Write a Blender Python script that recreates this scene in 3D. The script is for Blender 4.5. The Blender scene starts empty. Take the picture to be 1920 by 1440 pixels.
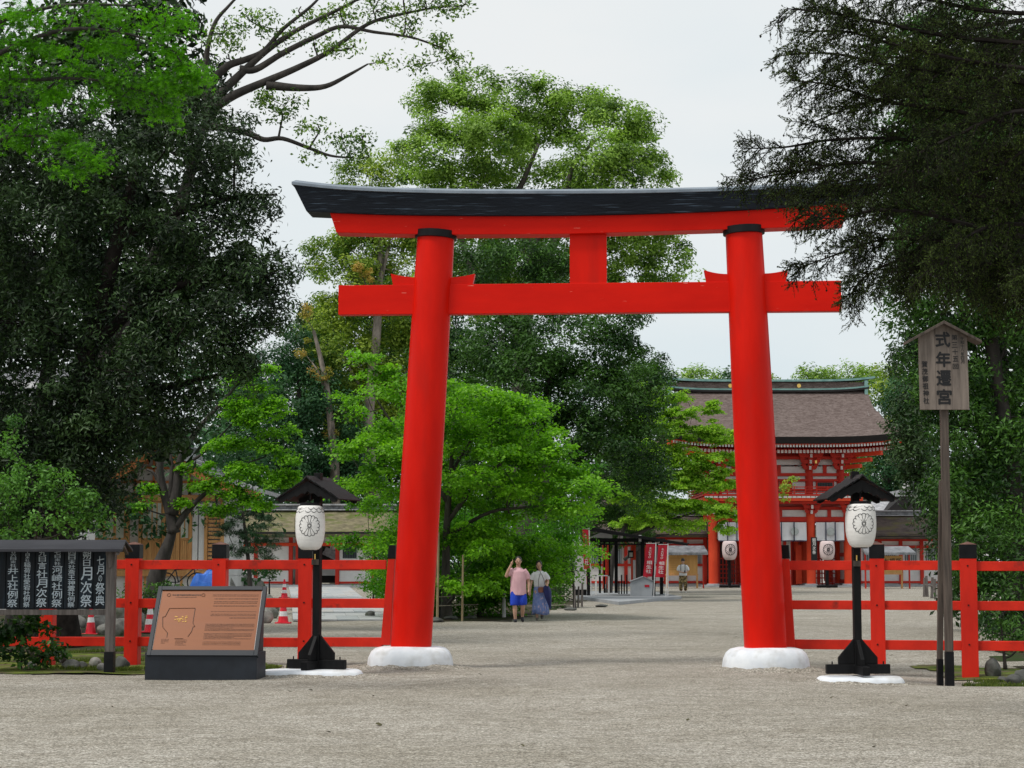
import bpy, math, random
import numpy as np
from mathutils import Vector, Matrix

S = bpy.context.scene
COL = S.collection
R = math.radians
PI = math.pi

# ---------------------------------------------------------------- camera
FPX = 3600.0
CAMZ = 1.6
PITCH = math.atan(332 / FPX)
cd = bpy.data.cameras.new("camera")
cam = bpy.data.objects.new("camera", cd)
COL.objects.link(cam)
cam.location = (0, 0, CAMZ)
cam.rotation_euler = (PI / 2 + PITCH, 0, 0)
cd.sensor_width = 36
cd.lens = 36 * FPX / 1920
cd.clip_start = 0.5
cd.clip_end = 3000
S.camera = cam

# ---------------------------------------------------------------- sky and sun
SUN_EL, SUN_AZ = R(60), R(-122)      # azimuth measured clockwise from +Y (the way the camera looks)
w = bpy.data.worlds.new("World")
S.world = w
w.use_nodes = True
nt = w.node_tree
nt.nodes.clear()
sky = nt.nodes.new("ShaderNodeTexSky")
sky.sky_type = 'NISHITA'
sky.sun_disc = False
sky.sun_elevation = SUN_EL
sky.sun_rotation = SUN_AZ
sky.air_density = 1.0
sky.dust_density = 3.0
bg1 = nt.nodes.new("ShaderNodeBackground")
bg1.inputs[1].default_value = 0.09
nt.links.new(sky.outputs[0], bg1.inputs[0])
tc = nt.nodes.new("ShaderNodeTexCoord")
mp = nt.nodes.new("ShaderNodeMapping")
mp.inputs['Scale'].default_value = (1.0, 1.0, 2.6)
nz = nt.nodes.new("ShaderNodeTexNoise")
nz.inputs['Scale'].default_value = 2.2
nz.inputs['Detail'].default_value = 5
nz.inputs['Roughness'].default_value = 0.5
rp = nt.nodes.new("ShaderNodeValToRGB")
rp.color_ramp.elements[0].position = 0.33
rp.color_ramp.elements[0].color = (0.655, 0.745, 0.785, 1)
rp.color_ramp.elements[1].position = 0.60
rp.color_ramp.elements[1].color = (0.80, 0.82, 0.82, 1)
bg2 = nt.nodes.new("ShaderNodeBackground")
bg2.inputs[1].default_value = 0.95
mx = nt.nodes.new("ShaderNodeMixShader")
mx.inputs[0].default_value = 0.93            # the cloud deck lets little of the blue through
wo = nt.nodes.new("ShaderNodeOutputWorld")
nt.links.new(tc.outputs['Generated'], mp.inputs[0])
nt.links.new(mp.outputs[0], nz.inputs['Vector'])
nt.links.new(nz.outputs[0], rp.inputs[0])
nt.links.new(rp.outputs[0], bg2.inputs[0])
nt.links.new(bg1.outputs[0], mx.inputs[1])
nt.links.new(bg2.outputs[0], mx.inputs[2])
nt.links.new(mx.outputs[0], wo.inputs[0])

sl = bpy.data.lights.new("sun", 'SUN')
sl.energy = 2.0
sl.angle = R(14)
sl.color = (1.0, 0.965, 0.90)
sun = bpy.data.objects.new("sun", sl)
COL.objects.link(sun)
sd = Vector((math.sin(SUN_AZ) * math.cos(SUN_EL), math.cos(SUN_AZ) * math.cos(SUN_EL), math.sin(SUN_EL)))
sun.rotation_euler = sd.to_track_quat('Z', 'Y').to_euler()
sun.location = sd * 80

S.view_settings.view_transform = 'Standard'
S.view_settings.look = 'None'
S.view_settings.exposure = 0.22
S.view_settings.gamma = 1.0
S.view_settings.use_curve_mapping = False
S.cycles.max_bounces = 6
S.cycles.diffuse_bounces = 3
S.cycles.glossy_bounces = 2
S.cycles.transmission_bounces = 4
S.cycles.transparent_max_bounces = 6
S.cycles.use_denoising = True

# ---------------------------------------------------------------- pixel helpers (1920 x 1440 photograph)
CT, ST = math.cos(PITCH), math.sin(PITCH)
def ray(px, py):
    x = (px - 960) / FPX; z = (720 - py) / FPX
    return (x, CT - z * ST, ST + z * CT)
def W(px, py, Y):
    d = ray(px, py); t = Y / d[1]
    return Vector((d[0] * t, Y, CAMZ + d[2] * t))
def G(px, py, z=0.0):
    d = ray(px, py); t = (z - CAMZ) / d[2]
    return Vector((d[0] * t, d[1] * t, z))
def SC(Y): return FPX / Y
class Plane:
    """an upright plane through two points of the ground; gives (u, z) of a pixel on it"""
    def __init__(s, x0, y0, x1, y1):
        s.o = Vector((x0, y0)); s.e = (Vector((x1, y1)) - s.o).normalized()
        s.rot = math.atan2(s.e.y, s.e.x)
    def uz(s, px, py):
        d = ray(px, py)
        # o + u e = t d
        det = s.e.x * -d[1] + d[0] * s.e.y
        t = (-s.e.x * s.o.y + s.e.y * s.o.x) / (s.e.x * -d[1] + s.e.y * d[0])
        p = Vector((d[0] * t, d[1] * t))
        return ((p - s.o).dot(s.e), CAMZ + d[2] * t)

def smooth(a, b, x):
    t = min(1, max(0, (x - a) / (b - a))); return t * t * (3 - 2 * t)
def gz(x, y):
    """height of the ground"""
    z = 0.0
    z += -0.13 * smooth(3.5, 6.5, x) * smooth(24, 27, y) * (1 - smooth(30, 36, y))
    z += 0.018 * math.sin(x * 0.9 + 1.3) * math.sin(y * 0.55 + .4) + 0.012 * math.sin(x * 2.1 + y * 0.8)
    return z * (1 - smooth(60, 80, y))

# ---------------------------------------------------------------- object helpers
def tag(o, label=None, cat=None, group=None, kind=None):
    if label: o['label'] = label
    if cat: o['category'] = cat
    if group: o['group'] = group
    if kind: o['kind'] = kind
    return o
def thing(name, label, cat, loc=(0, 0, 0), rz=0.0, group=None):
    o = bpy.data.objects.new(name, None)
    o.empty_display_size = 0.3
    COL.objects.link(o)
    o.location = loc
    o.rotation_euler = (0, 0, rz)
    return tag(o, label, cat, group)
def copy_tree(o, parent=None):
    c = o.copy(); COL.objects.link(c)
    if parent: c.parent = parent
    for ch in list(o.children): copy_tree(ch, c)
    return c

class MB:
    def __init__(s): s.v = []; s.f = []
    def add(s, vs, fs, M=None):
        b = len(s.v)
        for p in vs:
            p = Vector(p)
            s.v.append(tuple(M @ p) if M else tuple(p))
        for f in fs: s.f.append(tuple(i + b for i in f))
        return s
    def box(s, x0, x1, y0, y1, z0, z1, M=None):
        vs = [(x0, y0, z0), (x1, y0, z0), (x1, y1, z0), (x0, y1, z0), (x0, y0, z1), (x1, y0, z1), (x1, y1, z1), (x0, y1, z1)]
        return s.add(vs, [(0, 3, 2, 1), (4, 5, 6, 7), (0, 1, 5, 4), (1, 2, 6, 5), (2, 3, 7, 6), (3, 0, 4, 7)], M)
    def cb(s, c, d, rz=0, M=None):
        """box by centre and size"""
        m = Matrix.Translation(c) @ Matrix.Rotation(rz, 4, 'Z')
        if M: m = M @ m
        return s.box(-d[0] / 2, d[0] / 2, -d[1] / 2, d[1] / 2, -d[2] / 2, d[2] / 2, m)
    def beam(s, a, b, wd, h, up=(0, 0, 1)):
        """square bar from a to b"""
        a = Vector(a); b = Vector(b); d = (b - a); L = d.length; d.normalize()
        u = Vector(up)
        r = d.cross(u)
        if r.length < 1e-4: r = d.cross(Vector((0, 1, 0)))
        r.normalize(); u = r.cross(d)
        vs = []
        for p in (a, b):
            for i, j in ((-1, -1), (1, -1), (1, 1), (-1, 1)):
                vs.append(p + r * (i * wd / 2) + u * (j * h / 2))
        return s.add(vs, [(0, 1, 2, 3), (7, 6, 5, 4), (0, 4, 5, 1), (1, 5, 6, 2), (2, 6, 7, 3), (3, 7, 4, 0)])
    def prism(s, poly, y0, y1, M=None):
        """polygon in x,z extruded along y"""
        n = len(poly)
        vs = [(p[0], y0, p[1]) for p in poly] + [(p[0], y1, p[1]) for p in poly]
        fs = [tuple(range(n)), tuple(range(2 * n - 1, n - 1, -1))]
        for i in range(n):
            j = (i + 1) % n
            fs.append((i, i + n, j + n, j))
        return s.add(vs, fs, M)
    def flat(s, poly, z=0, M=None):
        return s.add([(p[0], p[1], z) for p in poly], [tuple(range(len(poly)))], M)
    def tube(s, pts, rad, n=8, cap=True, sq=1.0):
        pts = [Vector(p) for p in pts]
        if not hasattr(rad, '__len__'): rad = [rad] * len(pts)
        b = len(s.v)
        d0 = (pts[1] - pts[0]).normalized()
        ref = Vector((1, 0, 0)) if abs(d0.x) < 0.9 else Vector((0, 1, 0))
        r = (ref - d0 * ref.dot(d0)).normalized()
        for i, p in enumerate(pts):
            if i == 0: d = pts[1] - p
            elif i == len(pts) - 1: d = p - pts[i - 1]
            else: d = pts[i + 1] - pts[i - 1]
            d.normalize()
            r = r - d * r.dot(d)
            if r.length < 1e-5: r = d.orthogonal()
            r.normalize()
            q = d.cross(r)
            for k in range(n):
                a = 2 * PI * k / n
                s.v.append(tuple(p + (r * math.cos(a) + q * (math.sin(a) * sq)) * rad[i]))
        for i in range(len(pts) - 1):
            for k in range(n):
                k2 = (k + 1) % n
                s.f.append((b + i * n + k, b + i * n + k2, b + (i + 1) * n + k2, b + (i + 1) * n + k))
        if cap:
            s.f.append(tuple(b + k for k in range(n - 1, -1, -1)))
            s.f.append(tuple(b + (len(pts) - 1) * n + k for k in range(n)))
        return s
    def lathe(s, prof, n=24, M=None, sx=1, sy=1):
        """profile [(r, z)] about z"""
        vs = []; fs = []
        for r, z in prof:
            for k in range(n):
                a = 2 * PI * k / n
                vs.append((r * math.cos(a) * sx, r * math.sin(a) * sy, z))
        m = len(prof)
        for i in range(m - 1):
            for k in range(n):
                k2 = (k + 1) % n
                fs.append((i * n + k, i * n + k2, (i + 1) * n + k2, (i + 1) * n + k))
        fs.append(tuple(range(n - 1, -1, -1)))
        fs.append(tuple((m - 1) * n + k for k in range(n)))
        return s.add(vs, fs, M)
    def build(s, name, mat, parent=None, bevel=0, smooth_=False, seg=2, ang=35):
        me = bpy.data.meshes.new(name)
        me.from_pydata(s.v, [], s.f)
        me.update()
        o = bpy.data.objects.new(name, me)
        COL.objects.link(o)
        if mat: me.materials.append(mat)
        if parent: o.parent = parent
        if bevel:
            bm = o.modifiers.new("bevel", 'BEVEL'); bm.width = bevel; bm.segments = seg
            bm.limit_method = 'ANGLE'; bm.angle_limit = R(40)
        if smooth_:
            me.shade_smooth()
            if smooth_ == 'auto':
                me.set_sharp_from_angle(angle=R(ang))
        return o

def spath(pts, k=6):
    """Catmull-Rom through the points"""
    P = [Vector(p) for p in pts]
    P = [P[0] * 2 - P[1]] + P + [P[-1] * 2 - P[-2]]
    out = []
    for i in range(1, len(P) - 2):
        a, b, c, d = P[i - 1], P[i], P[i + 1], P[i + 2]
        for j in range(k):
            t = j / k
            out.append(0.5 * ((2 * b) + (c - a) * t + (2 * a - 5 * b + 4 * c - d) * t * t + (3 * b - a - 3 * c + d) * t ** 3))
    out.append(P[-2])
    return out

# ---------------------------------------------------------------- materials
def newmat(name):
    m = bpy.data.materials.new(name); m.use_nodes = True
    t = m.node_tree; t.nodes.clear()
    return m, t, (lambda k: t.nodes.new(k)), t.links.new
def pm(name, c1, c2=None, scale=5.0, rough=0.6, bump=0.0, stretch=(1, 1, 1), metal=0.0, detail=6, lo=0.35, hi=0.65,
       spec=0.4, bscale=None, bdist=0.01, c3=None, scale3=30, lo3=0.62, hi3=0.7, coat=0, rvar=0.12, stretch3=None, rgh=0.6):
    m, t, N, L = newmat(name)
    out = N("ShaderNodeOutputMaterial"); b = N("ShaderNodeBsdfPrincipled")
    L(b.outputs[0], out.inputs[0])
    b.inputs['Roughness'].default_value = rough
    b.inputs['Metallic'].default_value = metal
    b.inputs['Specular IOR Level'].default_value = spec
    b.inputs['Coat Weight'].default_value = coat
    c2 = c2 or tuple(min(1, x * 1.25) for x in c1)
    tcn = N("ShaderNodeTexCoord"); mpn = N("ShaderNodeMapping"); mpn.inputs['Scale'].default_value = stretch
    L(tcn.outputs['Object'], mpn.inputs[0])
    n = N("ShaderNodeTexNoise"); n.inputs['Scale'].default_value = scale; n.inputs['Detail'].default_value = detail
    n.inputs['Roughness'].default_value = rgh
    L(mpn.outputs[0], n.inputs['Vector'])
    r = N("ShaderNodeValToRGB")
    r.color_ramp.elements[0].position = lo; r.color_ramp.elements[0].color = (*c1, 1)
    r.color_ramp.elements[1].position = hi; r.color_ramp.elements[1].color = (*c2, 1)
    L(n.outputs[0], r.inputs[0])
    col = r.outputs[0]
    if c3:
        n3 = N("ShaderNodeTexNoise"); n3.inputs['Scale'].default_value = scale3; n3.inputs['Detail'].default_value = 4
        if stretch3:
            m3 = N("ShaderNodeMapping"); m3.inputs['Scale'].default_value = stretch3
            L(tcn.outputs['Object'], m3.inputs[0]); L(m3.outputs[0], n3.inputs['Vector'])
        else: L(mpn.outputs[0], n3.inputs['Vector'])
        r3 = N("ShaderNodeMapRange"); r3.inputs[1].default_value = lo3; r3.inputs[2].default_value = hi3
        L(n3.outputs[0], r3.inputs[0])
        mm = N("ShaderNodeMix"); mm.data_type = 'RGBA'
        L(r3.outputs[0], mm.inputs[0]); L(col, mm.inputs[6]); mm.inputs[7].default_value = (*c3, 1)
        col = mm.outputs[2]
    L(col, b.inputs['Base Color'])
    rr = N("ShaderNodeMapRange"); rr.inputs[3].default_value = max(0, rough - rvar); rr.inputs[4].default_value = min(1, rough + rvar)
    L(n.outputs[0], rr.inputs[0]); L(rr.outputs[0], b.inputs['Roughness'])
    if bump:
        n2 = N("ShaderNodeTexNoise"); n2.inputs['Scale'].default_value = bscale or scale * 3; n2.inputs['Detail'].default_value = 6
        L(mpn.outputs[0], n2.inputs['Vector'])
        bp = N("ShaderNodeBump"); bp.inputs['Strength'].default_value = bump; bp.inputs['Distance'].default_value = bdist
        L(n2.outputs[0], bp.inputs['Height']); L(bp.outputs[0], b.inputs['Normal'])
    return m

RED = pm("vermilion_paint", (0.58, 0.007, 0.002), (0.72, 0.011, 0.003), 2.2, 0.42, 0.25, (1, 1, .25), spec=0.12, bscale=26, bdist=0.004, rvar=0.08,
         c3=(0.50, 0.012, 0.006), scale3=3, lo3=0.5, hi3=0.8)
REDH = pm("vermilion_beam_paint", (0.60, 0.007, 0.002), (0.73, 0.011, 0.003), 2.0, 0.46, 0.3, (.25, 1, 1), spec=0.12, bscale=26, bdist=0.004, rvar=0.08,
          c3=(0.85, 0.32, 0.24), scale3=14, lo3=0.715, hi3=0.75, stretch3=(.28, 2, 3.2))
REDF = pm("fence_red_paint", (0.50, 0.016, 0.006), (0.72, 0.026, 0.009), 2.5, 0.55, 0.3, (1, 1, 1), spec=0.25, bscale=30, bdist=0.004,
          c3=(0.22, 0.02, 0.012), scale3=6, lo3=0.62, hi3=0.78)
REDG = pm("gate_red_paint", (0.42, 0.022, 0.012), (0.55, 0.034, 0.018), 1.2, 0.6, spec=0.25)
REDO = pm("gate_orange_paint", (0.62, 0.050, 0.016), (0.74, 0.075, 0.026), 1.0, 0.6, spec=0.25)
BLKP = pm("weathered_black_lacquer", (0.0035, 0.006, 0.011), (0.008, 0.012, 0.020), 3, 0.6, 0.8, (.25, 1, 1), spec=0.22, bscale=26, bdist=0.014,
          c3=(0.07, 0.10, 0.14), scale3=13, lo3=0.60, hi3=0.70, stretch3=(.12, 2, 4.5))
BLK = pm("black_stained_wood", (0.0035, 0.0035, 0.004), (0.008, 0.0078, 0.0085), 6, 0.62, 0.5, (4, 4, .6), spec=0.18, bscale=20, bdist=0.004)
BLKW = pm("weathered_black_boards", (0.008, 0.007, 0.008), (0.026, 0.023, 0.024), 5, 0.7, 0.5, (1, 5, 1), spec=0.3, c3=(0.10, 0.095, 0.09), scale3=9, lo3=0.6, hi3=0.75)
BLKC = pm("black_cap_paint", (0.003, 0.003, 0.004), (0.008, 0.008, 0.010), 6, 0.5, 0.2, spec=0.2)
CAPM = pm("grey_copper_cap", (0.13, 0.16, 0.20), (0.22, 0.26, 0.31), 3, 0.55, 0.1, metal=0.0, spec=0.5)
WHT = pm("white_plaster", (0.66, 0.69, 0.74), (0.78, 0.80, 0.83), 4, 0.8, 0.25, bscale=12, bdist=0.01, c3=(0.40, 0.385, 0.35), scale3=3.2, lo3=0.52, hi3=0.85)
PLAS = pm("old_white_wall", (0.60, 0.59, 0.58), (0.72, 0.71, 0.70), 1.5, 0.85)
PAPER = pm("white_lantern_paper", (0.74, 0.72, 0.70), (0.82, 0.80, 0.78), 4, 0.7, 0.5, (1, 1, 14), spec=0.3, bscale=3, bdist=0.006)
PAPER2 = pm("pinkish_lantern_paper", (0.62, 0.50, 0.50), (0.70, 0.57, 0.56), 4, 0.7)
INK = pm("black_ink", (0.006, 0.006, 0.008), (0.012, 0.012, 0.014), 20, 0.55)
CHALK = pm("white_brush_paint", (0.36, 0.43, 0.50), (0.58, 0.65, 0.70), 30, 0.8)
SLATM = pm("blue_black_board", (0.002, 0.004, 0.007), (0.006, 0.011, 0.018), 4, 0.75, 0.2, (3, 1, .5), c3=(0.02, 0.04, 0.06), scale3=2, lo3=0.5, hi3=0.8)
GRYW = pm("weathered_grey_wood", (0.075, 0.062, 0.056), (0.17, 0.148, 0.138), 4, 0.75, 0.6, (6, 6, .5), bscale=14, bdist=0.006)
SIGNW = pm("weathered_sign_wood", (0.125, 0.100, 0.085), (0.25, 0.205, 0.175), 2.6, 0.75, 0.5, (5, 2, .35), bscale=14, bdist=0.005,
           c3=(0.065, 0.054, 0.048), scale3=2, lo3=0.52, hi3=0.75, stretch3=(3, 1, .6))
POSTW = pm("dark_brown_post_wood", (0.045, 0.034, 0.028), (0.115, 0.088, 0.072), 4, 0.75, 0.6, (7, 7, .4), bscale=14, bdist=0.006)
DGREY = pm("dark_grey_metal", (0.012, 0.015, 0.021), (0.020, 0.025, 0.034), 3, 0.5, 0.05, spec=0.3)
ROOFM = pm("dark_metal_roof", (0.022, 0.022, 0.028), (0.042, 0.042, 0.050), 3, 0.5, 0.2, (.4, 3, 1), spec=0.3)
COPPER = pm("brushed_copper_plate", (0.155, 0.050, 0.016), (0.20, 0.068, 0.023), 1.2, 0.42, 0.05, (.4, 1, 3), metal=0.2, spec=0.3, c3=(0.17, 0.055, 0.022), scale3=1.4, lo3=0.45, hi3=0.7)
ENGR = pm("engraved_dark_copper", (0.085, 0.030, 0.014), (0.11, 0.04, 0.02), 20, 0.6)
ENGB = pm("engraved_black_line", (0.045, 0.02, 0.012), (0.07, 0.03, 0.02), 20, 0.6)
GOLD = pm("gold_leaf", (0.75, 0.48, 0.12), (0.85, 0.58, 0.18), 20, 0.35, metal=0.7)
SILV = pm("bright_metal_edge", (0.22, 0.22, 0.22), (0.3, 0.3, 0.3), 8, 0.4, metal=0.3)
THATCH = pm("cypress_bark_thatch", (0.115, 0.086, 0.078), (0.20, 0.158, 0.146), 3.5, 0.95, 0.8, (.8, 1, 3), bscale=10, bdist=0.06, c3=(0.075, 0.052, 0.047), scale3=5.0, lo3=0.5, hi3=0.75, stretch3=(1.2, 1, 6), spec=0.1)
THATCHM = pm("mossy_bark_thatch", (0.07, 0.055, 0.05), (0.13, 0.105, 0.095), 2.2, 0.95, 0.8, (1, 1, 3), bscale=8, bdist=0.05, c3=(0.13, 0.115, 0.055), scale3=.7, lo3=0.5, hi3=0.66, spec=0.1)
THATCHY = pm("yellowed_bark_thatch", (0.13, 0.115, 0.075), (0.24, 0.21, 0.13), 2.2, 0.95, 0.8, (1, 1, 3), bscale=8, bdist=0.05, c3=(0.11, 0.13, 0.04), scale3=1.2, lo3=0.5, hi3=0.66, spec=0.1)
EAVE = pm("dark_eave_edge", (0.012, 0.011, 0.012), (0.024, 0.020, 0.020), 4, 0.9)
VERD = pm("green_copper", (0.13, 0.27, 0.25), (0.24, 0.40, 0.37), 2, 0.6)
TILE = pm("grey_roof_tile", (0.10, 0.105, 0.115), (0.26, 0.27, 0.29), 4, 0.5, 0.3)
TILEL = pm("light_grey_roof_tile", (0.26, 0.26, 0.28), (0.50, 0.50, 0.52), 5, 0.5, 0.3)
CLOTH = pm("white_cotton_curtain", (0.70, 0.71, 0.74), (0.80, 0.80, 0.82), 2, 0.9)
NAVY = pm("navy_stripe", (0.03, 0.035, 0.075), (0.05, 0.055, 0.10), 6, 0.9)
CREST = pm("grey_green_print", (0.36, 0.41, 0.40), (0.50, 0.53, 0.53), 3, 0.9)
WINB = pm("blue_grey_lattice", (0.055, 0.085, 0.095), (0.09, 0.125, 0.135), 3, 0.7)
DARKI = pm("painted_interior_shade", (0.014, 0.012, 0.012), (0.024, 0.02, 0.02), 3, 0.9)  # near-black colour paints the shade inside door openings
CEDAR = pm("fresh_cedar_wood", (0.46, 0.22, 0.075), (0.62, 0.33, 0.125), 2.5, 0.6, 0.2, (3, 3, .5))
CEDARO = pm("orange_cedar_wood", (0.46, 0.15, 0.045), (0.60, 0.23, 0.075), 2.5, 0.6, 0.2, (3, 3, .5))
NOTIW = pm("honey_coloured_wood", (0.48, 0.25, 0.075), (0.60, 0.34, 0.11), 2.0, 0.6, (0.1), (3, 3, .5))
FROST = pm("frosted_window", (0.42, 0.43, 0.36), (0.56, 0.56, 0.48), 2, 0.3, spec=0.5)
BANR = pm("crimson_banner_cloth", (0.38, 0.008, 0.022), (0.50, 0.012, 0.032), 3, 0.8)
CONER = pm("cone_red_plastic", (0.66, 0.014, 0.03), (0.78, 0.022, 0.045), 6, 0.4)
CONEW = pm("cone_white_band", (0.72, 0.72, 0.72), (0.82, 0.82, 0.82), 6, 0.4)
STONE = pm("garden_rock", (0.13, 0.125, 0.115), (0.34, 0.33, 0.30), 3.5, 0.9, 0.8, bscale=10, bdist=0.03, c3=(0.07, 0.085, 0.04), scale3=2.2, lo3=0.52, hi3=0.66)
STONED = pm("dark_garden_rock", (0.045, 0.048, 0.045), (0.13, 0.13, 0.12), 3.5, 0.9, 0.8, bscale=10, bdist=0.03, c3=(0.05, 0.07, 0.025), scale3=2.2, lo3=0.52, hi3=0.66)
SLAB = [pm("paving_stone_%s" % n, a, b, 3, 0.75, 0.2) for n, a, b in (("pale", (.36, .37, .38), (.46, .47, .47)), ("mid", (.30, .325, .34), (.40, .42, .43)), ("warm", (.37, .36, .34), (.47, .45, .43)))]
CONC = pm("grey_concrete", (.27, .28, .30), (.36, .37, .38), 2, 0.8, 0.2)
GREYM = pm("grey_painted_box", (.28, .30, .32), (.36, .38, .40), 2, 0.6)
BAMB = pm("dry_bamboo", (.26, .19, .10), (.40, .31, .18), 3, 0.6, 0.1, (4, 4, 1))
TARP = pm("blue_tarpaulin", (.02, .10, .45), (.04, .17, .62), 4, 0.4)
BARK = pm("dark_tree_bark", (0.022, 0.019, 0.017), (0.060, 0.052, 0.046), 6, 0.9, 1.0, (1, 1, .35), bscale=10, bdist=0.03)
BARKD = pm("blackish_twig_bark", (0.010, 0.008, 0.007), (0.026, 0.022, 0.019), 6, 0.95, 0.5, spec=.1)  # near-black brown bark colour
BARKP = pm("pale_tree_bark", (0.17, 0.14, 0.12), (0.33, 0.28, 0.24), 3, 0.9, 0.8, (1, 1, .4), bscale=8, bdist=0.03, c3=(0.06, 0.055, 0.04), scale3=2, lo3=.5, hi3=.65)
BARKM = pm("grey_brown_bark", (0.028, 0.024, 0.020), (0.075, 0.067, 0.056), 5, 0.9, 1.0, (1, 1, .35), bscale=10, bdist=0.03)
ROPE = pm("straw_rope", (.28, .24, .18), (.36, .32, .25), 9, 0.9)

def leafmat(name, dark, light, rough=0.45, trans=0.3, spec=0.4, tl=None):
    m, t, N, L = newmat(name)
    out = N("ShaderNodeOutputMaterial"); b = N("ShaderNodeBsdfPrincipled")
    a = N("ShaderNodeAttribute"); a.attribute_name = "tint"
    r = N("ShaderNodeValToRGB")
    r.color_ramp.elements[0].position = 0.0; r.color_ramp.elements[0].color = (*dark, 1)
    r.color_ramp.elements[1].position = 1.0; r.color_ramp.elements[1].color = (*light, 1)
    L(a.outputs['Fac'], r.inputs[0]); L(r.outputs[0], b.inputs['Base Color'])
    b.inputs['Roughness'].default_value = rough
    b.inputs['Specular IOR Level'].default_value = spec
    tr = N("ShaderNodeBsdfTranslucent")
    g = N("ShaderNodeMix"); g.data_type = 'RGBA'; g.blend_type = 'MULTIPLY'; g.inputs[0].default_value = 1
    L(r.outputs[0], g.inputs[6]); g.inputs[7].default_value = (*(tl or (1.5, 1.7, 0.7)), 1)
    L(g.outputs[2], tr.inputs[0])
    mxs = N("ShaderNodeMixShader"); mxs.inputs[0].default_value = trans
    L(b.outputs[0], mxs.inputs[1]); L(tr.outputs[0], mxs.inputs[2]); L(mxs.outputs[0], out.inputs[0])
    return m
L_DARK = leafmat("dark_evergreen_leaf", (0.003, 0.012, 0.003), (0.055, 0.108, 0.032), 0.44, 0.10, 0.24)
L_OAK = leafmat("glossy_oak_leaf", (0.010, 0.040, 0.006), (0.085, 0.200, 0.030), 0.45, 0.25, 0.28)
L_CAMP = leafmat("camphor_leaf", (0.040, 0.100, 0.012), (0.33, 0.50, 0.090), 0.50, 0.32, 0.25)
L_CAMY = leafmat("yellow_camphor_leaf", (0.050, 0.125, 0.012), (0.34, 0.44, 0.060), 0.50, 0.32, 0.25)
L_ORAN = leafmat("orange_young_leaf", (0.26, 0.26, 0.05), (0.52, 0.33, 0.10), 0.5, 0.35, 0.3)
L_MAPL = leafmat("maple_leaf_fresh", (0.040, 0.145, 0.006), (0.235, 0.50, 0.022), 0.5, 0.42, 0.3)
L_MAPD = leafmat("maple_leaf_deep", (0.026, 0.100, 0.004), (0.130, 0.36, 0.014), 0.5, 0.45, 0.2, (1.6, 1.9, .4))
L_MAPY = leafmat("maple_leaf_pale", (0.12, 0.25, 0.020), (0.42, 0.62, 0.080), 0.5, 0.5, 0.3)
L_CONI = leafmat("conifer_needle", (0.009, 0.019, 0.004), (0.095, 0.140, 0.026), 0.7, 0.06, 0.15)
L_PINE = leafmat("pine_needle", (0.012, 0.036, 0.014), (0.042, 0.10, 0.038), 0.55, 0.1, 0.3)
L_SHRB = leafmat("shrub_leaf", (0.025, 0.085, 0.012), (0.15, 0.34, 0.060), 0.45, 0.3, 0.3)
L_FAR = leafmat("far_dark_leaf", (0.014, 0.055, 0.022), (0.060, 0.150, 0.055), 0.5, 0.2, 0.2)
L_GRAS = leafmat("grass_blade", (0.04, 0.07, 0.012), (0.16, 0.20, 0.04), 0.6, 0.3, 0.2)

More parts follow.
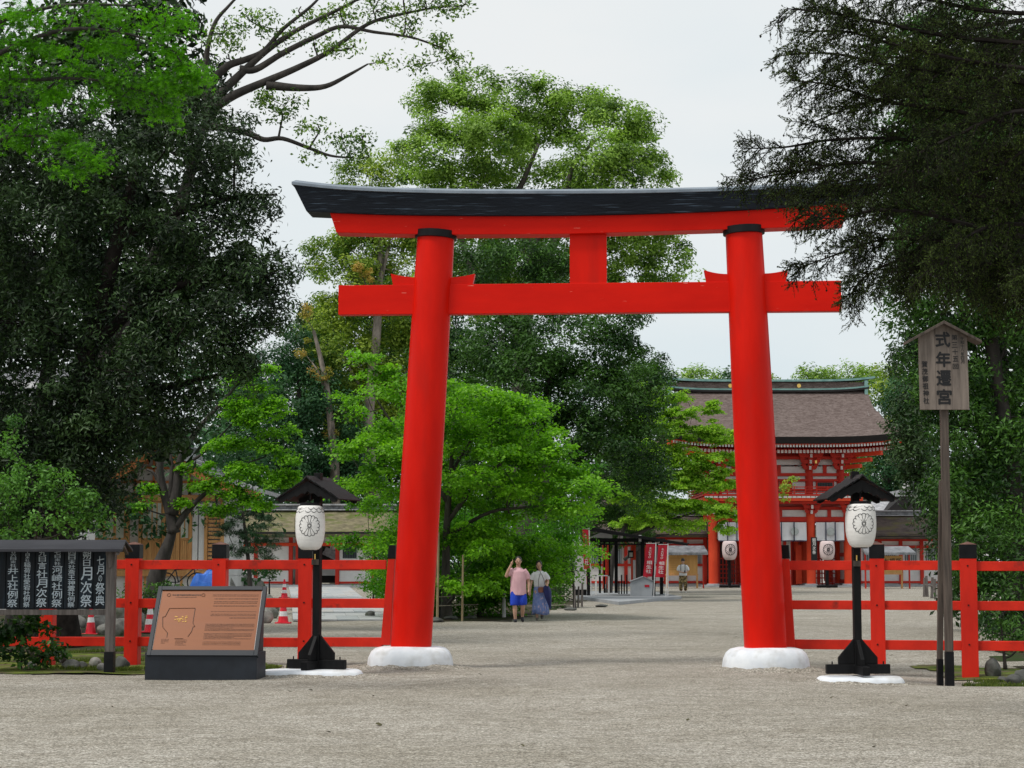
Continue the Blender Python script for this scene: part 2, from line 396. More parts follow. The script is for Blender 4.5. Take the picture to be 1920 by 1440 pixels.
# gravel
def gravel(name):
    m, t, N, L = newmat(name)
    out = N("ShaderNodeOutputMaterial"); b = N("ShaderNodeBsdfPrincipled"); L(b.outputs[0], out.inputs[0])
    b.inputs['Roughness'].default_value = 0.9; b.inputs['Specular IOR Level'].default_value = 0.2
    tcn = N("ShaderNodeTexCoord")
    def noise(sc, det, strx=(1, 1, 1), rg=.6):
        mpn = N("ShaderNodeMapping"); mpn.inputs['Scale'].default_value = strx; L(tcn.outputs['Object'], mpn.inputs[0])
        n = N("ShaderNodeTexNoise"); n.inputs['Scale'].default_value = sc; n.inputs['Detail'].default_value = det
        n.inputs['Roughness'].default_value = rg; L(mpn.outputs[0], n.inputs['Vector']); return n.outputs[0]
    vo = N("ShaderNodeTexVoronoi"); vo.inputs['Scale'].default_value = 75; L(tcn.outputs['Object'], vo.inputs['Vector'])
    sep = N("ShaderNodeSeparateColor"); L(vo.outputs['Color'], sep.inputs[0])
    r1 = N("ShaderNodeValToRGB")
    e = r1.color_ramp.elements
    e[0].position = 0; e[0].color = (0.15, 0.138, 0.118, 1)
    e[1].position = 1; e[1].color = (0.80, 0.76, 0.69, 1)
    e2 = e.new(0.25); e2.color = (0.36, 0.335, 0.292, 1)
    e3 = e.new(0.7); e3.color = (0.51, 0.475, 0.418, 1)
    L(sep.outputs[0], r1.inputs[0])
    def mul(col, fac_out, lo, hi, dark):
        mr = N("ShaderNodeMapRange"); mr.inputs[1].default_value = lo; mr.inputs[2].default_value = hi
        L(fac_out, mr.inputs[0])
        mm = N("ShaderNodeMix"); mm.data_type = 'RGBA'; mm.blend_type = 'MIX'
        dk = N("ShaderNodeMix"); dk.data_type = 'RGBA'; dk.blend_type = 'MULTIPLY'; dk.inputs[0].default_value = 1
        L(col, dk.inputs[6]); dk.inputs[7].default_value = (*dark, 1)
        L(mr.outputs[0], mm.inputs[0]); L(dk.outputs[2], mm.inputs[6]); L(col, mm.inputs[7])
        return mm.outputs[2]
    c = r1.outputs[0]
    c = mul(c, noise(9, 5, (1, 2.2, 1), .7), 0.36, 0.55, (0.60, 0.58, 0.55))        # raked streaks of darker fines
    c = mul(c, noise(38, 3), 0.34, 0.52, (0.42, 0.40, 0.37))
    c = mul(c, noise(0.35, 4), 0.35, 0.60, (0.84, 0.83, 0.80))
    c = mul(c, noise(1.6, 5, (1, 1.6, 1)), 0.38, 0.56, (0.84, 0.83, 0.81))
    c = mul(c, noise(4.5, 5, (.45, 1.9, 1), .75), 0.40, 0.54, (0.88, 0.87, 0.85))
    L(c, b.inputs['Base Color'])
    bp = N("ShaderNodeBump"); bp.inputs['Strength'].default_value = 1.0; bp.inputs['Distance'].default_value = 0.010
    ad = N("ShaderNodeMath"); ad.operation = 'ADD'
    L(noise(40, 5), ad.inputs[0]); L(noise(9, 4, (1, 2.2, 1)), ad.inputs[1])
    bp2 = N("ShaderNodeBump"); bp2.inputs['Strength'].default_value = 0.6; bp2.inputs['Distance'].default_value = 0.05
    L(ad.outputs[0], bp.inputs['Height']); L(noise(5, 4, (1, 1.8, 1)), bp2.inputs['Height']); L(bp2.outputs[0], bp.inputs['Normal'])
    L(bp.outputs[0], b.inputs['Normal'])
    return m
GRAVEL = gravel("pale_gravel")
MOSS = pm("moss_and_soil", (0.045, 0.075, 0.014), (0.16, 0.19, 0.035), 3.2, 0.95, 0.8, bscale=30, bdist=0.02, c3=(0.12, 0.095, 0.06), scale3=2.4, lo3=0.5, hi3=0.62, spec=0.1)
SOIL = pm("woodland_soil", (0.030, 0.024, 0.017), (0.085, 0.068, 0.046), 3.2, 0.95, 0.8, bscale=30, bdist=0.02, c3=(0.03, 0.05, 0.015), scale3=1.0, lo3=0.5, hi3=0.62, spec=0.1)

# ---------------------------------------------------------------- lettering (built-in font)
def stroke_text(chars, parent, mat, M, name="lettering", ext=0.002, bold=0.0):
    """chars: [(char, cx, cz, w, h)] in the x,z plane; one mesh, one thin solid per character"""
    V = []; Fc = []
    for ch, cx, cz, wd, ht in chars:
        cu = bpy.data.curves.new("t", 'FONT'); cu.body = ch; cu.size = 1.0; cu.extrude = 0.0; cu.resolution_u = 2; cu.offset = 0
        ob = bpy.data.objects.new("t", cu)
        me = bpy.data.meshes.new_from_object(ob)
        n = len(me.vertices)
        if n:
            co = np.empty(n * 3, dtype=np.float32); me.vertices.foreach_get('co', co); co = co.reshape(-1, 3)
            lo = co.min(0); hi = co.max(0); sz = np.maximum(hi - lo, 1e-3)
            s_x = wd / max(sz[0], 0.35); s_z = ht / max(sz[1], 0.35)
            x = (co[:, 0] - (lo[0] + hi[0]) / 2) * s_x + cx
            z = (co[:, 1] - (lo[1] + hi[1]) / 2) * s_z + cz
            sh = [(0, 0, 0)]
            if bold:      # brush weight: the same stroke set a hair's breadth to each side
                q_ = bold * ht
                sh = [(0, 0, 0), (q_, 0, 1), (-q_, 0, 2), (0, q_, 3), (0, -q_, 4)]
            for dx, dz_, k_ in sh:
                b = len(V)
                V += [(float(a) + dx, -0.0004 * k_, float(c) + dz_) for a, c in zip(x, z)]
                Fc += [tuple(b + i for i in p.vertices) for p in me.polygons]
        bpy.data.objects.remove(ob); bpy.data.curves.remove(cu); bpy.data.meshes.remove(me)
    me = bpy.data.meshes.new(name); me.from_pydata(V, [], Fc); me.update(); me.materials.append(mat)
    o = bpy.data.objects.new(name, me); COL.objects.link(o); o.parent = parent; o.matrix_local = M
    return o

# ================================================================ GROUND
def ground():
    xs = sorted(set([-900, -400, -150, -80] + [x * 0.5 for x in range(-80, 81)] + [80, 150, 400, 900]))
    ys = sorted(set([-60, -10] + [y * 0.5 for y in range(0, 180)] + [90, 100, 120, 160, 250, 500, 1000, 2000]))
    V = [(x, y, gz(x, y)) for y in ys for x in xs]
    n = len(xs)
    Fc = [(j * n + i, j * n + i + 1, (j + 1) * n + i + 1, (j + 1) * n + i) for j in range(len(ys) - 1) for i in range(n - 1)]
    m = MB(); m.v = V; m.f = Fc
    o = m.build("ground", GRAVEL, smooth_=True); tag(o, kind='structure')
ground()
def patch(name, poly_px, mat, dz=0.004, z=0.0, curve=True, seed=1, rough=0.12):
    """ground cover sheet lying on the gravel, outline given in pixels, ragged rim"""
    rnd = random.Random(seed)
    P = [G(x, y, z) for x, y in poly_px]
    Q = []
    for i in range(len(P)):
        a = P[i]; b = P[(i + 1) % len(P)]
        L = (b - a).length; k = max(1, int(min(L, 12) / 0.35))
        for j in range(k):
            p = a.lerp(b, j / k)
            Q.append(Vector((p.x + rnd.uniform(-rough, rough), p.y + rnd.uniform(-rough, rough) * 3, 0)))
    bm_ = MB()
    bm_.v = [(p.x, p.y, gz(p.x, p.y) + dz) for p in Q]; bm_.f = [tuple(range(len(Q)))]
    o = bm_.build(name, mat); tag(o, kind='structure'); return o

def ground_sheet(name, x0, x1, y0, y1, mat, dz, rag=0.3, step=0.25, seed=2, inside=None):
    """thin sheet following the ground with a ragged rim"""
    rnd = random.Random(seed)
    nx = int((x1 - x0) / step); ny = int((y1 - y0) / step)
    V = []; Fc = []
    ph = [rnd.uniform(0, 6) for _ in range(4)]
    for j in range(ny + 1):
        for i in range(nx + 1):
            x = x0 + (x1 - x0) * i / nx; y = y0 + (y1 - y0) * j / ny
            V.append((x, y, gz(x, y) + dz + 0.03 * math.sin(x * 3 + ph[0]) * math.sin(y * 2.3 + ph[1]) * 0.4))
    def ins(x, y):
        wv = rag * (math.sin(x * 2.3 + ph[0]) + math.sin(x * 5.1 + ph[1]) * .5)
        wu = rag * (math.sin(y * 1.9 + ph[2]) + math.sin(y * 4.3 + ph[3]) * .5)
        if inside: return inside(x + wu * .5, y + wv * .5)
        return x0 + rag * 1.5 + wu * .6 < x < x1 - rag * 1.5 + wu * .6 and y0 + rag * 1.5 + wv * .6 < y < y1 - rag * 1.5 + wv * .6
    n = nx + 1
    for j in range(ny):
        for i in range(nx):
            a = j * n + i
            cx = (V[a][0] + V[a + 1][0]) / 2; cy = (V[a][1] + V[a + n][1]) / 2
            if ins(cx, cy): Fc.append((a, a + 1, a + n + 1, a + n))
    m = MB(); m.v = V; m.f = Fc
    o = m.build(name, mat, smooth_=True); return tag(o, kind='structure')

# soil under the trees, moss round the fence
ground_sheet("woodland_floor", -26, -5.6, 33.5, 62, SOIL, 0.012, 0.5, 0.4, 3, inside=lambda x, y: y < 60 and (x < -6.3 - max(0, (y - 40)) * 0.14))
ground_sheet("moss_bed", -12, -2.9, 26.2, 34.5, MOSS, 0.02, 0.35, 0.14, 5,
             inside=lambda x, y: x < (-3.6 if y > 28.2 else -3.5) - max(0, y - 29.3) * 0.45 and y > 27.3 and x > -11.5 and y < 33.5)
ground_sheet("moss_verge", 5.9, 14, 27.5, 32, MOSS, 0.016, 0.3, 0.14, 7, inside=lambda x, y: x > 6.6 and y > 28.2 and y < 31.5)
ground_sheet("forest_floor_right", 7, 26, 30.6, 75, SOIL, 0.012, 0.5, 0.4, 8, inside=lambda x, y: x > .247 * y + .35 and y > 31)
ground_sheet("planting_bed", -3.9, 4.5, 51.3, 78, SOIL, 0.012, 0.4, 0.3, 9, inside=lambda x, y: x > -2.7 - (y - 52) * .06 and x < -0.2 + (y - 51) * 0.118)

# ================================================================ TORII
PL, PR = W(770, 1245, 29.35), W(1436, 1245, 29.0)
TP = Plane(PL.x, PL.y, PR.x, PR.y)
tor = thing("torii_gate", "huge vermilion torii gate with black top beam standing on two white base stones", "torii gate", (TP.o.x, TP.o.y, 0), TP.rot)
def tu(px, py, dpt=0.0):
    """pixel -> (u, z) on the torii plane, corrected for a face standing dpt in front of it"""
    u, z = TP.uz(px, py); k = (29.2 - dpt) / 29.2
    return (u * k + (1 - k) * (0 - TP.o.x), CAMZ + (z - CAMZ) * k)
def pillar(x_tl, x_tr, ytop, x_bl, x_br, ybot, nm):
    (a, zt), (b, _) = tu(x_tl, ytop), tu(x_tr, ytop)
    (c, zb), (d, _) = tu(x_bl, ybot), tu(x_br, ybot)
    zb -= 0.12
    pts = []; rad = []
    for i in range(13):
        t = i / 12
        pts.append((c + (a - c) * t + (d - c) / 2 * (1 - t) + (b - a) / 2 * t, 0, zb + (zt - zb) * t))
        rad.append(((d - c) * (1 - t) + (b - a) * t) / 2 + 0.012 * math.sin(PI * t))
    m = MB(); m.tube(pts, rad, 48); m.build(nm, RED, tor, smooth_='auto')
    return pts, rad
PP = []
for args in ((783, 852, 442, 732, 808, 1211), (1360, 1429, 434, 1396, 1476, 1216)):
    pts, rad = pillar(*args, "pillar"); PP.append((pts, rad))
    top = Vector(pts[-1]); d = (Vector(pts[-1]) - Vector(pts[-2])).normalized()
    m = MB(); m.tube([top - d * 0.055, top - d * 0.05, top + d * 0.06], [rad[-1] + .03, rad[-1] + .038, rad[-1] + .038], 48)
    m.build("black_collar", BLKC, tor, smooth_='auto')
    bt = Vector(pts[0])
    # rounded white footing, egg shaped like a turtle's back
    rr = 0.655
    prof = [(rr * 0.97, -0.25), (rr, -0.1), (rr * .995, .05), (rr * .97, .15), (rr * .91, .235), (rr * .82, .285), (rr * .70, .305), (rr * .55, .312), (rr * .3, .315), (.02, .315)]
    m = MB(); m.lathe(prof, 56, Matrix.Translation((bt.x + 0.0, 0, 0)), sy=.95)
    rn = random.Random(int(bt.x * 10)); ph = rn.uniform(0, 6)
    m.v = [(bt.x + (x - bt.x) * (1 + .012 * math.sin(5 * math.atan2(y, x - bt.x) + ph)), y * (1 + .012 * math.sin(3 * math.atan2(y, x - bt.x))), z + .008 * math.sin(x * 6 + ph) * math.sin(y * 5)) for x, y, z in m.v]
    m.build("base_stone", WHT, tor, smooth_=True)
def uline(pts, dpt):
    return [tu(x, y, dpt) for x, y in pts]
def interp(tab, u):
    for i in range(len(tab) - 1):
        if u <= tab[i + 1][0] or i == len(tab) - 2:
            a, b = tab[i], tab[i + 1]; t = (u - a[0]) / (b[0] - a[0]); return a[1] + (b[1] - a[1]) * t
# top beam
tops = uline([(552, 340), (620, 348), (700, 352.5), (800, 355.5), (900, 357), (1060, 357), (1200, 356), (1350, 352.5), (1480, 347), (1575, 342), (1652, 337)], .36)
bots = uline([(570, 396), (620, 398), (700, 401), (800, 402.5), (900, 403), (1060, 402.5), (1200, 400), (1350, 395), (1480, 388.5), (1575, 382), (1630, 376)], .33)
def soft(tab, u):
    return (interp(tab, u - .25) + interp(tab, u) * 2 + interp(tab, u + .25)) / 4
SN = 40
def loft(u0, u1, sect, shift, n=SN):
    """sect(u) -> [(y,z)], shift(k, end) -> how far point k is cut back at an end"""
    V = []; Fc = []
    k = None
    for i in range(n + 1):
        t = i / n; u = u0 + (u1 - u0) * t
        s = sect(u); k = len(s)
        for j, (y, z) in enumerate(s):
            uu = (u0 + shift(j)) + ((u1 - shift(j)) - (u0 + shift(j))) * t
            V.append((uu, y, z))
    for i in range(n):
        for j in range(k):
            j2 = (j + 1) % k
            Fc.append((i * k + j, (i + 1) * k + j, (i + 1) * k + j2, i * k + j2))
    Fc.append(tuple(range(k))); Fc.append(tuple(n * k + j for j in range(k - 1, -1, -1)))
    m = MB(); m.v = V; m.f = Fc; return m
U0, U1 = tops[0][0], tops[-1][0]
m = loft(U0, U1, lambda u: [(-.27, soft(bots, u) ), (-.34, soft(tops, u) - .045), (.34, soft(tops, u) - .045), (.27, soft(bots, u))], lambda j: .20 if j in (0, 3) else 0.0)
m.build("top_lintel", BLKP, tor, bevel=.008)
m = loft(U0 - .02, U1 + .02, lambda u: [(-.365, soft(tops, u) - .05), (-.365, soft(tops, u) - .005), (0, soft(tops, u) + .09), (.365, soft(tops, u) - .005), (.365, soft(tops, u) - .05)], lambda j: 0.0)
m.build("lintel_cap", CAPM, tor, bevel=.004)
# red beam below it
sb = uline([(633, 436), (780, 439), (850, 439.5), (1070, 438), (1350, 430), (1440, 427.5), (1565, 422.5), (1585, 421)], .2)
SU0, SU1 = tu(619, 390, .2)[0], tu(1596, 380, .2)[0]
m = loft(SU0, SU1, lambda u: [(-.185, soft(sb, u)), (-.205, soft(bots, u) + .05), (.205, soft(bots, u) + .05), (.185, soft(sb, u))], lambda j: .11 if j in (0, 3) else 0.0)
m.build("upper_beam", REDH, tor, bevel=.006)
# tie beam
nb = uline([(635, 590), (1579, 583)], .1); ntp = uline([(635, 535), (1579, 526)], .1)
m = loft(nb[0][0], nb[1][0], lambda u: [(-.10, interp(nb, u)), (-.10, interp(ntp, u)), (.10, interp(ntp, u)), (.10, interp(nb, u))], lambda j: 0.0, 6)
m.build("tie_beam", REDH, tor, bevel=.006)
# strut
a = tu(1069, 534, .09); b = tu(1138, 432, .09)
m = MB(); m.box(a[0], b[0], -.085, .085, a[1] + .02, b[1] + .02); m.build("centre_strut", RED, tor, bevel=.005)
# wedges with curved tops
for xi, xo, yb, yt, yo in ((790, 733, 534, 520, 513), (840, 891, 533.5, 520, 513), (1366, 1321, 529, 513.5, 506), (1434, 1479, 528, 512.5, 505)):
    (ui, z0) = tu(xi, yb, .08); (uo, _) = tu(xo, yb, .08)
    zi = tu(xi, yt, .08)[1]; zo = tu(xo, yo, .08)[1]
    poly = [(ui, z0 + .003)]
    ins = .035 * (1 if ui > uo else -1)
    poly.append((uo + ins * 1.0, z0 + .003))
    for k in range(7):
        t = k / 6
        poly.append((uo + (ui - uo) * t, zi + (zo - zi) * (1 - t) ** 2))
    m = MB(); m.prism(poly, -.075, .075); m.build("wedge", RED, tor, bevel=.004)

# ================================================================ FENCES
REDT = pm("red_painted_post", (0.52, 0.014, 0.005), (0.74, 0.024, 0.008), 2.5, 0.5, 0.3, (1, 1, .3), spec=0.25, bscale=30, bdist=0.004, c3=(0.30, 0.03, 0.015), scale3=5, lo3=0.62, hi3=0.76)
BROWNC = pm("rusty_post_top", (.09, .04, .03), (.17, .08, .06), 6, .8)
def fence(nm, label, pl, posts, rails, x_from, x_to, seed):
    rnd = random.Random(seed)
    root = thing(nm, label, "fence", (pl.o.x, pl.o.y, 0), pl.rot)
    us = []
    for (px, pyb, hw) in posts:
        u, z = pl.uz(px, 1100); us.append((u, hw))
        zb = pl.uz(px, pyb)[1] - .06
        zt = pl.uz(px, 1047)[1]; zc = pl.uz(px, 1021)[1]
        m = MB(); m.box(u - hw, u + hw, -.105, .105, zb, zt); m.build("post", REDT, root, bevel=.006)
        m = MB(); m.box(u - hw - .006, u + hw + .006, -.111, .111, zt + .001, zc); m.build("black_post_cap", BLKC, root, bevel=.005)
        m = MB(); h = hw + .010
        m.add([(u - h, -.113, zc + .001), (u + h, -.113, zc + .001), (u + h, .113, zc + .001), (u - h, .113, zc + .001), (u, 0, zc + .045)], [(3, 2, 1, 0), (0, 1, 4), (1, 2, 4), (2, 3, 4), (3, 0, 4)])
        m.build("post_top", BROWNC, root)
        for zz in rails:
            m = MB(); m.cb((u - .01, -.108, pl.uz(px, (zz[0] + zz[1]) / 2)[1]), (.022, .012, .022)); m.build("nail_head", BLKC, root)
    for (y0, y1, f0, f1) in rails:
        u_a = pl.uz(f0, y0)[0]; u_b = pl.uz(f1, y0)[0]
        cuts = [u_a] + [u for u, hw in us if u_a < u < u_b] + [u_b]
        for i in range(len(cuts) - 1):
            a, b = cuts[i], cuts[i + 1]
            ha = next((hw for u, hw in us if u == a), -.0); hb = next((hw for u, hw in us if u == b), -.0)
            z1 = pl.uz(f0, y0)[1]; z0 = pl.uz(f0, y1)[1]; dz = rnd.uniform(-.006, .006)
            m = MB(); m.box(a + ha - .02, b - hb + .02, -.05, .05, z0 + dz, z1 + dz); m.build("rail", REDF, root, bevel=.006)
    return root
FL = Plane(-7.6, 30.1, -1.75, 29.6)
fl = fence("wooden_fence", "red three rail fence with black capped posts beside the copper information panel", FL,
      [(-80, 1246, .105), (91, 1246, .108), (250.5, 1250, .108), (413, 1249, .107), (574, 1247, .105)],
      [(1050, 1067, -160, 722), (1121, 1138, -160, 720), (1193, 1210, -160, 716)], 0, 0, 1)
FR = Plane(4.0, 29.5, 8.5, 28.6)
fr = fence("wooden_fence", "red three rail fence behind the tall wooden signpost", FR,
      [(1645, 1246, .108), (1816, 1272, .122), (1992, 1275, .122)],
      [(1052, 1069.5, 1478, 2060), (1126, 1143, 1482, 2060), (1199, 1217, 1488, 2060)], 0, 0, 2)
# leaning end boards that follow the pillars
for pl, root, (xa, xb, xt, xu), sgn in ((FL, fl, (715, 733, 729, 742), -1), (FR, fr, (1474, 1491, 1462, 1480), 1)):
    yb = 1209 if sgn < 0 else 1214
    P = [pl.uz(xa, yb), pl.uz(xb, yb), pl.uz(xu, 1048), pl.uz(xt, 1048)]
    m = MB(); m.prism(P, -.09, .09); m.build("end_post", REDT, root, bevel=.005)
    c = [pl.uz(xt - 1, 1047.5), pl.uz(xu + 1, 1047.5), pl.uz(xu - sgn * 1 + 0, 1022), pl.uz(xt - sgn * 2, 1022)]
    m = MB(); m.prism(c, -.096, .096); m.build("black_post_cap", BLKC, root, bevel=.005)

# ================================================================ PAPER LANTERNS ON POSTS
def crest_strips(Rm=.158, lw=.007, n=16):
    """sixteen outlined petals as strips in (u, v)"""
    S_ = []
    def strip(P, w_=lw, closed=False):
        L = len(P)
        for i in range(L if closed else L - 1):
            a = Vector(P[i]); b = Vector(P[(i + 1) % L]); d = (b - a)
            if d.length < 1e-6: continue
            d.normalize(); nrm = Vector((-d.y, d.x)) * (w_ / 2); e = d * w_ * .3
            S_.append([a - nrm - e, b - nrm + e, b + nrm + e, a + nrm - e])
    r0 = Rm * .13; r1 = Rm * .84
    strip([(r0 * math.cos(a), r0 * math.sin(a)) for a in [2 * PI * k / 14 for k in range(14)]], lw * .9, True)
    for k in range(n):
        a = 2 * PI * (k + .5) / n
        strip([(r * math.cos(a), r * math.sin(a)) for r in (r0, r1)], lw * .9)
        a0, a1 = a, a + 2 * PI / n
        am = (a0 + a1) / 2; c = Vector((r1 * math.cos(am), r1 * math.sin(am))); hw = r1 * math.sin(PI / n)
        pts = []
        for j in range(7):
            t = PI * j / 6 - PI / 2
            pts.append((c.x + hw * (math.cos(am) * math.cos(t) * .95 - math.sin(am) * math.sin(t)), c.y + hw * (math.sin(am) * math.cos(t) * .95 + math.cos(am) * math.sin(t))))
        strip(pts, lw * 1.1)
    return S_
CS = crest_strips()
LPROF = [(.085, 0), (.125, .012), (.158, .045), (.180, .10), (.197, .17), (.208, .25), (.212, .34), (.211, .43), (.205, .52), (.192, .60), (.172, .645), (.14, .665)]
def lr(z):
    for i in range(len(LPROF) - 1):
        if z <= LPROF[i + 1][1]:
            t = (z - LPROF[i][1]) / (LPROF[i + 1][1] - LPROF[i][1]); return LPROF[i][0] + (LPROF[i + 1][0] - LPROF[i][0]) * t
    return LPROF[-1][0]
def wrap_strips(strips, ang0, zc, off=.003, scale=1.0, rf=lr, mul=1.0):
    m = MB()
    for q in strips:
        vs = []
        for p in q:
            z = zc + p[1] * scale; r = rf(z / mul) * mul + off; a = ang0 + p[0] * scale / r
            vs.append((r * math.sin(a), -r * math.cos(a), z))
        m.add(vs, [(0, 1, 2, 3)])
    return m
def lantern(label, loc, rz, lan_rz, dz=0.0, crest_a=.10, txt_a=-1.1, hs=.95):
    root = thing("lantern_post", label, "lantern", loc, rz, "paper lanterns on roofed posts flanking the torii")
    m = MB(); m.box(-.051, .051, -.051, .051, .07, 2.86); m.build("post", BLK, root, bevel=.005)
    m = MB(); m.box(-.445, .445, -.048, .048, .075, .205); m.build("foot_beam", BLK, root, bevel=.008)
    m = MB(); m.box(-.115, .115, -.45, -.0481, .07, .19); 
    m = MB(); m.box(-.052, .052, -.44, -.0482, .072, .19); m.build("cross_foot", BLK, root, bevel=.008)
    m = MB(); m.box(-.052, .052, .0482, .44, .072, .19); m.build("cross_foot", BLK, root, bevel=.008)
    for sx in (-1, 1):
        m = MB(); m.prism([(sx * .0515, .207), (sx * .275, .207), (sx * .275, .30), (sx * .10, .50), (sx * .0515, .56)], -.025, .025); m.build("side_brace", BLK, root, bevel=.004)
        M = Matrix.Rotation(PI / 2 * sx, 4, 'Z')
        m = MB(); m.prism([(-.0515, .192), (-.26, .192), (-.26, .28), (-.09, .48), (-.0515, .54)], -.025, .025, M=Matrix.Rotation(sx * PI / 2, 4, 'Z')); m.build("front_brace" if sx > 0 else "rear_brace", BLK, root, bevel=.004)
        m = MB(); m.tube([(sx * .36, 0, .205), (sx * .36, 0, .245)], .010, 6); m.build("bolt", BLKC, root)
    # roof: overlapping planks down each side, ridge cap on top
    hw, zt, ze = .47, 2.735, 2.475
    for sx in (-1, 1):
        for k in range(4):
            t0, t1 = k / 4, (k + 1) / 4 + .07
            a = Vector((sx * hw * t0, 0, zt - (zt - ze) * t0 + .035 - k * .006)); b = Vector((sx * hw * min(t1, 1.04), 0, zt - (zt - ze) * min(t1, 1.04) + .012 - k * .006))
            nrm = Vector((-(b.z - a.z), 0, b.x - a.x)).normalized() * (.012 if sx > 0 else -.012)
            m = MB(); m.prism([(a.x, a.z), (b.x, b.z), (b.x + nrm.x * 1.5, b.z + nrm.z * 1.5), (a.x + nrm.x * 1.5, a.z + nrm.z * 1.5)], -.40, .40); m.build("roof_plank", BLK, root, bevel=.002)
        # barge board with a scalloped lower edge
        for yy in (-.36, .36):
            poly = [(sx * .0, zt - .005), (sx * hw * .97, ze + .01)]
            for k in range(12):
                t = 1 - k / 11
                poly.append((sx * hw * .95 * t, zt - (zt - ze) * t - .10 * (1 - t) - .055 + .016 * math.cos(k * 2.2)))
            m = MB(); m.prism(poly, yy - .014, yy + .014); m.build("barge_board", BLK, root)
    m = MB(); m.prism([(-.055, zt + .020), (0, zt + .075), (.055, zt + .020), (.055, zt + .0), (0, zt + .05), (-.055, zt + .0)], -.42, .42); m.build("ridge_cap", BLKW, root, bevel=.002)
    m = MB(); m.beam((0, -.35, 2.60), (0, .35, 2.60), .06, .07); m.build("ridge_beam", BLK, root)
    # lantern
    M = Matrix.Translation((0, -.27, 1.755 + dz)) @ Matrix.Rotation(lan_rz, 4, 'Z') @ Matrix.Diagonal((1, 1, hs, 1))
    m = MB(); prof = []
    for i in range(len(LPROF) * 3 - 2):
        i0 = min(i // 3, len(LPROF) - 2); f = (i - i0 * 3) / 3
        z = LPROF[i0][1] + (LPROF[i0 + 1][1] - LPROF[i0][1]) * f
        prof.append((lr(z), z))
    m.lathe(prof, 40); lan = m.build("paper_lantern", PAPER, root, smooth_=True); lan.matrix_local = M
    o = wrap_strips(CS, crest_a, .36).build("crest", INK, lan)
    # scalloped collar
    sc_ = []
    for row, (zz, st) in enumerate(((.585, 0), (.630, .5))):
        for k in range(14):
            a = (k + st) * 2 * PI / 14; rr = lr(zz)
            pts = []
            for j in range(6):
                t = j / 5
                pts.append((rr * (a + (t - .5) * 2 * PI / 14), zz - .028 * math.sin(PI * t) ** .7 - .36))
            for j in range(5):
                p, q = pts[j], pts[j + 1]
                sc_.append([(p[0], p[1] - .004), (q[0], q[1] - .004), (q[0], q[1] + .005), (p[0], p[1] + .005)])
    wrap_strips(sc_, 0, .36).build("scalloped_collar", INK, lan)
    m = MB(); m.lathe([(.142, .655), (.146, .66), (.146, .70), (.14, .705)], 24); m.build("top_hoop", BLKC, lan)
    m = MB(); m.lathe([(.088, -.012), (.092, -.008), (.092, .008), (.088, .010)], 24); m.build("bottom_hoop", BLKC, lan)
    # column of small brush writing on the side
    r_ = lr(.30)
    tx = stroke_text([(c, 0, .45 - i * .058, .040, .050) for i, c in enumerate("賀茂御祖神社")], lan, INK,
                     Matrix.Rotation(txt_a, 4, 'Z') @ Matrix.Translation((0, -r_ - .012, 0)), "lettering", .002, .01)
    m = MB(); m.box(-.06, .045, -.085, -.052, 1.545, 1.625); m.build("latch_box", POSTW, root, bevel=.004)
    m = MB(); m.tube([(-.01, -.07, 1.625), (-.01, -.07, 1.70)], .009, 6); m.build("hook", GOLD, root)
    m = MB(); m.beam((0, -.27, 2.47), (0, -.27, 2.58), .02, .02); m.build("hanger", BLKC, root)
    return root
def lantern_slab(label, loc, rz, seed, hx=.70, hy=.46):
    rnd = random.Random(seed); ph = rnd.uniform(0, 6)
    m = MB(); n = 40; V = []
    for r, z in ((1.03, -.12), (1.02, .0), (.985, .04), (.93, .062), (.8, .068), (.4, .070), (.02, .070)):
        for k in range(n):
            a = 2 * PI * k / n
            c, s_ = math.cos(a), math.sin(a)
            e = (abs(c) ** 4 + abs(s_) ** 4) ** -.25
            rr = r * e * (1 + .02 * math.sin(3 * a + ph) + .01 * math.sin(7 * a))
            V.append((rr * c * hx, rr * s_ * hy, z))
    m.v = V
    for i in range(6):
        for k in range(n):
            k2 = (k + 1) % n
            m.f.append((i * n + k, i * n + k2, (i + 1) * n + k2, (i + 1) * n + k))
    m.f.append(tuple(6 * n + k for k in range(n)))
    o = m.build("white_footing_stone", WHT, smooth_=True); o.location = loc; o.rotation_euler = (0, 0, rz)
    return tag(o, label, "stone slab", "white slabs under the lantern posts")
p = W(595, 1100, 27.6); zl = 0
lantern("roofed black lantern post with white paper lantern, between the copper panel and the torii", (p.x, 27.6, 0), R(-18), R(14), 0, .12, -1.25)
lantern_slab("low white slab under the lantern post beside the copper panel", (p.x - .06, 27.45, 0), R(3), 1)
p = W(1606, 1100, 26.7)
lantern("roofed black lantern post with white paper lantern, in front of the fence near the signpost", (p.x, 26.7, -.02), R(5), R(0), .05, -.06, 1.25, .90)
lantern_slab("low white slab under the lantern post near the tall signpost", (p.x + .02, 26.6, -.045), R(-4), 2, .58, .42)

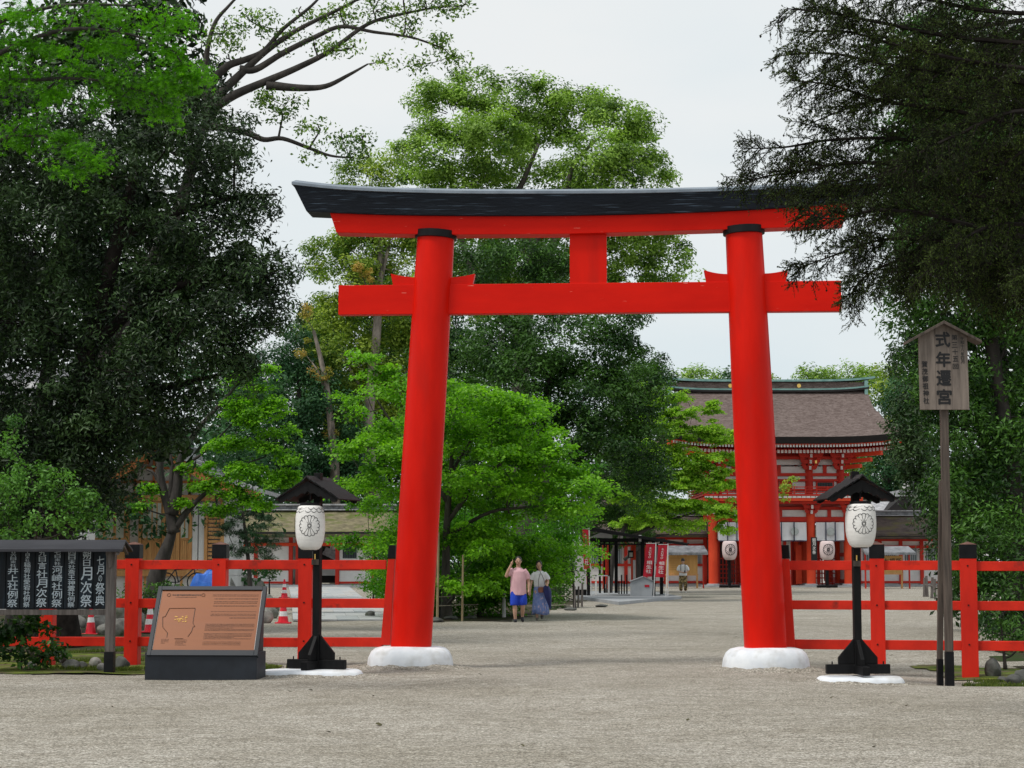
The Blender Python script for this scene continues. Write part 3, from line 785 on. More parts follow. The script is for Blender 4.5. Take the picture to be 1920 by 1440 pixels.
def gravel_heap(cx, cy, rx, ry, h, seed, z=0.0):
    """loose gravel raked up against the foot of a white stone"""
    m = MB(); n, k = 96, 9; rnd = random.Random(seed); ph = [rnd.uniform(0, 6) for _ in range(5)]
    for j in range(k):
        t = j / (k - 1)
        for i in range(n):
            a = 2 * PI * i / n
            wob = 1 + .05 * math.sin(3 * a + ph[0]) + .04 * math.sin(7 * a + ph[1]) + .02 * math.sin(17 * a + ph[2])
            rr = .86 + .62 * t * wob
            front = .55 + .45 * max(0, -math.sin(a - .3))
            zz = h * front * (1 - t) ** 1.4 * (1 + .35 * math.sin(5 * a + ph[3]) + .2 * math.sin(13 * a + ph[4])) + (rnd.uniform(-.006, .008) if 0 < t < 1 else 0)
            x, y = cx + rx * rr * math.cos(a), cy + ry * rr * math.sin(a)
            m.v.append((x, y, gz(x, y) + (.0 if t == 1 else .006) + zz + z * (1 - t) - (.02 if t == 1 else 0)))
    for j in range(k - 1):
        for i in range(n): i2 = (i + 1) % n; m.f.append((j * n + i, (j + 1) * n + i, (j + 1) * n + i2, j * n + i2))
    tag(m.build("raked_gravel", GRAVEL, smooth_=True), kind='structure')
for i_, (pts, rad) in enumerate(PP):
    b_ = Vector((TP.o.x, TP.o.y)) + TP.e * pts[0][0]
    gravel_heap(b_.x, b_.y, .66, .63, .055, 20 + i_)
p = W(595, 1100, 27.6); gravel_heap(p.x - .06, 27.45, .70, .46, .035, 31)
p = W(1606, 1100, 26.7); gravel_heap(p.x + .02, 26.6, .58, .42, .03, 32)

# ================================================================ BLACK NOTICE BOARD
NB = Plane(-8, 27.6, 0, 27.6)
nb_root = thing("notice_board", "roofed black board lettered in white brush writing, at the left beside the copper panel", "notice board", (-7.2, 27.6, 0))
def nz_(px, py): u, z = NB.uz(px, py); return (u - 8 + 7.2, z)
xr0, xr1 = nz_(200, 1100)[0], nz_(216.5, 1100)[0]
xl1 = nz_(-170, 1100)[0]; xl0 = xl1 - .13
for a, b in ((xr0, xr1), (xl0, xl1)):
    m = MB(); m.box(a, b, -.07, .07, nz_(0, 1222)[1], nz_(0, 1024)[1]); m.build("post", GRYW, nb_root, bevel=.006)
    m = MB(); m.box(a - .006, b + .006, -.076, .076, -.05, nz_(0, 1222)[1] - .001); m.build("black_foot", BLKC, nb_root, bevel=.004)
m = MB(); m.box(xl1 + .002, xr0 - .002, -.03, .05, nz_(0, 1153)[1], nz_(0, 1143)[1]); m.build("bottom_rail", GRYW, nb_root, bevel=.004)
m = MB(); m.box(xl1 + .002, xr0 - .002, .02, .05, nz_(0, 1142)[1], nz_(0, 1024)[1]); m.build("back_board", SLATM, nb_root)
# curved bracket under the roof
m = MB(); m.prism([(xr0 - .002, nz_(0, 1028)[1]), (xr0 - .002, nz_(0, 1040)[1]), (xr0 + .04, nz_(0, 1056)[1]), (xr0 + .055, nz_(0, 1066)[1]), (xr1 - .03, nz_(0, 1060)[1]), (xr1 - .02, nz_(0, 1028)[1])], -.10, -.072); m.build("carved_bracket", GRYW, nb_root)
# roof, long axis left to right: front slope and back slope
zt = nz_(0, 1012)[1]; ze_ = nz_(0, 1031)[1]
xa = nz_(-200, 0)[0]; xb = nz_(240, 1020)[0]
for sy in (-1, 1):
    m = MB()
    m.add([(xa, 0, zt), (xb - .03, 0, zt), (xb + .0, sy * .38, ze_ + .01), (xa, sy * .38, ze_ + .01),
           (xa, 0, zt - .03), (xb - .03, 0, zt - .03), (xb, sy * .38, ze_ - .03), (xa, sy * .38, ze_ - .03)],
          [(0, 1, 2, 3), (7, 6, 5, 4), (0, 4, 5, 1), (1, 5, 6, 2), (2, 6, 7, 3), (3, 7, 4, 0)])
    m.build("roof_slope", ROOFM, nb_root, bevel=.003)
m = MB(); m.prism([(-.34, ze_ - .035), (0, zt - .04), (.34, ze_ - .035), (.34, ze_ - .075), (0, zt - .09), (-.34, ze_ - .075)], xb - .10, xb - .06, Matrix.Rotation(-PI / 2, 4, 'Z') @ Matrix.Scale(-1, 4, (1, 0, 0))); 
m.build("gable_board", GRYW, nb_root)
COLS = [(188, 1045, "七月の祭典", [1.0, 1.0, .75, 1.35, 1.15], 17, 1042),
        (162, 1040, "朔日月次祭", [.85, .65, 1.35, 1.25, 1.25], 21, 1032),
        (134, 1036, "四日末社斎王神霊社例祭", [.9] * 4 + [1.05] * 7, 13, 1032),
        (107, 1036, "七日末社河崎社例祭", [.62, .5, .5, .6, 1.2, 1.2, 1.2, 1.25, 1.25], 19, 1032),
        (78.5, 1036, "九日言社月次祭", [.8, .7, 1.0, 1.25, 1.2, 1.25, 1.3], 20, 1032),
        (50.5, 1036, "十日末社稲荷社愛宕社例祭", [.5, .5, .5, .55, 1, 1, 1, 1, 1, 1, 1, 1], 12, 1032),
        (24, 1036, "廿六日末社井上社例祭", [.5, .5, .5, .5, .55, 1.1, 1.1, 1.3, 1.3, 1.3], 19, 1032)]
for i in range(14):
    pxc = 188 - i * 27.3
    a = nz_(pxc - 12.8, 1100)[0]; b = nz_(pxc + 12.8, 1100)[0]
    m = MB(); m.box(a, min(b, xr0 - .004), -.004 + .002 * (i % 2), .019, nz_(0, 1141)[1], nz_(0, 1028)[1]); m.build("hanging_plank", SLATM, nb_root, bevel=.003)
for cx, _, txt, wts, cw, ytop in COLS:
    ybot = 1139 if txt != "七月の祭典" else 1136
    tot = sum(wts); y = ytop; lst = []
    cxu = nz_(cx, 1100)[0]; pxm = NB.uz(101, 1100)[0] - NB.uz(100, 1100)[0]
    for c, wt in zip(txt, wts):
        h = (ybot - ytop) * wt / tot; zc = nz_(0, y + h / 2)[1]
        wch = cw * (1.0 if wt >= .8 * max(wts) else .62 * wt / max(wts) + .32)
        if c == "の": wch *= .6
        lst.append((c, cxu, zc, wch * pxm, h * .90 * pxm)); y += h
    stroke_text(lst, nb_root, CHALK, Matrix.Translation((0, -.008, 0)), "lettering", .002, .012)

# ================================================================ COPPER INFORMATION PANEL
ipos = W(377, 1240, 26.35)
ip = thing("information_panel", "slanted copper information panel in a dark grey frame on a low black plinth", "information panel", (ipos.x, 26.35, 0), R(-4))
PXI = 26.35 / FPX
m = MB(); m.box(-.77, .77, -.02, .60, -.06, .36); m.build("plinth", DGREY, ip, bevel=.004)
tilt = math.atan2(.58, .91)
A = Matrix.Translation((.02, -.03, .315)) @ Matrix.Rotation(-tilt, 4, 'X')
hh = 1.10
m = MB(); fw = .055
for (x0, x1, z0, z1) in ((-.765, -.71, 0, hh), (.71, .765, 0, hh), (-.709, .709, 0, .085), (-.709, .709, hh - .06, hh)):
    mm_ = MB(); mm_.box(x0, x1, -.02, .05, z0, z1, A); mm_.build("frame_rail", DGREY, ip, bevel=.003)
m = MB(); m.box(-.7085, .7085, .0, .03, .0855, hh - .0605, A); plate = m.build("copper_plate", COPPER, ip)
for x0, x1 in ((-.7075, -.702), (.702, .7075)):
    m = MB(); m.box(x0, x1, -.006, -.001, .10, hh - .07, A); m.build("edge_strip", SILV, ip)
m = MB(); m.prism([(.0, .32), (.57, .32), (.60, 1.15), (.57, 1.19)], -.74, .74, Matrix.Rotation(PI / 2, 4, 'Z')); m.build("rear_housing", DGREY, ip)
def engr(x0, x1, z0, z1, mat, name, y=-.0035):
    m = MB(); m.box(x0, x1, y, y + .003, z0, z1, A); return m.build(name, mat, ip)
rn = random.Random(4)
def text_rows(x0, x1, ztop, n, step, h, ragged=False):
    m = MB()
    for r_ in range(n):
        z = ztop - r_ * step; x = x0
        end = x1 if not (ragged and r_ % 4 == 3) else x0 + (x1 - x0) * rn.uniform(.4, .8)
        while x < end:
            wl = rn.uniform(.006, .016)
            m.box(x, min(x + wl, end), -.0035, -.001, z - h / 2 * rn.uniform(.5, 1), z + h / 2 * rn.uniform(.6, 1), A)
            x += wl + rn.uniform(.003, .010)
    return m
tb = text_rows(-.55, -.15, .965, 1, .03, .028); 
tb2 = text_rows(-.5, -.2, .93, 1, .03, .010)
bodyt = MB()
for blk in ((.02, .66, .97, 2, .020, .007), (.05, .66, .905, 1, .02, .014), (.05, .66, .86, 2, .024, .010), (.05, .66, .79, 1, .02, .016), (.03, .66, .70, 1, .024, .007), (.03, .66, .66, 2, .024, .009),
            (.30, .66, .60, 1, .03, .014), (-.02, .66, .50, 6, .020, .010), (-.02, .64, .35, 5, .020, .009), (-.02, .5, .22, 3, .022, .008), (-.6, -.5, .26, 4, .02, .008), (-.4, -.25, .25, 5, .02, .008)):
    t_ = text_rows(*blk, True); bodyt.add(t_.v, t_.f)
o = bodyt.build("small_engraved_text", ENGR, ip); tag(o, kind='stuff')
tb.add(tb2.v, tb2.f); o = tb.build("engraved_heading", ENGB, ip); tag(o, kind='stuff')
for cx in (-.60, -.115):
    m = MB()
    for k in range(12):
        a0, a1 = k * PI / 6, (k + 1) * PI / 6
        m.beam(A @ Vector((cx + .024 * math.cos(a0), -.003, .965 + .024 * math.sin(a0))), A @ Vector((cx + .024 * math.cos(a1), -.003, .965 + .024 * math.sin(a1))), .006, .003)
    m.build("engraved_emblem", ENGB, ip)
mp_ = [(-.56, .75), (-.20, .755), (-.20, .52), (-.165, .46), (-.19, .455), (-.20, .38), (-.24, .30)]
mp2 = [(-.56, .75), (-.60, .62), (-.635, .61), (-.61, .45), (-.53, .36), (-.53, .29)]
m = MB()
for L_ in (mp_, mp2, [(-.42, .27), (-.30, .27)]):
    for a, b in zip(L_, L_[1:]): m.beam(A @ Vector((a[0], -.0035, a[1])), A @ Vector((b[0], -.0035, b[1])), .007, .003)
m.build("engraved_map_outline", ENGB, ip)
m = MB()
for k in range(26):
    x = rn.uniform(-.47, -.30); z = rn.uniform(.52, .62); m.box(x, x + rn.uniform(.01, .03), -.0045, -.001, z, z + .009, A)
m.build("yellow_map_marks", pm("yellow_enamel", (.62, .33, .05), (.7, .4, .07), 9, .5), ip)['kind'] = 'stuff'

# ================================================================ TALL WOODEN SIGNPOST
sp = W(1776, 1270, 26.2)
sgn = thing("signpost", "tall weathered wooden signboard under a small gabled roof, lettered in black brush writing", "signpost", (sp.x, 26.2, -.1), R(0))
SP = Plane(0, 26.2, 1, 26.2)
def sz(px, py): u, z = SP.uz(px, py); return (u - sp.x, z + .1)
BT, BB = sz(1720, 636), sz(1723, 769)
b0, b1 = sz(1721, 700)[0], sz(1813.5, 700)[0]
t0, t1 = sz(1719.5, 640)[0], sz(1811, 640)[0]; z_t = sz(0, 634)[1]; z_b = sz(0, 769)[1]; z_a = sz(0, 607)[1]
bb0, bb1 = sz(1723, 769)[0], sz(1815, 769)[0]
xc = (t0 + t1) / 2
# three upright boards side by side
for k in range(3):
    f0, f1 = k / 3, (k + 1) / 3
    def X(f, z):
        a = t0 + (t1 - t0) * f; b = bb0 + (bb1 - bb0) * f; q = (z - z_b) / (z_t - z_b); return b + (a - b) * q
    def top(f): return z_t + (z_a - z_t) * (1 - abs(f - .5) * 2)
    fs = [f0, (f0 + f1) / 2, f1]
    poly = [(X(f0, z_b) + .001, z_b), (X(f1, z_b) - .001, z_b)] + [(X(f, z_t) + (-.001 if f == f1 else .001 if f == f0 else 0), top(f)) for f in reversed(fs)]
    m = MB(); m.prism(poly, -.085, -.05); m.build("board", SIGNW, sgn, bevel=.003)
for sx in (-1, 1):
    ex = sz(1697 if sx < 0 else 1835, 641); 
    ap = (xc, sz(0, 601)[1])
    a = Vector((ap[0], 0, ap[1])); b = Vector((ex[0], 0, ex[1]))
    nrm = Vector((0, 0, -.035))
    m = MB(); m.prism([(a.x, a.z - .02), (b.x, b.z), (b.x, b.z - .038), (a.x, a.z - .066)], -.19, .12); m.build("roof_board", POSTW, sgn, bevel=.004)
p0 = sz(1765, 640); p1 = sz(1766, 769); p2 = sz(1781, 1222); p3 = sz(1782, 1280)
m = MB(); m.beam((sz(1766.5, 612)[0], .0, z_a - .06), (sz(1779.5, 1222)[0], -.0, sz(0, 1222)[1]), .105, .09, (0, 1, 0)); m.build("post", POSTW, sgn, bevel=.006)
m = MB(); m.beam((sz(1779.5, 1222)[0], -.0, sz(0, 1222)[1] - .001), (sz(1780.5, 1275)[0], -.0, -.10), .112, .097, (0, 1, 0)); m.build("black_foot", BLKC, sgn, bevel=.004)
# the rear stay
m = MB(); m.beam((sz(1769, 900)[0], .10, sz(0, 900)[1]), (sz(1769, 1237)[0], .22, sz(0, 1237)[1]), .07, .09, (0, 1, 0)); m.build("rear_stay", POSTW, sgn, bevel=.005)
m = MB(); m.beam((sz(1769, 1237)[0], .22, sz(0, 1237)[1] - .001), (sz(1769.2, 1270)[0], .23, -.10), .077, .097, (0, 1, 0)); m.build("black_stay_foot", BLKC, sgn)
q = 26.1 / FPX
def sc_(px, py, s_, h=None): u, z = sz(px, py); return (u, z, s_ * q, (h or s_) * q)
F_ = Matrix.Translation((0, -.0875, 0))
stroke_text([(c, *sc_(1765 + i * 1.0, y, 26.5, 28)) for i, (c, y) in enumerate(zip("式年遷宮", (638, 675, 710, 745)))], sgn, INK, F_, "lettering", .003, .035)
stroke_text([(c, *sc_(x, y, 10.5, h)) for c, x, y, h in zip("第三十五回", (1787, 1787, 1788, 1789, 1789), (634, 648, 661, 674, 688), (10, 10, 10, 10, 9.5))], sgn, INK, F_, "lettering", .003, .018)
stroke_text([(c, *sc_(1801 + .2 * i, 636 + i * 7.2, 6.5, 6.8)) for i, c in enumerate("令和十八年四月")], sgn, INK, F_, "lettering", .003, .012)
stroke_text([(c, *sc_(1731 + .6 * i, 684 + i * 13.6, 10.5, 11.5)) for i, c in enumerate("賀茂御祖神社")], sgn, INK, F_, "lettering", .003, .02)

# ================================================================ TWO STOREY SHRINE GATE (about 120 m away)
GY = 120.0
g0 = W(1464.5, 1098, GY)
gate = thing("shrine_gate", "two storey vermilion shrine gate with a big bark thatched roof and white curtains", "shrine gate", (g0.x, GY, 0), 0)
KG = GY / FPX
def gx(px): return (px - 1464.5) * KG
def gzz(py): return CAMZ + (1052 - py) * KG * 1.0 + 0.0
def gbox(name, x0, x1, y0, y1, ya, yb, mat, parent=None, bevel=0):
    """pixel box on the gate: x0..x1, y0(top)..y1(bottom) in pixels; ya..yb in metres from the front plane"""
    m = MB(); m.box(gx(x0), gx(x1), ya, yb, gzz(y1), gzz(y0)); return m.build(name, mat, parent or gate, bevel=bevel)
DEP = 6.0
gbox("stone_podium", 1318, 1612, 1097.5, 1106, -1.2, DEP + 1.2, CONC)
px4 = [1338, 1408, 1521, 1591]
for dd in (0, DEP / 2, DEP):
    for x in px4:
        m = MB(); m.tube([(gx(x), dd, 0.08), (gx(x), dd, gzz(950))], .285, 16); m.build("lower_pillar", REDO, gate, smooth_='auto')
        m = MB(); m.lathe([(.42, .05), (.42, .16), (.34, .20)], 12, Matrix.Translation((gx(x), dd, 0))); m.build("pillar_stone", CONC, gate)
# beams of the lower storey
for dd in (0, DEP):
    gbox("lower_tie_beam", 1322, 1607, 970, 978.5, dd - .14, dd + .14, REDG)
    gbox("upper_tie_beam", 1326, 1603, 951, 956, dd - .16, dd + .16, REDG)
    for a, b in zip(px4, px4[1:]):
        w_ = b - a
        gbox("white_wall_panel", a + 7, b - 7, 957, 969.5, dd - .03, dd + .03, PLAS)
        mid = (a + b) / 2
        gbox("strut", mid - 3.5, mid + 3.5, 956.5, 969.6, dd - .10, dd + .10, REDG)
for x in (px4[0], px4[3]):
    m = MB(); m.box(gx(x) - .06, gx(x) + .06, .3, DEP - .3, .2, gzz(957)); m.build("side_wall", PLAS, gate)
    for yb in (970, 1040, 1090):
        m = MB(); m.box(gx(x) - .12, gx(x) + .12, .29, DEP - .29, gzz(yb) - .12, gzz(yb) + .12); m.build("side_beam", REDG, gate)
# bracket complexes
def bracket(cx, ytop, ybot, half, dd, sgn=-1, tiers=3):
    """stepped bracket arms under a beam, pixel sizes"""
    m = MB()
    for t in range(tiers):
        f = (t + .5) / tiers
        yy = ybot + (ytop - ybot) * f
        hw = half * (.45 + .55 * f)
        z = gzz(yy)
        out = .25 + .75 * f
        x0, x1 = gx(cx - hw), gx(cx + hw)
        h = abs(gzz(ytop) - gzz(ybot)) / tiers * .42
        # curved bottomed arm
        m.prism([(x0, z + h), (x0, z + h * .2), (x0 + .12, z - h * .6), (x1 - .12, z - h * .6), (x1, z + h * .2), (x1, z + h)], dd + sgn * out - .09, dd + sgn * out + .09)
        m.box(gx(cx) - .09, gx(cx) + .09, min(dd, dd + sgn * (out + .2)), max(dd, dd + sgn * (out + .2)), z - h * .5, z + h)
        for k in (-1, 0, 1):
            c = gx(cx) + k * (x1 - x0) / 2 * .86
            m.box(c - .14, c + .14, dd + sgn * out - .14, dd + sgn * out + .14, z + h, z + h * 1.9)
    o = m.build("bracket_arms", REDG, gate)
    m = MB()
    for t in range(tiers):
        f = (t + .5) / tiers; yy = ybot + (ytop - ybot) * f; z = gzz(yy); out = .25 + .75 * f
        m.box(gx(cx) - .07, gx(cx) + .07, dd + sgn * (out + .215), dd + sgn * (out + .20), z - .1, z + .12)
    m.build("painted_arm_end", PLAS, gate)
for dd, sg in ((0, -1), (DEP, 1)):
    for x in px4: bracket(x, 938, 966, 22, dd, sg, 3)
# balcony
BX0, BX1 = 1317, 1612
gbox("balcony_floor", BX0, BX1, 934, 941, -1.45, DEP + 1.45, REDO)
gbox("balcony_beam", BX0 + 6, BX1 - 6, 941.2, 946, -1.1, DEP + 1.1, REDG)
n = 34
for k in range(n):
    a = BX0 + 2 + (BX1 - BX0 - 4) * k / n; b = BX0 + 2 + (BX1 - BX0 - 4) * (k + .86) / n
    gbox("white_floor_end", a, b, 932.2, 935.6, -1.50, -1.452, PLAS)
gbox("floor_edge_board", BX0 - 1, BX1 + 1, 928.5, 932, -1.52, DEP + 1.5, REDG)
for y_, h_ in ((914.5, 1.8), (919.5, 1.2), (924.5, 1.8)):
    for dd in (-1.40, DEP + 1.40):
        gbox("balcony_rail", BX0 - 5, BX1 + 5, y_, y_ + h_, dd - .04, dd + .04, REDG)
    for sx in (BX0 + 2, BX1 - 2):
        m = MB(); m.box(gx(sx) - .04, gx(sx) + .04, -1.36, DEP + 1.36, gzz(y_ + h_), gzz(y_)); m.build("balcony_rail", REDG, gate)
for k in range(15):
    x = BX0 + 3 + (BX1 - BX0 - 6) * k / 14
    gbox("baluster", x - 1.2, x + 1.2, 914, 928.4, -1.46, -1.441, REDG)
# upper storey
ux = [1350, 1408, 1521, 1580]
for dd in (.35, DEP - .35):
    for x in ux:
        m = MB(); m.tube([(gx(x), dd, gzz(930)), (gx(x), dd, gzz(868))], .25, 14); m.build("upper_pillar", REDG, gate, smooth_='auto')
    gbox("wall_beam", 1346, 1596, 887.5, 893, dd - .20, dd + .20, REDG)
    gbox("wall_beam", 1346, 1594, 898.5, 903, dd - .18, dd + .18, REDG)
    gbox("sill_beam", 1346, 1594, 917, 921, dd - .18, dd + .18, REDG)
    for i, (a, b) in enumerate(zip(ux, ux[1:])):
        gbox("white_wall_panel", a + 6, b - 6, 875, 887.4, dd - .03, dd + .03, PLAS)
        gbox("white_wall_panel", a + 6, b - 6, 893.1, 898.4, dd - .03, dd + .03, PLAS)
        gbox("white_wall_panel", a + 6, b - 6, 903.1, 916.9, dd - .03, dd + .03, PLAS)
        gbox("white_wall_panel", a + 6, b - 6, 921.1, 930, dd - .03, dd + .03, PLAS)
        mid = (a + b) / 2
        gbox("strut", mid - 3.5, mid + 3.5, 872, 887.4, dd - .10, dd + .10, REDG)
        sg = -1 if dd < 3 else 1
        ya, yb = sorted((dd + sg * .035, dd + sg * .11))
        if i == 1:
            wx = [(1436, 1496)]
            gbox("door_leaf", 1440, 1464, 903.1, 927, ya, yb, REDG); gbox("door_leaf", 1465, 1489, 903.1, 927, ya, yb, REDG)
        else:
            hw = 14
            fr_ = gbox("window", mid - hw - 3, mid + hw + 3, 903.2, 916.8, ya, yb, REDG)
            y2 = sorted((dd + sg * .112, dd + sg * .14))
            gbox("lattice", mid - hw, mid + hw, 905.2, 914.5, y2[0], y2[1], WINB, fr_)
            for k in range(9):
                xx = mid - hw + 2 + k * (2 * hw - 4) / 8
                y3 = sorted((dd + sg * .141, dd + sg * .17))
                gbox("lattice_bar", xx - .5, xx + .5, 905.2, 914.5, y3[0], y3[1], EAVE, fr_)
for x in (ux[0], ux[3]):
    m = MB(); m.box(gx(x) - .05, gx(x) + .05, .6, DEP - .6, gzz(930), gzz(868)); m.build("side_wall", PLAS, gate)
    for yb in (890, 900, 919):
        m = MB(); m.box(gx(x) - .16, gx(x) + .16, .56, DEP - .56, gzz(yb) - .09, gzz(yb) + .09); m.build("side_beam", REDG, gate)
for dd, sg in ((.35, -1), (DEP - .35, 1)):
    for x in ux: bracket(x, 851, 884, 25, dd, sg, 3)
    gbox("purlin", 1322, 1608, 857, 862, dd + sg * .55 - .1, dd + sg * .55 + .1, REDG)
    gbox("upper_purlin", 1300, 1632, 846, 850.5, dd + sg * 1.25 - .1, dd + sg * 1.25 + .1, REDG)
    gbox("white_cove", 1350, 1580, 862, 872, dd + sg * .05 - .02, dd + sg * .05 + .02, PLAS)
    gbox("upper_wall", 1348, 1582, 838, 861.9, dd + sg * .05 - .04, dd + sg * .05 + .04, REDG)
gbox("gold_fitting", 1526.5, 1530, 865.5, 871, -1.02, -.99, GOLD)
# corner brackets running out diagonally
for sx, x in ((1, ux[3]), (-1, ux[0])):
    for t in range(3):
        m = MB(); y_ = 878 - t * 11; L_ = 1.1 + t * .55
        m.beam((gx(x) - sx * .1, .45, gzz(y_)), (gx(x) + sx * L_, .35 - L_, gzz(y_ - 3)), .26, .24); m.build("corner_arm", REDO, gate)
# roof
RX0, RX1 = gx(1243), gx(1690)
rc = (RX0 + RX1) / 2; A_ = (RX1 - RX0) / 2; B_ = 5.9; RYC = DEP / 2
zr = gzz(727) + .1; ze2 = gzz(825)
GA = gx(1648) - rc
def roofz(x, y):
    ty = min(1, abs(y) / B_)
    z = ze2 + (zr - ze2) * (1 - ty) ** 1.22 if ty < 1 else ze2
    ax = abs(x)
    if ax > GA:
        f = (A_ - ax) / (A_ - GA)
        zs = ze2 + 2.3 * max(0, f) ** 1.1
        z = min(z, zs)
    z += .38 * (ax / A_) ** 4 * (ty) ** 2 + .25 * (ax / A_) ** 6 * (1 - ty) * 0
    return z
xs_ = sorted(set([-A_ + A_ * 2 * i / 40 for i in range(41)] + [GA, GA + .02, -GA, -GA - .02]))
ys_ = [-B_ + B_ * 2 * i / 36 for i in range(37)]
m = MB(); nx_ = len(xs_)
TH = .42
for k_, off in ((0, 0), (1, -TH)):
    for y in ys_:
        for x in xs_:
            s_ = 1 - (.035 if k_ else 0)
            m.v.append((rc + x * s_, RYC + y * s_, roofz(x, y) + off))
NB_ = len(xs_) * len(ys_)
for j in range(len(ys_) - 1):
    for i in range(nx_ - 1):
        a = j * nx_ + i
        m.f.append((a, a + 1, a + nx_ + 1, a + nx_))
th = m.build("thatched_roof", THATCH, gate)
# dark edge of the roof
me_ = MB(); me_.v = list(m.v)
def idx(i, j): return j * nx_ + i
rim = [idx(i, 0) for i in range(nx_)] + [idx(nx_ - 1, j) for j in range(1, len(ys_))] + [idx(i, len(ys_) - 1) for i in range(nx_ - 2, -1, -1)] + [idx(0, j) for j in range(len(ys_) - 2, 0, -1)]
for a, b in zip(rim, rim[1:] + rim[:1]): me_.f.append((b, a, a + NB_, b + NB_))
for j in range(len(ys_) - 1):
    for i in range(nx_ - 1):
        a = NB_ + j * nx_ + i; me_.f.append((a + nx_, a + nx_ + 1, a + 1, a))
me_.build("roof_edge", EAVE, gate)
# rafters, two rows, with white painted ends
def rafters(y_in, y_out, zoff, n, hw, hz, name):
    for k in range(n):
        x = -A_ + .55 + (2 * A_ - 1.1) * k / (n - 1)
        up = .38 * (abs(x) / A_) ** 4
        m = MB()
        zb = ze2 - TH + zoff
        m.beam((rc + x, RYC - y_in, zb + .55 + up * .4), (rc + x, RYC - y_out, zb + up), hw * 2, hz * 2)
        o = m.build(name, REDO, gate)
        m = MB(); m.cb((rc + x, RYC - y_out - .012, zb + up), (hw * 2.1, .02, hz * 2.1)); m.build("rafter_end", PLAS, o)
rafters(B_ - 2.6, B_ - .38, -.12, 74, .055, .07, "flying_rafter")
rafters(B_ - 3.2, B_ - 1.30, -.40, 62, .07, .10, "base_rafter")
m = MB()
pts_f = []
for k in range(41):
    x = -A_ + .45 + (2 * A_ - .9) * k / 40; pts_f.append((rc + x, RYC - (B_ - .42), ze2 - TH - .015 + .38 * (abs(x) / A_) ** 4))
for a, b in zip(pts_f, pts_f[1:]): m.beam(a, b, .10, .10)
m.build("eave_board", REDO, gate)
m = MB()
for sy in (-1, 1):
    for k in range(20):
        x = -A_ + .5 + (2 * A_ - 1.0) * k / 19
    m.add([(rc - A_ + .5, RYC + sy * (B_ - .5), ze2 - TH + .02), (rc + A_ - .5, RYC + sy * (B_ - .5), ze2 - TH + .02), (rc + A_ - 2.2, RYC + sy * (B_ - 3.3), ze2 + .25), (rc - A_ + 2.2, RYC + sy * (B_ - 3.3), ze2 + .25)], [(0, 1, 2, 3)])
for sx in (-1, 1):
    m.add([(rc + sx * (A_ - .5), RYC - B_ + .5, ze2 - TH + .02), (rc + sx * (A_ - .5), RYC + B_ - .5, ze2 - TH + .02), (rc + sx * (A_ - 2.2), RYC + B_ - 3.3, ze2 + .25), (rc + sx * (A_ - 2.2), RYC - B_ + 3.3, ze2 + .25)], [(0, 1, 2, 3)])
m.build("eave_soffit", REDG, gate)
for sx in (-1, 1):
    for k in range(16):
        y = -B_ + 1.2 + (2 * B_ - 2.4) * k / 15
        m = MB(); m.beam((rc + sx * (A_ - 2.4), RYC + y, ze2 + .12), (rc + sx * (A_ - .42), RYC + y, ze2 - TH - .06), .12, .15); m.build("side_rafter", REDO, gate)
    m = MB(); m.beam((rc + sx * (A_ - 3.0), RYC - B_ + 3.1, ze2 - .1), (rc + sx * (A_ - .25), RYC - B_ + .3, ze2 - TH + .16), .3, .36); m.build("hip_rafter", REDO, gate)
# gable ends with barge boards
for sx in (-1, 1):
    xg = rc + sx * (GA - .45)
    m = MB(); m.add([(xg, RYC - 3.0, ze2 + 1.5), (xg, RYC + 3.0, ze2 + 1.5), (xg, RYC, zr - .3)], [(0, 1, 2)]); m.build("gable_wall", PLAS, gate)
# ridge with green copper trim
ra, rb = gx(1262), gx(1646)
m = MB(); m.box(ra, rb, RYC - .28, RYC + .28, gzz(722.5), gzz(709)); m.build("ridge_box", THATCH, gate)
def ridge_bar(y0, y1, ext, hd, mat, nm):
    m = MB(); n_ = 24; a0, b0_ = ra - ext, rb + ext
    for k in range(n_):
        t0_, t1_ = k / n_, (k + 1) / n_
        def cz(t): return .22 * abs(2 * t - 1) ** 5
        xa_, xb_ = a0 + (b0_ - a0) * t0_, a0 + (b0_ - a0) * t1_
        m.add([(xa_, RYC - hd, gzz(y1) + cz(t0_)), (xb_, RYC - hd, gzz(y1) + cz(t1_)), (xb_, RYC + hd, gzz(y1) + cz(t1_)), (xa_, RYC + hd, gzz(y1) + cz(t0_)),
               (xa_, RYC - hd, gzz(y0) + cz(t0_)), (xb_, RYC - hd, gzz(y0) + cz(t1_)), (xb_, RYC + hd, gzz(y0) + cz(t1_)), (xa_, RYC + hd, gzz(y0) + cz(t0_))],
              [(0, 1, 5, 4), (3, 2, 6, 7)[::-1], (4, 5, 6, 7), (0, 3, 2, 1)] + ([(0, 4, 7, 3)] if k == 0 else []) + ([(1, 2, 6, 5)] if k == n_ - 1 else []))
    m.build(nm, mat, gate)
ridge_bar(704, 708, .5, .42, VERD, "copper_ridge_cap"); ridge_bar(708.1, 709.5, .2, .33, EAVE, "ridge_dark_board"); ridge_bar(721.5, 724.5, .15, .40, VERD, "copper_ridge_base")  # thin near-black board under the copper cap
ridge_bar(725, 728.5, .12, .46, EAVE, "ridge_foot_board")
for x in (1264, 1644):
    gbox("ridge_end_ornament", x - 3, x + 3, 706, 733, RYC - .45, RYC + .45, VERD)
for x in (1383, 1515):
    m = MB(); m.tube([(gx(x), RYC - .29, gzz(716)), (gx(x), RYC - .36, gzz(716))], .13, 14); m.build("gold_crest", GOLD, gate)
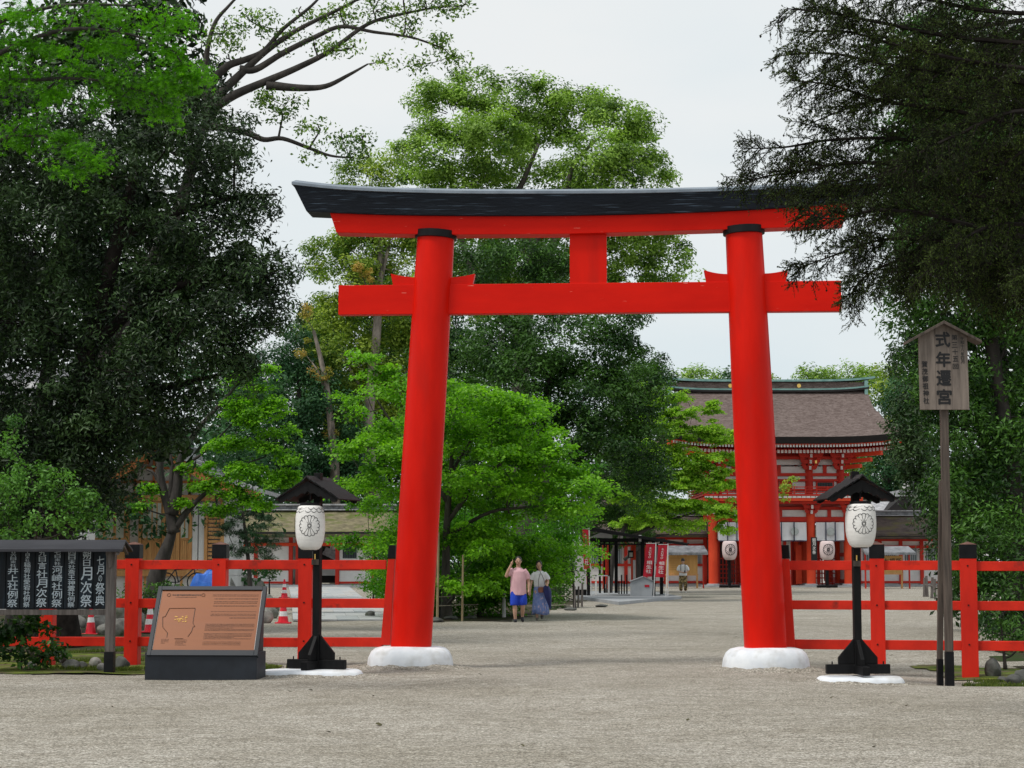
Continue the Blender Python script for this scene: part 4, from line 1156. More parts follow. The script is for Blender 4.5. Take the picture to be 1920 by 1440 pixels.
# curtains in the three bays
for i, (a, b) in enumerate(zip(px4, px4[1:])):
    a += 9; b -= 9
    npan = 3 if i != 1 else 4
    for k in range(npan):
        xa_, xb_ = a + (b - a) * k / npan, a + (b - a) * (k + 1) / npan
        m = MB(); nn = 8; ph = random.Random(i * 7 + k).uniform(0, 6)
        for q_ in range(nn + 1):
            t = q_ / nn; x = gx(xa_ + (xb_ - xa_) * t)
            yv = -.38 + .05 * math.sin(t * 5 + ph)
            for zi in range(5):
                zf = zi / 4; z = gzz(980) + (gzz(1014 + .8 * math.sin(t * 3 + ph)) - gzz(980)) * zf
                m.v.append((x, yv * (.75 + .3 * zf), z))
        for q_ in range(nn):
            for zi in range(4): a0 = q_ * 5 + zi; m.f.append((a0, a0 + 1, a0 + 6, a0 + 5))
        m.build("curtain_panel", CLOTH, gate)
        if k:
            gbox("navy_seam", xa_ - 1.0, xa_ + 1.0, 979.5, 1014.5, -.50, -.46, NAVY)
    for xm in ([a + (b - a) * .5] if npan == 3 else [a + (b - a) * .25, a + (b - a) * .75 + 1]):
        m = MB(); m.tube([(gx(xm), -.47, gzz(997)), (gx(xm), -.50, gzz(997))], .25, 18); m.build("printed_crest", CREST, gate)
    gbox("curtain_hem", a, b, 1013.8, 1015.4, -.46, -.44, NAVY)
# lattice doors in the bays: side bays closed with lattice, centre with open door leaves
for i in (0, 2):
    a, b = px4[i] + 9, px4[i + 1] - 9
    for y_ in (1046, 1058, 1066, 1074, 1083, 1094):
        gbox("lattice_rail", a, b, y_, y_ + 2.2, DEP / 2 - .08, DEP / 2 + .02, REDG)
    n_ = 9
    for k in range(n_):
        x = a + (b - a) * k / (n_ - 1)
        gbox("lattice_post", x - 1.1, x + 1.1, 1015, 1097, DEP / 2 + .021, DEP / 2 + .10, REDG)
    gbox("red_panel", a + 30, a + 36, 1010, 1090, DEP / 2 + .12, DEP / 2 + .2, REDO)
for x, s_ in ((1420, 1), (1509, -1)):
    m = MB(); m.box(-.05, .05, -1.6, 0, .1, gzz(1006)); o = m.build("open_door_leaf", REDG, gate); o.location = (gx(x), DEP / 2, 0); o.rotation_euler = (0, 0, s_ * R(22))
    m = MB()
gbox("red_door_panel", 1498, 1509, 1022, 1095, 1.2, 1.35, REDO)
gbox("red_hanging", 1497, 1507, 1000, 1034, 2.1, 2.2, REDO)
# hall seen through the gate
back = thing("inner_hall", "pale inner hall glimpsed through the doorway of the thatched gate", "hall", (g0.x, GY + 22, 0))
for a, b in ((-9, -2.2), (2.2, 9)):
    m = MB(); m.box(a, b, 0, .3, 0, 3.2); m.build("wall", PLAS, back)
m = MB(); m.box(-2.19, 2.19, .4, .6, 0, 3.0); m.build("doorway_shade_panel", DARKI, back)  # near-black block in the opening, doorway shade put into its colour
for k in range(8):
    m = MB(); m.box(-9 + k * 2.45, -8.8 + k * 2.45, -.3, -.01, 0, 3.2); m.build("post", REDG, back)
m = MB(); m.prism([(-1.6, 3.2), (3, 6.2), (7.6, 3.2), (3, 3.0)], -10, 10, Matrix.Rotation(PI / 2, 4, 'Z')); m.build("roof", THATCHM, back)
# black board with white writing on the gate's pillar
nbd = thing("hanging_notice", "narrow black notice with white writing hung on a pillar of the thatched gate", "notice", (gx(1524) + g0.x, GY - .62, gzz(1052)))
m = MB(); m.box(-.19, .19, -.03, .0, gzz(1051) - gzz(1052), gzz(1008) - gzz(1052)); m.build("board", INK, nbd)
stroke_text([(c, 0, (1052 - 1013 - i * 7.6) * KG, .2, .22) for i, c in enumerate("朔月次祭")] + [("日", 0, 36 * KG - .02, .14, .1)], nbd, PLAS, Matrix.Translation((0, -.036, 0)), "lettering", .004, .03)

# two pinkish lanterns on stands before the gate
for x, lab in ((1368, "pinkish paper lantern on a black stand before the gate's bay nearer the shelter"), (1551, "pinkish paper lantern on a black stand before the gate, beside the black notice")):
    p = W(x, 1100, GY - 3.5); r_ = thing("standing_lantern", lab, "lantern", (p.x, GY - 3.5, 0), 0, "paper lanterns standing before the gate")
    s_ = 1.15; KL = (GY - 3.5) / FPX
    hgt = CAMZ + (1052 - 1050) * KL
    m = MB(); m.box(-.09, .09, -.09, .09, .1, hgt + .1); m.build("post", BLK, r_)
    m = MB(); m.box(-.62, .62, -.1, .1, .0, .14); m.box(-.1, .1, -.62, -.101, 0, .14); m.build("foot", BLK, r_)
    k_ = 2.15
    m = MB(); m.lathe([(a * k_, b * k_ * .80) for a, b in LPROF], 24); l_ = m.build("paper_lantern", PAPER2, r_, smooth_=True); l_.location = (0, -.2, hgt)
    cs2 = crest_strips(.155, .013)
    o = wrap_strips([[Vector((p_.x * k_, p_.y * k_)) for p_ in q_] for q_ in cs2], 0, .36 * k_ * .8, .01, 1, lambda z: lr(min(.66, z / .8)) , k_).build("crest", INK, l_)

# ================================================================ LONG GALLERIES EITHER SIDE OF THE GATE
def gallery(label, x0, x1, Y, ridge, eave_y, seed, x_open=None, rmat=THATCHM):
    """long low corridor: pixel extents at distance Y"""
    K = Y / FPX
    c = W((x0 + x1) / 2, 1090, Y); cxp = (x0 + x1) / 2
    r_ = thing("gallery", label, "gallery", (c.x, Y, 0))
    X = lambda px: (px - cxp) * K
    Z = lambda py: CAMZ + (1052 - py) * K
    def b(name, xa, xb, ya, yb, da, db, mat):
        m = MB(); m.box(X(xa), X(xb), da, db, Z(yb), Z(ya)); return m.build(name, mat, r_)
    b("stone_base", x0 - 2, x1 + 2, 1095, 1106, -.4, 4.4, CONC)
    b("white_wall", x0, x1, eave_y + 4, 1095, .1, .25, PLAS)
    b("rear_wall", x0, x1, eave_y + 4, 1095, 3.8, 3.95, PLAS)
    n = max(2, int((x1 - x0) / 36))
    for k in range(n + 1):
        x = x0 + (x1 - x0) * k / n
        b("post", x - 3.2, x + 3.2, eave_y + 3, 1096, -.05, .35, REDG)
    for ya, yb in ((eave_y + 8, eave_y + 12), (eave_y + 20, eave_y + 25), (1057, 1061.5), (1089, 1093)):
        b("beam", x0, x1, ya, yb, -.02, .099, REDG)
    for k in range(n):
        xa = x0 + (x1 - x0) * (k + .22) / n; xb = x0 + (x1 - x0) * (k + .78) / n
        w_ = b("window", xa, xb, eave_y + 26, 1056.5, .0, .098, WINB)
        for j in range(6):
            xx = xa + (xb - xa) * (j + .5) / 6
            m = MB(); m.box(X(xx - .8), X(xx + .8), -.03, -.001, Z(1056), Z(eave_y + 26.5)); m.build("lattice_bar", GREYM, w_)
    # roof
    pr = []
    zr_, ze_2 = Z(ridge + 7), Z(eave_y)
    m = MB(); ns = 10; V = []
    nxx = 14; rnd = random.Random(seed)
    for j in range(2 * ns + 1):
        t = (j - ns) / ns
        y = 2 + t * 3.6; z = ze_2 + (zr_ - ze_2) * (1 - abs(t)) ** 1.15
        for i in range(nxx + 1):
            V.append((X(x0 - 6) + (X(x1 + 6) - X(x0 - 6)) * i / nxx, y, z + rnd.uniform(-.015, .015)))
    m.v = V
    for j in range(2 * ns):
        for i in range(nxx): a = j * (nxx + 1) + i; m.f.append((a, a + 1, a + nxx + 2, a + nxx + 1))
    o = m.build("thatched_roof", rmat, r_, smooth_=True)
    sm = o.modifiers.new("thick", 'SOLIDIFY'); sm.thickness = .3; sm.offset = -1 
    b("eave_edge", x0 - 6, x1 + 6, eave_y - .5, eave_y + 4.5, -1.58, -1.3, EAVE)
    b("ridge", x0 - 8, x1 + 8, ridge + 2.5, ridge + 9, 1.7, 2.3, TILE)
    b("ridge_cap", x0 - 9, x1 + 9, ridge, ridge + 2.2, 1.55, 2.45, TILEL)
    b("ridge_line", x0 - 9, x1 + 9, ridge + 9.2, ridge + 10.6, 1.5, 2.5, TILEL)
    nr = int((x1 - x0) / 5)
    m = MB()
    for k in range(nr + 1):
        x = X(x0) + (X(x1) - X(x0)) * k / nr
        m.box(x - .05, x + .05, -1.25, 0, Z(eave_y + 7), Z(eave_y + 4.6))
    m.build("rafter_row", REDG, r_)['kind'] = 'stuff'
    return r_, X, Z, b
gr, X_, Z_, b_ = gallery("long white and red gallery with a mossy thatched roof, beyond the lantern near the signpost", 1612, 1768, 122, 956, 1003, 1)
gl, X_, Z_, b_ = gallery("long white and red gallery with a mossy thatched roof, behind the shelter and banners", 1100, 1322, 122, 956, 1000, 2)
# lattice awnings over the notices
def notice(label, x0, x1, y0, y1, yleg, Y, roof, txt=None, mat=NOTIW):
    K = Y / FPX; c = W((x0 + x1) / 2, 1090, Y); cxp = (x0 + x1) / 2
    r_ = thing("wooden_notice_board", label, "notice board", (c.x, Y, 0))
    X = lambda px: (px - cxp) * K
    Z = lambda py: CAMZ + (1052 - py) * K
    m = MB(); m.box(X(x0), X(x1), -.04, .04, Z(y1), Z(y0)); m.build("board", mat, r_)
    m = MB(); m.box(X(x0 - 1), X(x1 + 1), -.12, .12, Z(y1 + 3), Z(y1 + .1)); m.build("shelf", CEDAR, r_)
    for x in (x0 + 1, x1 - 1):
        m = MB(); m.box(X(x - 1.6), X(x + 1.6), -.05, .05, 0, Z(y1 + 3.1)); m.build("leg", CEDAR, r_)
    if txt: stroke_text([(ch, (i - (len(txt) - 1) / 2) * 12 * K, Z(1051.5), 10 * K, 9 * K) for i, ch in enumerate(txt)], r_, INK, Matrix.Translation((0, -.05, 0)), "lettering", .01, .02)
    else:
        m = MB(); rn2 = random.Random(3)
        for k in range(7):
            z = Z(y0 + 6 + k * 3.6)
            m.box(X(x0 + 6), X(x0 + 6) + rn2.uniform(.4, .95) * (X(x1 - 6) - X(x0 + 6)), -.045, -.041, z, z + .03)
        m.build("faint_text", pm("faint_brown_text", (.3, .16, .05), (.36, .2, .06), 9, .8), r_)['kind'] = 'stuff'
    if roof:
        rx0, rx1, ry0, ry1 = roof
        m = MB(); m.add([(X(rx0 + 4), .9, Z(ry0)), (X(rx1 - 2), .9, Z(ry0)), (X(rx1), -.9, Z(ry1)), (X(rx0), -.9, Z(ry1)),
                         (X(rx0 + 4), .9, Z(ry0) - .12), (X(rx1 - 2), .9, Z(ry0) - .12), (X(rx1), -.9, Z(ry1) - .14), (X(rx0), -.9, Z(ry1) - .14)],
                        [(0, 1, 2, 3), (7, 6, 5, 4), (0, 4, 5, 1), (1, 5, 6, 2), (2, 6, 7, 3), (3, 7, 4, 0)]); m.build("awning_roof", TILE, r_)
        for x in (rx0 + 6, rx1 - 6):
            m = MB(); m.box(X(x - 1.2), X(x + 1.2), .06, .2, 0, Z(ry1)); m.build("awning_post", REDG, r_)
    return r_
notice("honey coloured notice board under a grey awning behind the man in patterned trousers", 1249, 1308, 1041, 1076, 1102, 114, (1245, 1325, 1023, 1036))
notice("honey coloured notice board under a grey awning, lettered across its top, before the gallery", 1655, 1692, 1042, 1074, 1104, 112, (1618, 1712, 1024, 1036), "大授所")
# small gabled roof peeping over the right gallery
p = W(1698, 960, 140); K = 140 / FPX
pg = thing("small_hall_roof", "small tiled roof with a dark gable and white ridge end above the gallery", "roof", (p.x, 140, 0))
m = MB(); m.prism([(-2.6, 4.2), (0, 4.2 + 2.3), (2.6, 4.2)], -.2, 6); m.build("roof", EAVE, pg)
m = MB(); m.prism([(-.7, 4.35), (0, 5.0), (.7, 4.35)], -.25, -.201); m.build("gable_ornament", CEDARO, pg)
m = MB(); m.box(-.45, .45, -.3, 6.1, 6.3, 6.75); m.build("ridge", TILEL, pg)
m = MB(); m.prism([(-.4, 6.76), (0, 7.4), (.4, 6.76)], -.4, -.2); m.build("ridge_end_tile", PLAS, pg)
m = MB(); m.box(-6, 6, .1, 7, 0, 4.19); m.build("wall", PLAS, pg)
m = MB(); m.add([(-7, -1.2, 4.2), (2.5, -1.2, 4.2), (1.5, 3, 6.0), (-6, 3, 6.0)], [(0, 1, 2, 3)]); m.build("side_roof", TILEL, pg)

# ================================================================ SECOND, LOWER GATE BEYOND THE PAVED PATH
Y2 = 118; K2 = Y2 / FPX; c2 = W(592, 1095, Y2)
g2 = thing("low_gate", "low red gate with a yellowed thatch roof at the end of the paved path", "gate", (c2.x, Y2, 0))
X2 = lambda px: (px - 592) * K2
Z2 = lambda py: CAMZ + (1052 - py) * K2
def b2(name, xa, xb, ya, yb, da, db, mat, par=None):
    m = MB(); m.box(X2(xa), X2(xb), da, db, Z2(yb), Z2(ya)); return m.build(name, mat, par or g2)
b2("stone_base", 430, 740, 1096, 1106, -1, 5, CONC)
for x in (480, 545, 558, 632, 700): b2("post", x - 3.6, x + 3.6, 1002, 1096, -.12, .2, REDG)
b2("tie_beam", 440, 735, 1018, 1024, -.18, .26, REDO)
b2("top_beam", 430, 740, 1003, 1008, -.20, .3, REDG)
b2("upper_white_panel", 436, 738, 1008.2, 1017.8, -.02, .1, PLAS)
for xa, xb in ((436, 541), (636, 735)):
    b2("white_wall", xa, xb, 1024.2, 1090, -.02, .1, PLAS)
    b2("sill_beam", xa, xb, 1066, 1069.5, -.06, -.021, REDG)
    b2("foot_beam", xa, xb, 1090, 1094, -.06, .12, REDG)
w_ = b2("window", 642, 668, 1026, 1047, -.08, -.021, WINB)
for j in range(8): b2("lattice_bar", 643 + j * 3.1, 644.2 + j * 3.1, 1026.5, 1046.5, -.12, -.081, EAVE, w_)
b2("opening_shade_panel", 560, 632, 1030, 1094, 4.6, 4.8, DARKI)  # near-black panel stands in for the shade inside the open gate
b2("inner_white_panel", 563, 628, 1060, 1080, 4.3, 4.5, PLAS)
m = MB(); m.beam((X2(600), 3, Z2(1030)), (X2(640), 3, Z2(1046)), .3, .35); m.build("inner_stair_rail", TILEL, g2)
m = MB(); m.beam((X2(596), 3, Z2(1036)), (X2(634), 3, Z2(1054)), .2, .2); m.build("inner_stair_rail", TILEL, g2)
m = MB(); V = []; nxx = 16; ns = 10; rnd = random.Random(9)
for j in range(2 * ns + 1):
    t = (j - ns) / ns
    for i in range(nxx + 1):
        V.append((X2(425) + (X2(745) - X2(425)) * i / nxx, 2 + t * 3.4, Z2(1000) + (Z2(954) - Z2(1000)) * (1 - abs(t)) ** 1.1 + rnd.uniform(-.02, .02)))
m.v = V
for j in range(2 * ns):
    for i in range(nxx): a = j * (nxx + 1) + i; m.f.append((a, a + 1, a + nxx + 2, a + nxx + 1))
o = m.build("thatched_roof", THATCHY, g2, smooth_=True); sm = o.modifiers.new("thick", 'SOLIDIFY'); sm.thickness = .3; sm.offset = -1
b2("eave_edge", 425, 745, 998, 1002, -1.42, -1.2, EAVE)
b2("ridge", 423, 747, 947, 954, 1.7, 2.3, TILE); b2("ridge_cap", 421, 749, 944, 946.8, 1.5, 2.5, TILEL); b2("ridge_line", 421, 749, 954.2, 956, 1.5, 2.5, TILEL)

# ================================================================ PAVED PATH
path = MB(); 
def gq(px, py, dz): p = G(px, py, 0); return Vector((p.x, p.y, dz))
FARQ = [(541, 1101), (654, 1101), (681, 1123), (546, 1123)]
NEARQ = [(546, 1123), (745, 1123), (800, 1165), (549, 1165)]
def quad_slabs(Q, rows, cols, parent, seed):
    rnd = random.Random(seed)
    P = [gq(x, y, 0) for x, y in Q]
    for r_ in range(rows):
        off = .5 if r_ % 2 else 0
        for c in range(cols + (1 if off else 0)):
            u0 = max(0, (c - off) / cols); u1 = min(1, (c + 1 - off) / cols)
            if u1 - u0 < .02: continue
            v0, v1 = r_ / rows, (r_ + 1) / rows
            def at(u, v):
                top = P[0].lerp(P[1], u); bot = P[3].lerp(P[2], u); return top.lerp(bot, v)
            c4 = [at(u0, v0), at(u1, v0), at(u1, v1), at(u0, v1)]
            ce = sum(c4, Vector()) / 4
            zt_ = .055 + rnd.uniform(-.004, .006)
            vs = []
            for p in c4:
                d = (ce - p); d.z = 0; d = d.normalized() * .022
                vs.append((p.x + d.x - ce.x, p.y + d.y - ce.y, 0))
            m = MB(); m.add([(x, y, .0) for x, y, _ in vs] + [(x, y, zt_) for x, y, _ in vs], [(0, 1, 2, 3), (7, 6, 5, 4), (0, 4, 5, 1), (1, 5, 6, 2), (2, 6, 7, 3), (3, 7, 4, 0)])
            o = m.build("paving_stone", SLAB[rnd.choice((0, 0, 1, 1, 2))], parent); o.location = (ce.x, ce.y, 0.002)
mb_ = MB()
for Q in (FARQ, NEARQ):
    P = [gq(x, y, .02) for x, y in Q]; mb_.add([tuple(p) for p in P], [(3, 2, 1, 0)])
pth = mb_.build("path", SOIL); tag(pth, kind='structure')
pth.location.z = 0.0
quad_slabs(FARQ, 14, 5, pth, 1); quad_slabs(NEARQ, 9, 6, pth, 2)

# ================================================================ TIMBER HOUSE ON THE LEFT
YH = 72; KH = YH / FPX; ch = W(340, 1090, YH)
hs = thing("timber_house", "new cedar and white plaster house with a grey tiled gable, behind the forked tree", "house", (ch.x, YH, 0))
XH = lambda px: (px - 340) * KH
ZH = lambda py: CAMZ + (1052 - py) * KH
def bh(name, xa, xb, ya, yb, da, db, mat, par=None, bev=0):
    m = MB(); m.box(XH(xa), XH(xb), da, db, ZH(yb), ZH(ya)); return m.build(name, mat, par or hs, bevel=bev)
bh("white_plinth", 150, 414, 1080.5, 1150, .05, 6, PLAS)
bh("wall_core", 151, 413, 925, 1080, .12, 6, PLAS)
bh("sill_beam", 148, 418, 1069, 1080.2, -.12, .119, CEDAR)
bh("head_beam", 150, 416, 929, 940, -.10, .118, CEDAR)
for x in (152, 238, 262, 306, 333, 356, 385, 415): bh("post", x - 3, x + 3, 940.2, 1068.8, -.09, .117, CEDAR)
for x in (238, 272, 306, 340, 364, 408): bh("plinth_post", x - 2, x + 2, 1080.4, 1118, -.02, .049, CEDAR)
for xa, xb in ((156, 234), (266, 302), (310, 330), (337, 353)):
    for k in range(4):
        bh("wainscot_board", xa + (xb - xa) * k / 4 + .2, xa + (xb - xa) * (k + 1) / 4 - .2, 1013, 1068.6, -.03, .116, CEDAR)
    w_ = bh("window", xa, xb, 940.4, 1012.6, -.05, .116, CEDAR)
    np_ = 4 if xb - xa > 30 else 2
    for k in range(np_):
        a = xa + (xb - xa) * (k + .14) / np_; b = xa + (xb - xa) * (k + .86) / np_
        bh("pane", a, b, 944, 1009, -.07, -.051, FROST, w_)
for k in range(2): bh("white_panel", 359.5 + k * 12, 370 + k * 12 - .5, 945, 1068, -.05, .116, PLAS)
for k in range(14): bh("slat", 389, 412, 960 + k * 7.6, 965 + k * 7.6, -.05, .116, CEDAR)
bh("meter_box", 389, 396, 944, 957, -.09, -.051, PLAS); bh("lamp_box", 398, 404, 946, 956, -.1, -.051, BLKC)
# white gable with timber grid
m = MB(); m.prism([(XH(150), ZH(924.8)), (XH(150), ZH(895)), (XH(300), ZH(845)), (XH(440), ZH(905)), (XH(455), ZH(924.8))], .1, .2); m.build("gable_wall", PLAS, hs)
for y_ in (876, 902): bh("gable_beam", 196 if y_ < 900 else 152, 370 if y_ < 900 else 430, y_, y_ + 4.5, .0, .099, CEDARO)
for x in (180, 215, 250, 285, 320, 352, 385): bh("gable_strut", x - 2, x + 2, 862 if 230 < x < 350 else 884, 928.8, .0, .098, CEDARO)
for sx, (xe, yee) in ((1, (492, 926)), (-1, (118, 926))):
    a = Vector((XH(304), 0, ZH(834))); b = Vector((XH(xe), 0, ZH(yee)))
    n_ = 16
    for k in range(n_):
        t0_, t1_ = k / n_, (k + 1) / n_ - .006
        def cv(t): q_ = a.lerp(b, t); return Vector((q_.x, 0, q_.z - .28 * math.sin(PI * t)))
        p0_, p1_ = cv(t0_), cv(t1_)
        m = MB(); m.prism([(p0_.x, p0_.z), (p1_.x, p1_.z), (p1_.x, p1_.z + .15), (p0_.x, p0_.z + .12)], -1.25, 7); m.build("roof_tile_course", TILEL if k % 2 else TILE, hs)
        m = MB(); m.tube([((p0_.x + p1_.x) / 2, -1.32, (p0_.z + p1_.z) / 2 + .12), ((p0_.x + p1_.x) / 2, -1.2, (p0_.z + p1_.z) / 2 + .12)], .09, 8); m.build("verge_tile", TILEL, hs)
    m = MB(); pts_ = [cv(k / 10) for k in range(11)]
    for p_, q_ in zip(pts_, pts_[1:]): m.beam((p_.x, -1.15, p_.z - .16), (q_.x, -1.15, q_.z - .16), .12, .30)
    m.build("barge_board", CEDARO, hs)
    for k in range(9):
        c_ = cv((k + .6) / 9.5); m = MB(); m.box(c_.x - .06, c_.x + .06, -1.05, .0, c_.z - .30, c_.z - .14); m.build("purlin", CEDARO, hs)
m = MB(); m.box(XH(290), XH(318), -1.4, 7.2, ZH(838), ZH(824)); m.build("ridge", TILE, hs)
m = MB(); m.prism([(XH(296), ZH(824)), (XH(304), ZH(812)), (XH(312), ZH(824))], -1.5, -1.2); m.build("ridge_end_tile", TILEL, hs)

# light roof seen through the leaves at the far left
p = W(60, 690, 60)
fr2 = thing("tiled_roof_house", "pale tiled roof glimpsed through the dark tree", "house", (p.x, 60, 0))
m = MB(); m.box(-4.2, .35, 0, 8, 0, 7.2); m.build("wall", PLAS, fr2)
for k in range(9):
    m = MB(); m.box(-4.6, .7, -1.0 + k * .5, -.52 + k * .5, 6.6 + k * .15, 6.7 + k * .15); m.build("roof_course", TILEL, fr2)

# ================================================================ SHELTER WITH BANNERS
YS = 84; KS = YS / FPX; cs = W(1180, 1120, YS)
sh = thing("shelter", "small black framed shelter with a shingled roof and white side wall, hung with crimson banners", "shelter", (cs.x, YS, 0))
XS = lambda px, d=0: (px - 1180) * KS
ZS = lambda py: CAMZ + (1052 - py) * KS
def bs(name, xa, xb, ya, yb, da, db, mat, par=None):
    m = MB(); m.box(XS(xa), XS(xb), da, db, ZS(yb), ZS(ya)); return m.build(name, mat, par or sh)
m = MB(); m.add([tuple(p - Vector((cs.x, YS, 0))) for p in [gq(1080, 1122, 0), gq(1160, 1134, 0), gq(1278, 1123, 0), gq(1225, 1113, 0), gq(1085, 1112, 0)]] +
               [tuple(p - Vector((cs.x, YS, 0))) for p in [gq(1080, 1122, .11), gq(1160, 1134, .11), gq(1278, 1123, .11), gq(1225, 1113, .11), gq(1085, 1112, .11)]],
               [(4, 3, 2, 1, 0), (5, 6, 7, 8, 9)] + [(i, (i + 1) % 5, (i + 1) % 5 + 5, i + 5) for i in range(5)])
m.build("concrete_floor", CONC, sh)
bs("white_wall", 1078, 1101, 1012, 1105, .4, .55, PLAS); bs("dark_wall_foot", 1078, 1101, 1105, 1117, .35, .6, BLK)
for x, ya, yb, d, hw in ((1104, 1010, 1118, 0, 3), (1127, 1012, 1112, .9, 2), (1136, 1015, 1112, 1.2, 1.4), (1146, 1015, 1112, 1.2, 1.4), (1158, 1010, 1112, 1.0, 3), (1203, 1010, 1125, -.7, 3.6), (1225, 1010, 1122, -.2, 3), (1241.5, 1012, 1119, .4, 3)):
    bs("post", x - hw, x + hw, ya, yb, d - .08, d + .08, BLK)
for x, y, d in ((1203, 1119, -.7), (1225, 1117, -.2), (1241.5, 1114, .4)):
    bs("post_shoe", x - 5, x + 5, y, y + 8, d - .14, d + .14, GREYM)
bs("front_beam", 1100, 1245, 1010, 1015, -.85, -.70, BLK); bs("second_beam", 1104, 1240, 1020, 1022.5, -.82, -.72, BLK); bs("rear_beam", 1104, 1240, 1012, 1016, 1.1, 1.25, BLK)
for x in (1164, 1198): bs("white_beam_end", x - 2.5, x + 2.5, 1004, 1010 if x < 1180 else 1016, -.90, -.851, PLAS)
# shingle courses of the lean-to roof running down to the right
n_ = 16
for k in range(n_):
    t = k / n_; t2 = (k + 1.15) / n_
    def rz_(t): return (1085 + 200 * t, 983 + 36 * t ** .82)
    a, b = rz_(t), rz_(t2)
    m = MB(); m.prism([(XS(a[0]), ZS(a[1])), (XS(b[0]), ZS(b[1])), (XS(b[0]), ZS(b[1] + 1.6)), (XS(a[0]), ZS(a[1] + 3.0))], -1.4, 1.8); m.build("roof_course", BLKW, sh)
m = MB(); m.prism([(XS(1085), ZS(987)), (XS(1285), ZS(1021)), (XS(1283), ZS(1024)), (XS(1085), ZS(994))], -1.45, -1.35); m.build("verge_board", BLK, sh)
m = MB(); m.prism([(XS(1106), ZS(1008)), (XS(1130), ZS(998)), (XS(1150), ZS(1003)), (XS(1150), ZS(1009))], .5, .6); m.build("gable_panel", PLAS, sh)
bs("red_frame_post", 1188, 1197, 1020, 1100, 1.6, 1.8, REDO); bs("white_pole", 1190, 1194.5, 1050, 1098, .9, 1.05, PLAS)
bs("red_rear_post", 1135, 1139, 1020, 1105, 2.2, 2.4, REDO); bs("red_rear_post", 1144, 1148, 1020, 1105, 2.2, 2.4, REDO)
bs("white_plate_rack", 1116, 1119, 1078, 1114, -.2, -.1, PLAS); bs("white_plate_rack", 1140, 1143, 1078, 1114, -.2, -.1, PLAS); bs("white_rack_top", 1116, 1143, 1078, 1080, -.2, -.1, PLAS)
for k in range(4): bs("small_black_post", 1163 + k * 5, 1165.4 + k * 5, 1090 - (k % 2) * 12, 1114, 1.4, 1.5, BLK)
bs("black_lantern_frame", 1180, 1190, 1032, 1046, .6, .8, BLK); bs("lantern_pane", 1182, 1188, 1036, 1044, .55, .599, FROST)
bx = thing("offertory_box", "pale grey slant topped box standing under the shelter beside the banners", "box", (cs.x + XS(1200), YS - 1.2, .11))
m = MB(); m.prism([(-.48, 0), (.42, 0), (.46, .62), (.05, .80), (-.48, .60)], -.3, .3); m.build("body", GREYM, bx, bevel=.01)
m = MB(); m.box(.1, .3, -.32, -.301, .38, .48); m.build("red_plate", BANR, bx)
m = MB(); m.prism([(-.52, .605), (.05, .81), (.50, .625), (.50, .645), (.05, .85), (-.52, .635)], -.34, .34); m.build("lid", CONC, bx)
# banners
def banner(x0, x1, y0, y1, Y, slant, txt, label, rz=0.0):
    K = Y / FPX; c = W((x0 + x1) / 2, 1100, Y)
    r_ = thing("banner", label, "banner", (c.x, Y, 0), 0, "crimson cloth banners round the shelter")
    hw = (x1 - x0) / 2 * K; z1 = CAMZ + (1052 - y0) * K; z0 = CAMZ + (1052 - y1) * K
    m = MB(); nn, nzz = 6, 14
    for j in range(nzz + 1):
        t = j / nzz
        for i in range(nn + 1):
            s_ = i / nn * 2 - 1
            m.v.append((s_ * hw + slant * K * (1 - t) * -1, .05 * math.sin(s_ * 2 + t * 5) * t, z1 + (z0 - z1) * t))
    for j in range(nzz):
        for i in range(nn): a = j * (nn + 1) + i; m.f.append((a, a + 1, a + nn + 2, a + nn + 1))
    m.build("cloth", BANR, r_, smooth_=True)
    m = MB(); m.tube([(hw + .03 - slant * K, 0, z1 + .05), (hw + .05, 0, .05)], .02, 6); m.build("pole", PLAS, r_)
    m = MB(); m.tube([(-hw - slant * K, 0, z1 + .02), (hw + .03 - slant * K, 0, z1 + .02)], .012, 6); m.build("cross_rod", PLAS, r_)
    if txt:
        H = z1 - z0; lst = []; n1 = len(txt[0]); 
        y_ = .10
        for ch, s_ in [(c_, .068) for c_ in txt[0]] + [(None, .06)] + [(c_, .135) for c_ in txt[1]]:
            if ch: lst.append((ch, -slant * K * (1 - y_), z1 - H * (y_ + s_ / 2), hw * (1.15 if s_ > .1 else .62), H * s_ * .82))
            y_ += s_
        stroke_text(lst, r_, PLAS, Matrix.Translation((0, -.065, 0)), "lettering", .004, .02)
    return r_
banner(1095, 1106.5, 993, 1067, 82, 3, ("えんむすび", "相生社"), "narrow crimson banner nearest the white wall of the shelter")
banner(1206, 1223, 1020, 1081, 81, -6, ("えんむすび", "相生社"), "crimson banner hanging at the shelter's front corner post")
banner(1229, 1246, 1022, 1082, 82.5, -6, ("えんむすび", "相生社"), "crimson banner between the two outer posts of the shelter")
banner(1246, 1250, 1018, 1050, 83, -2, None, "sliver of crimson banner on the shelter's outermost post")

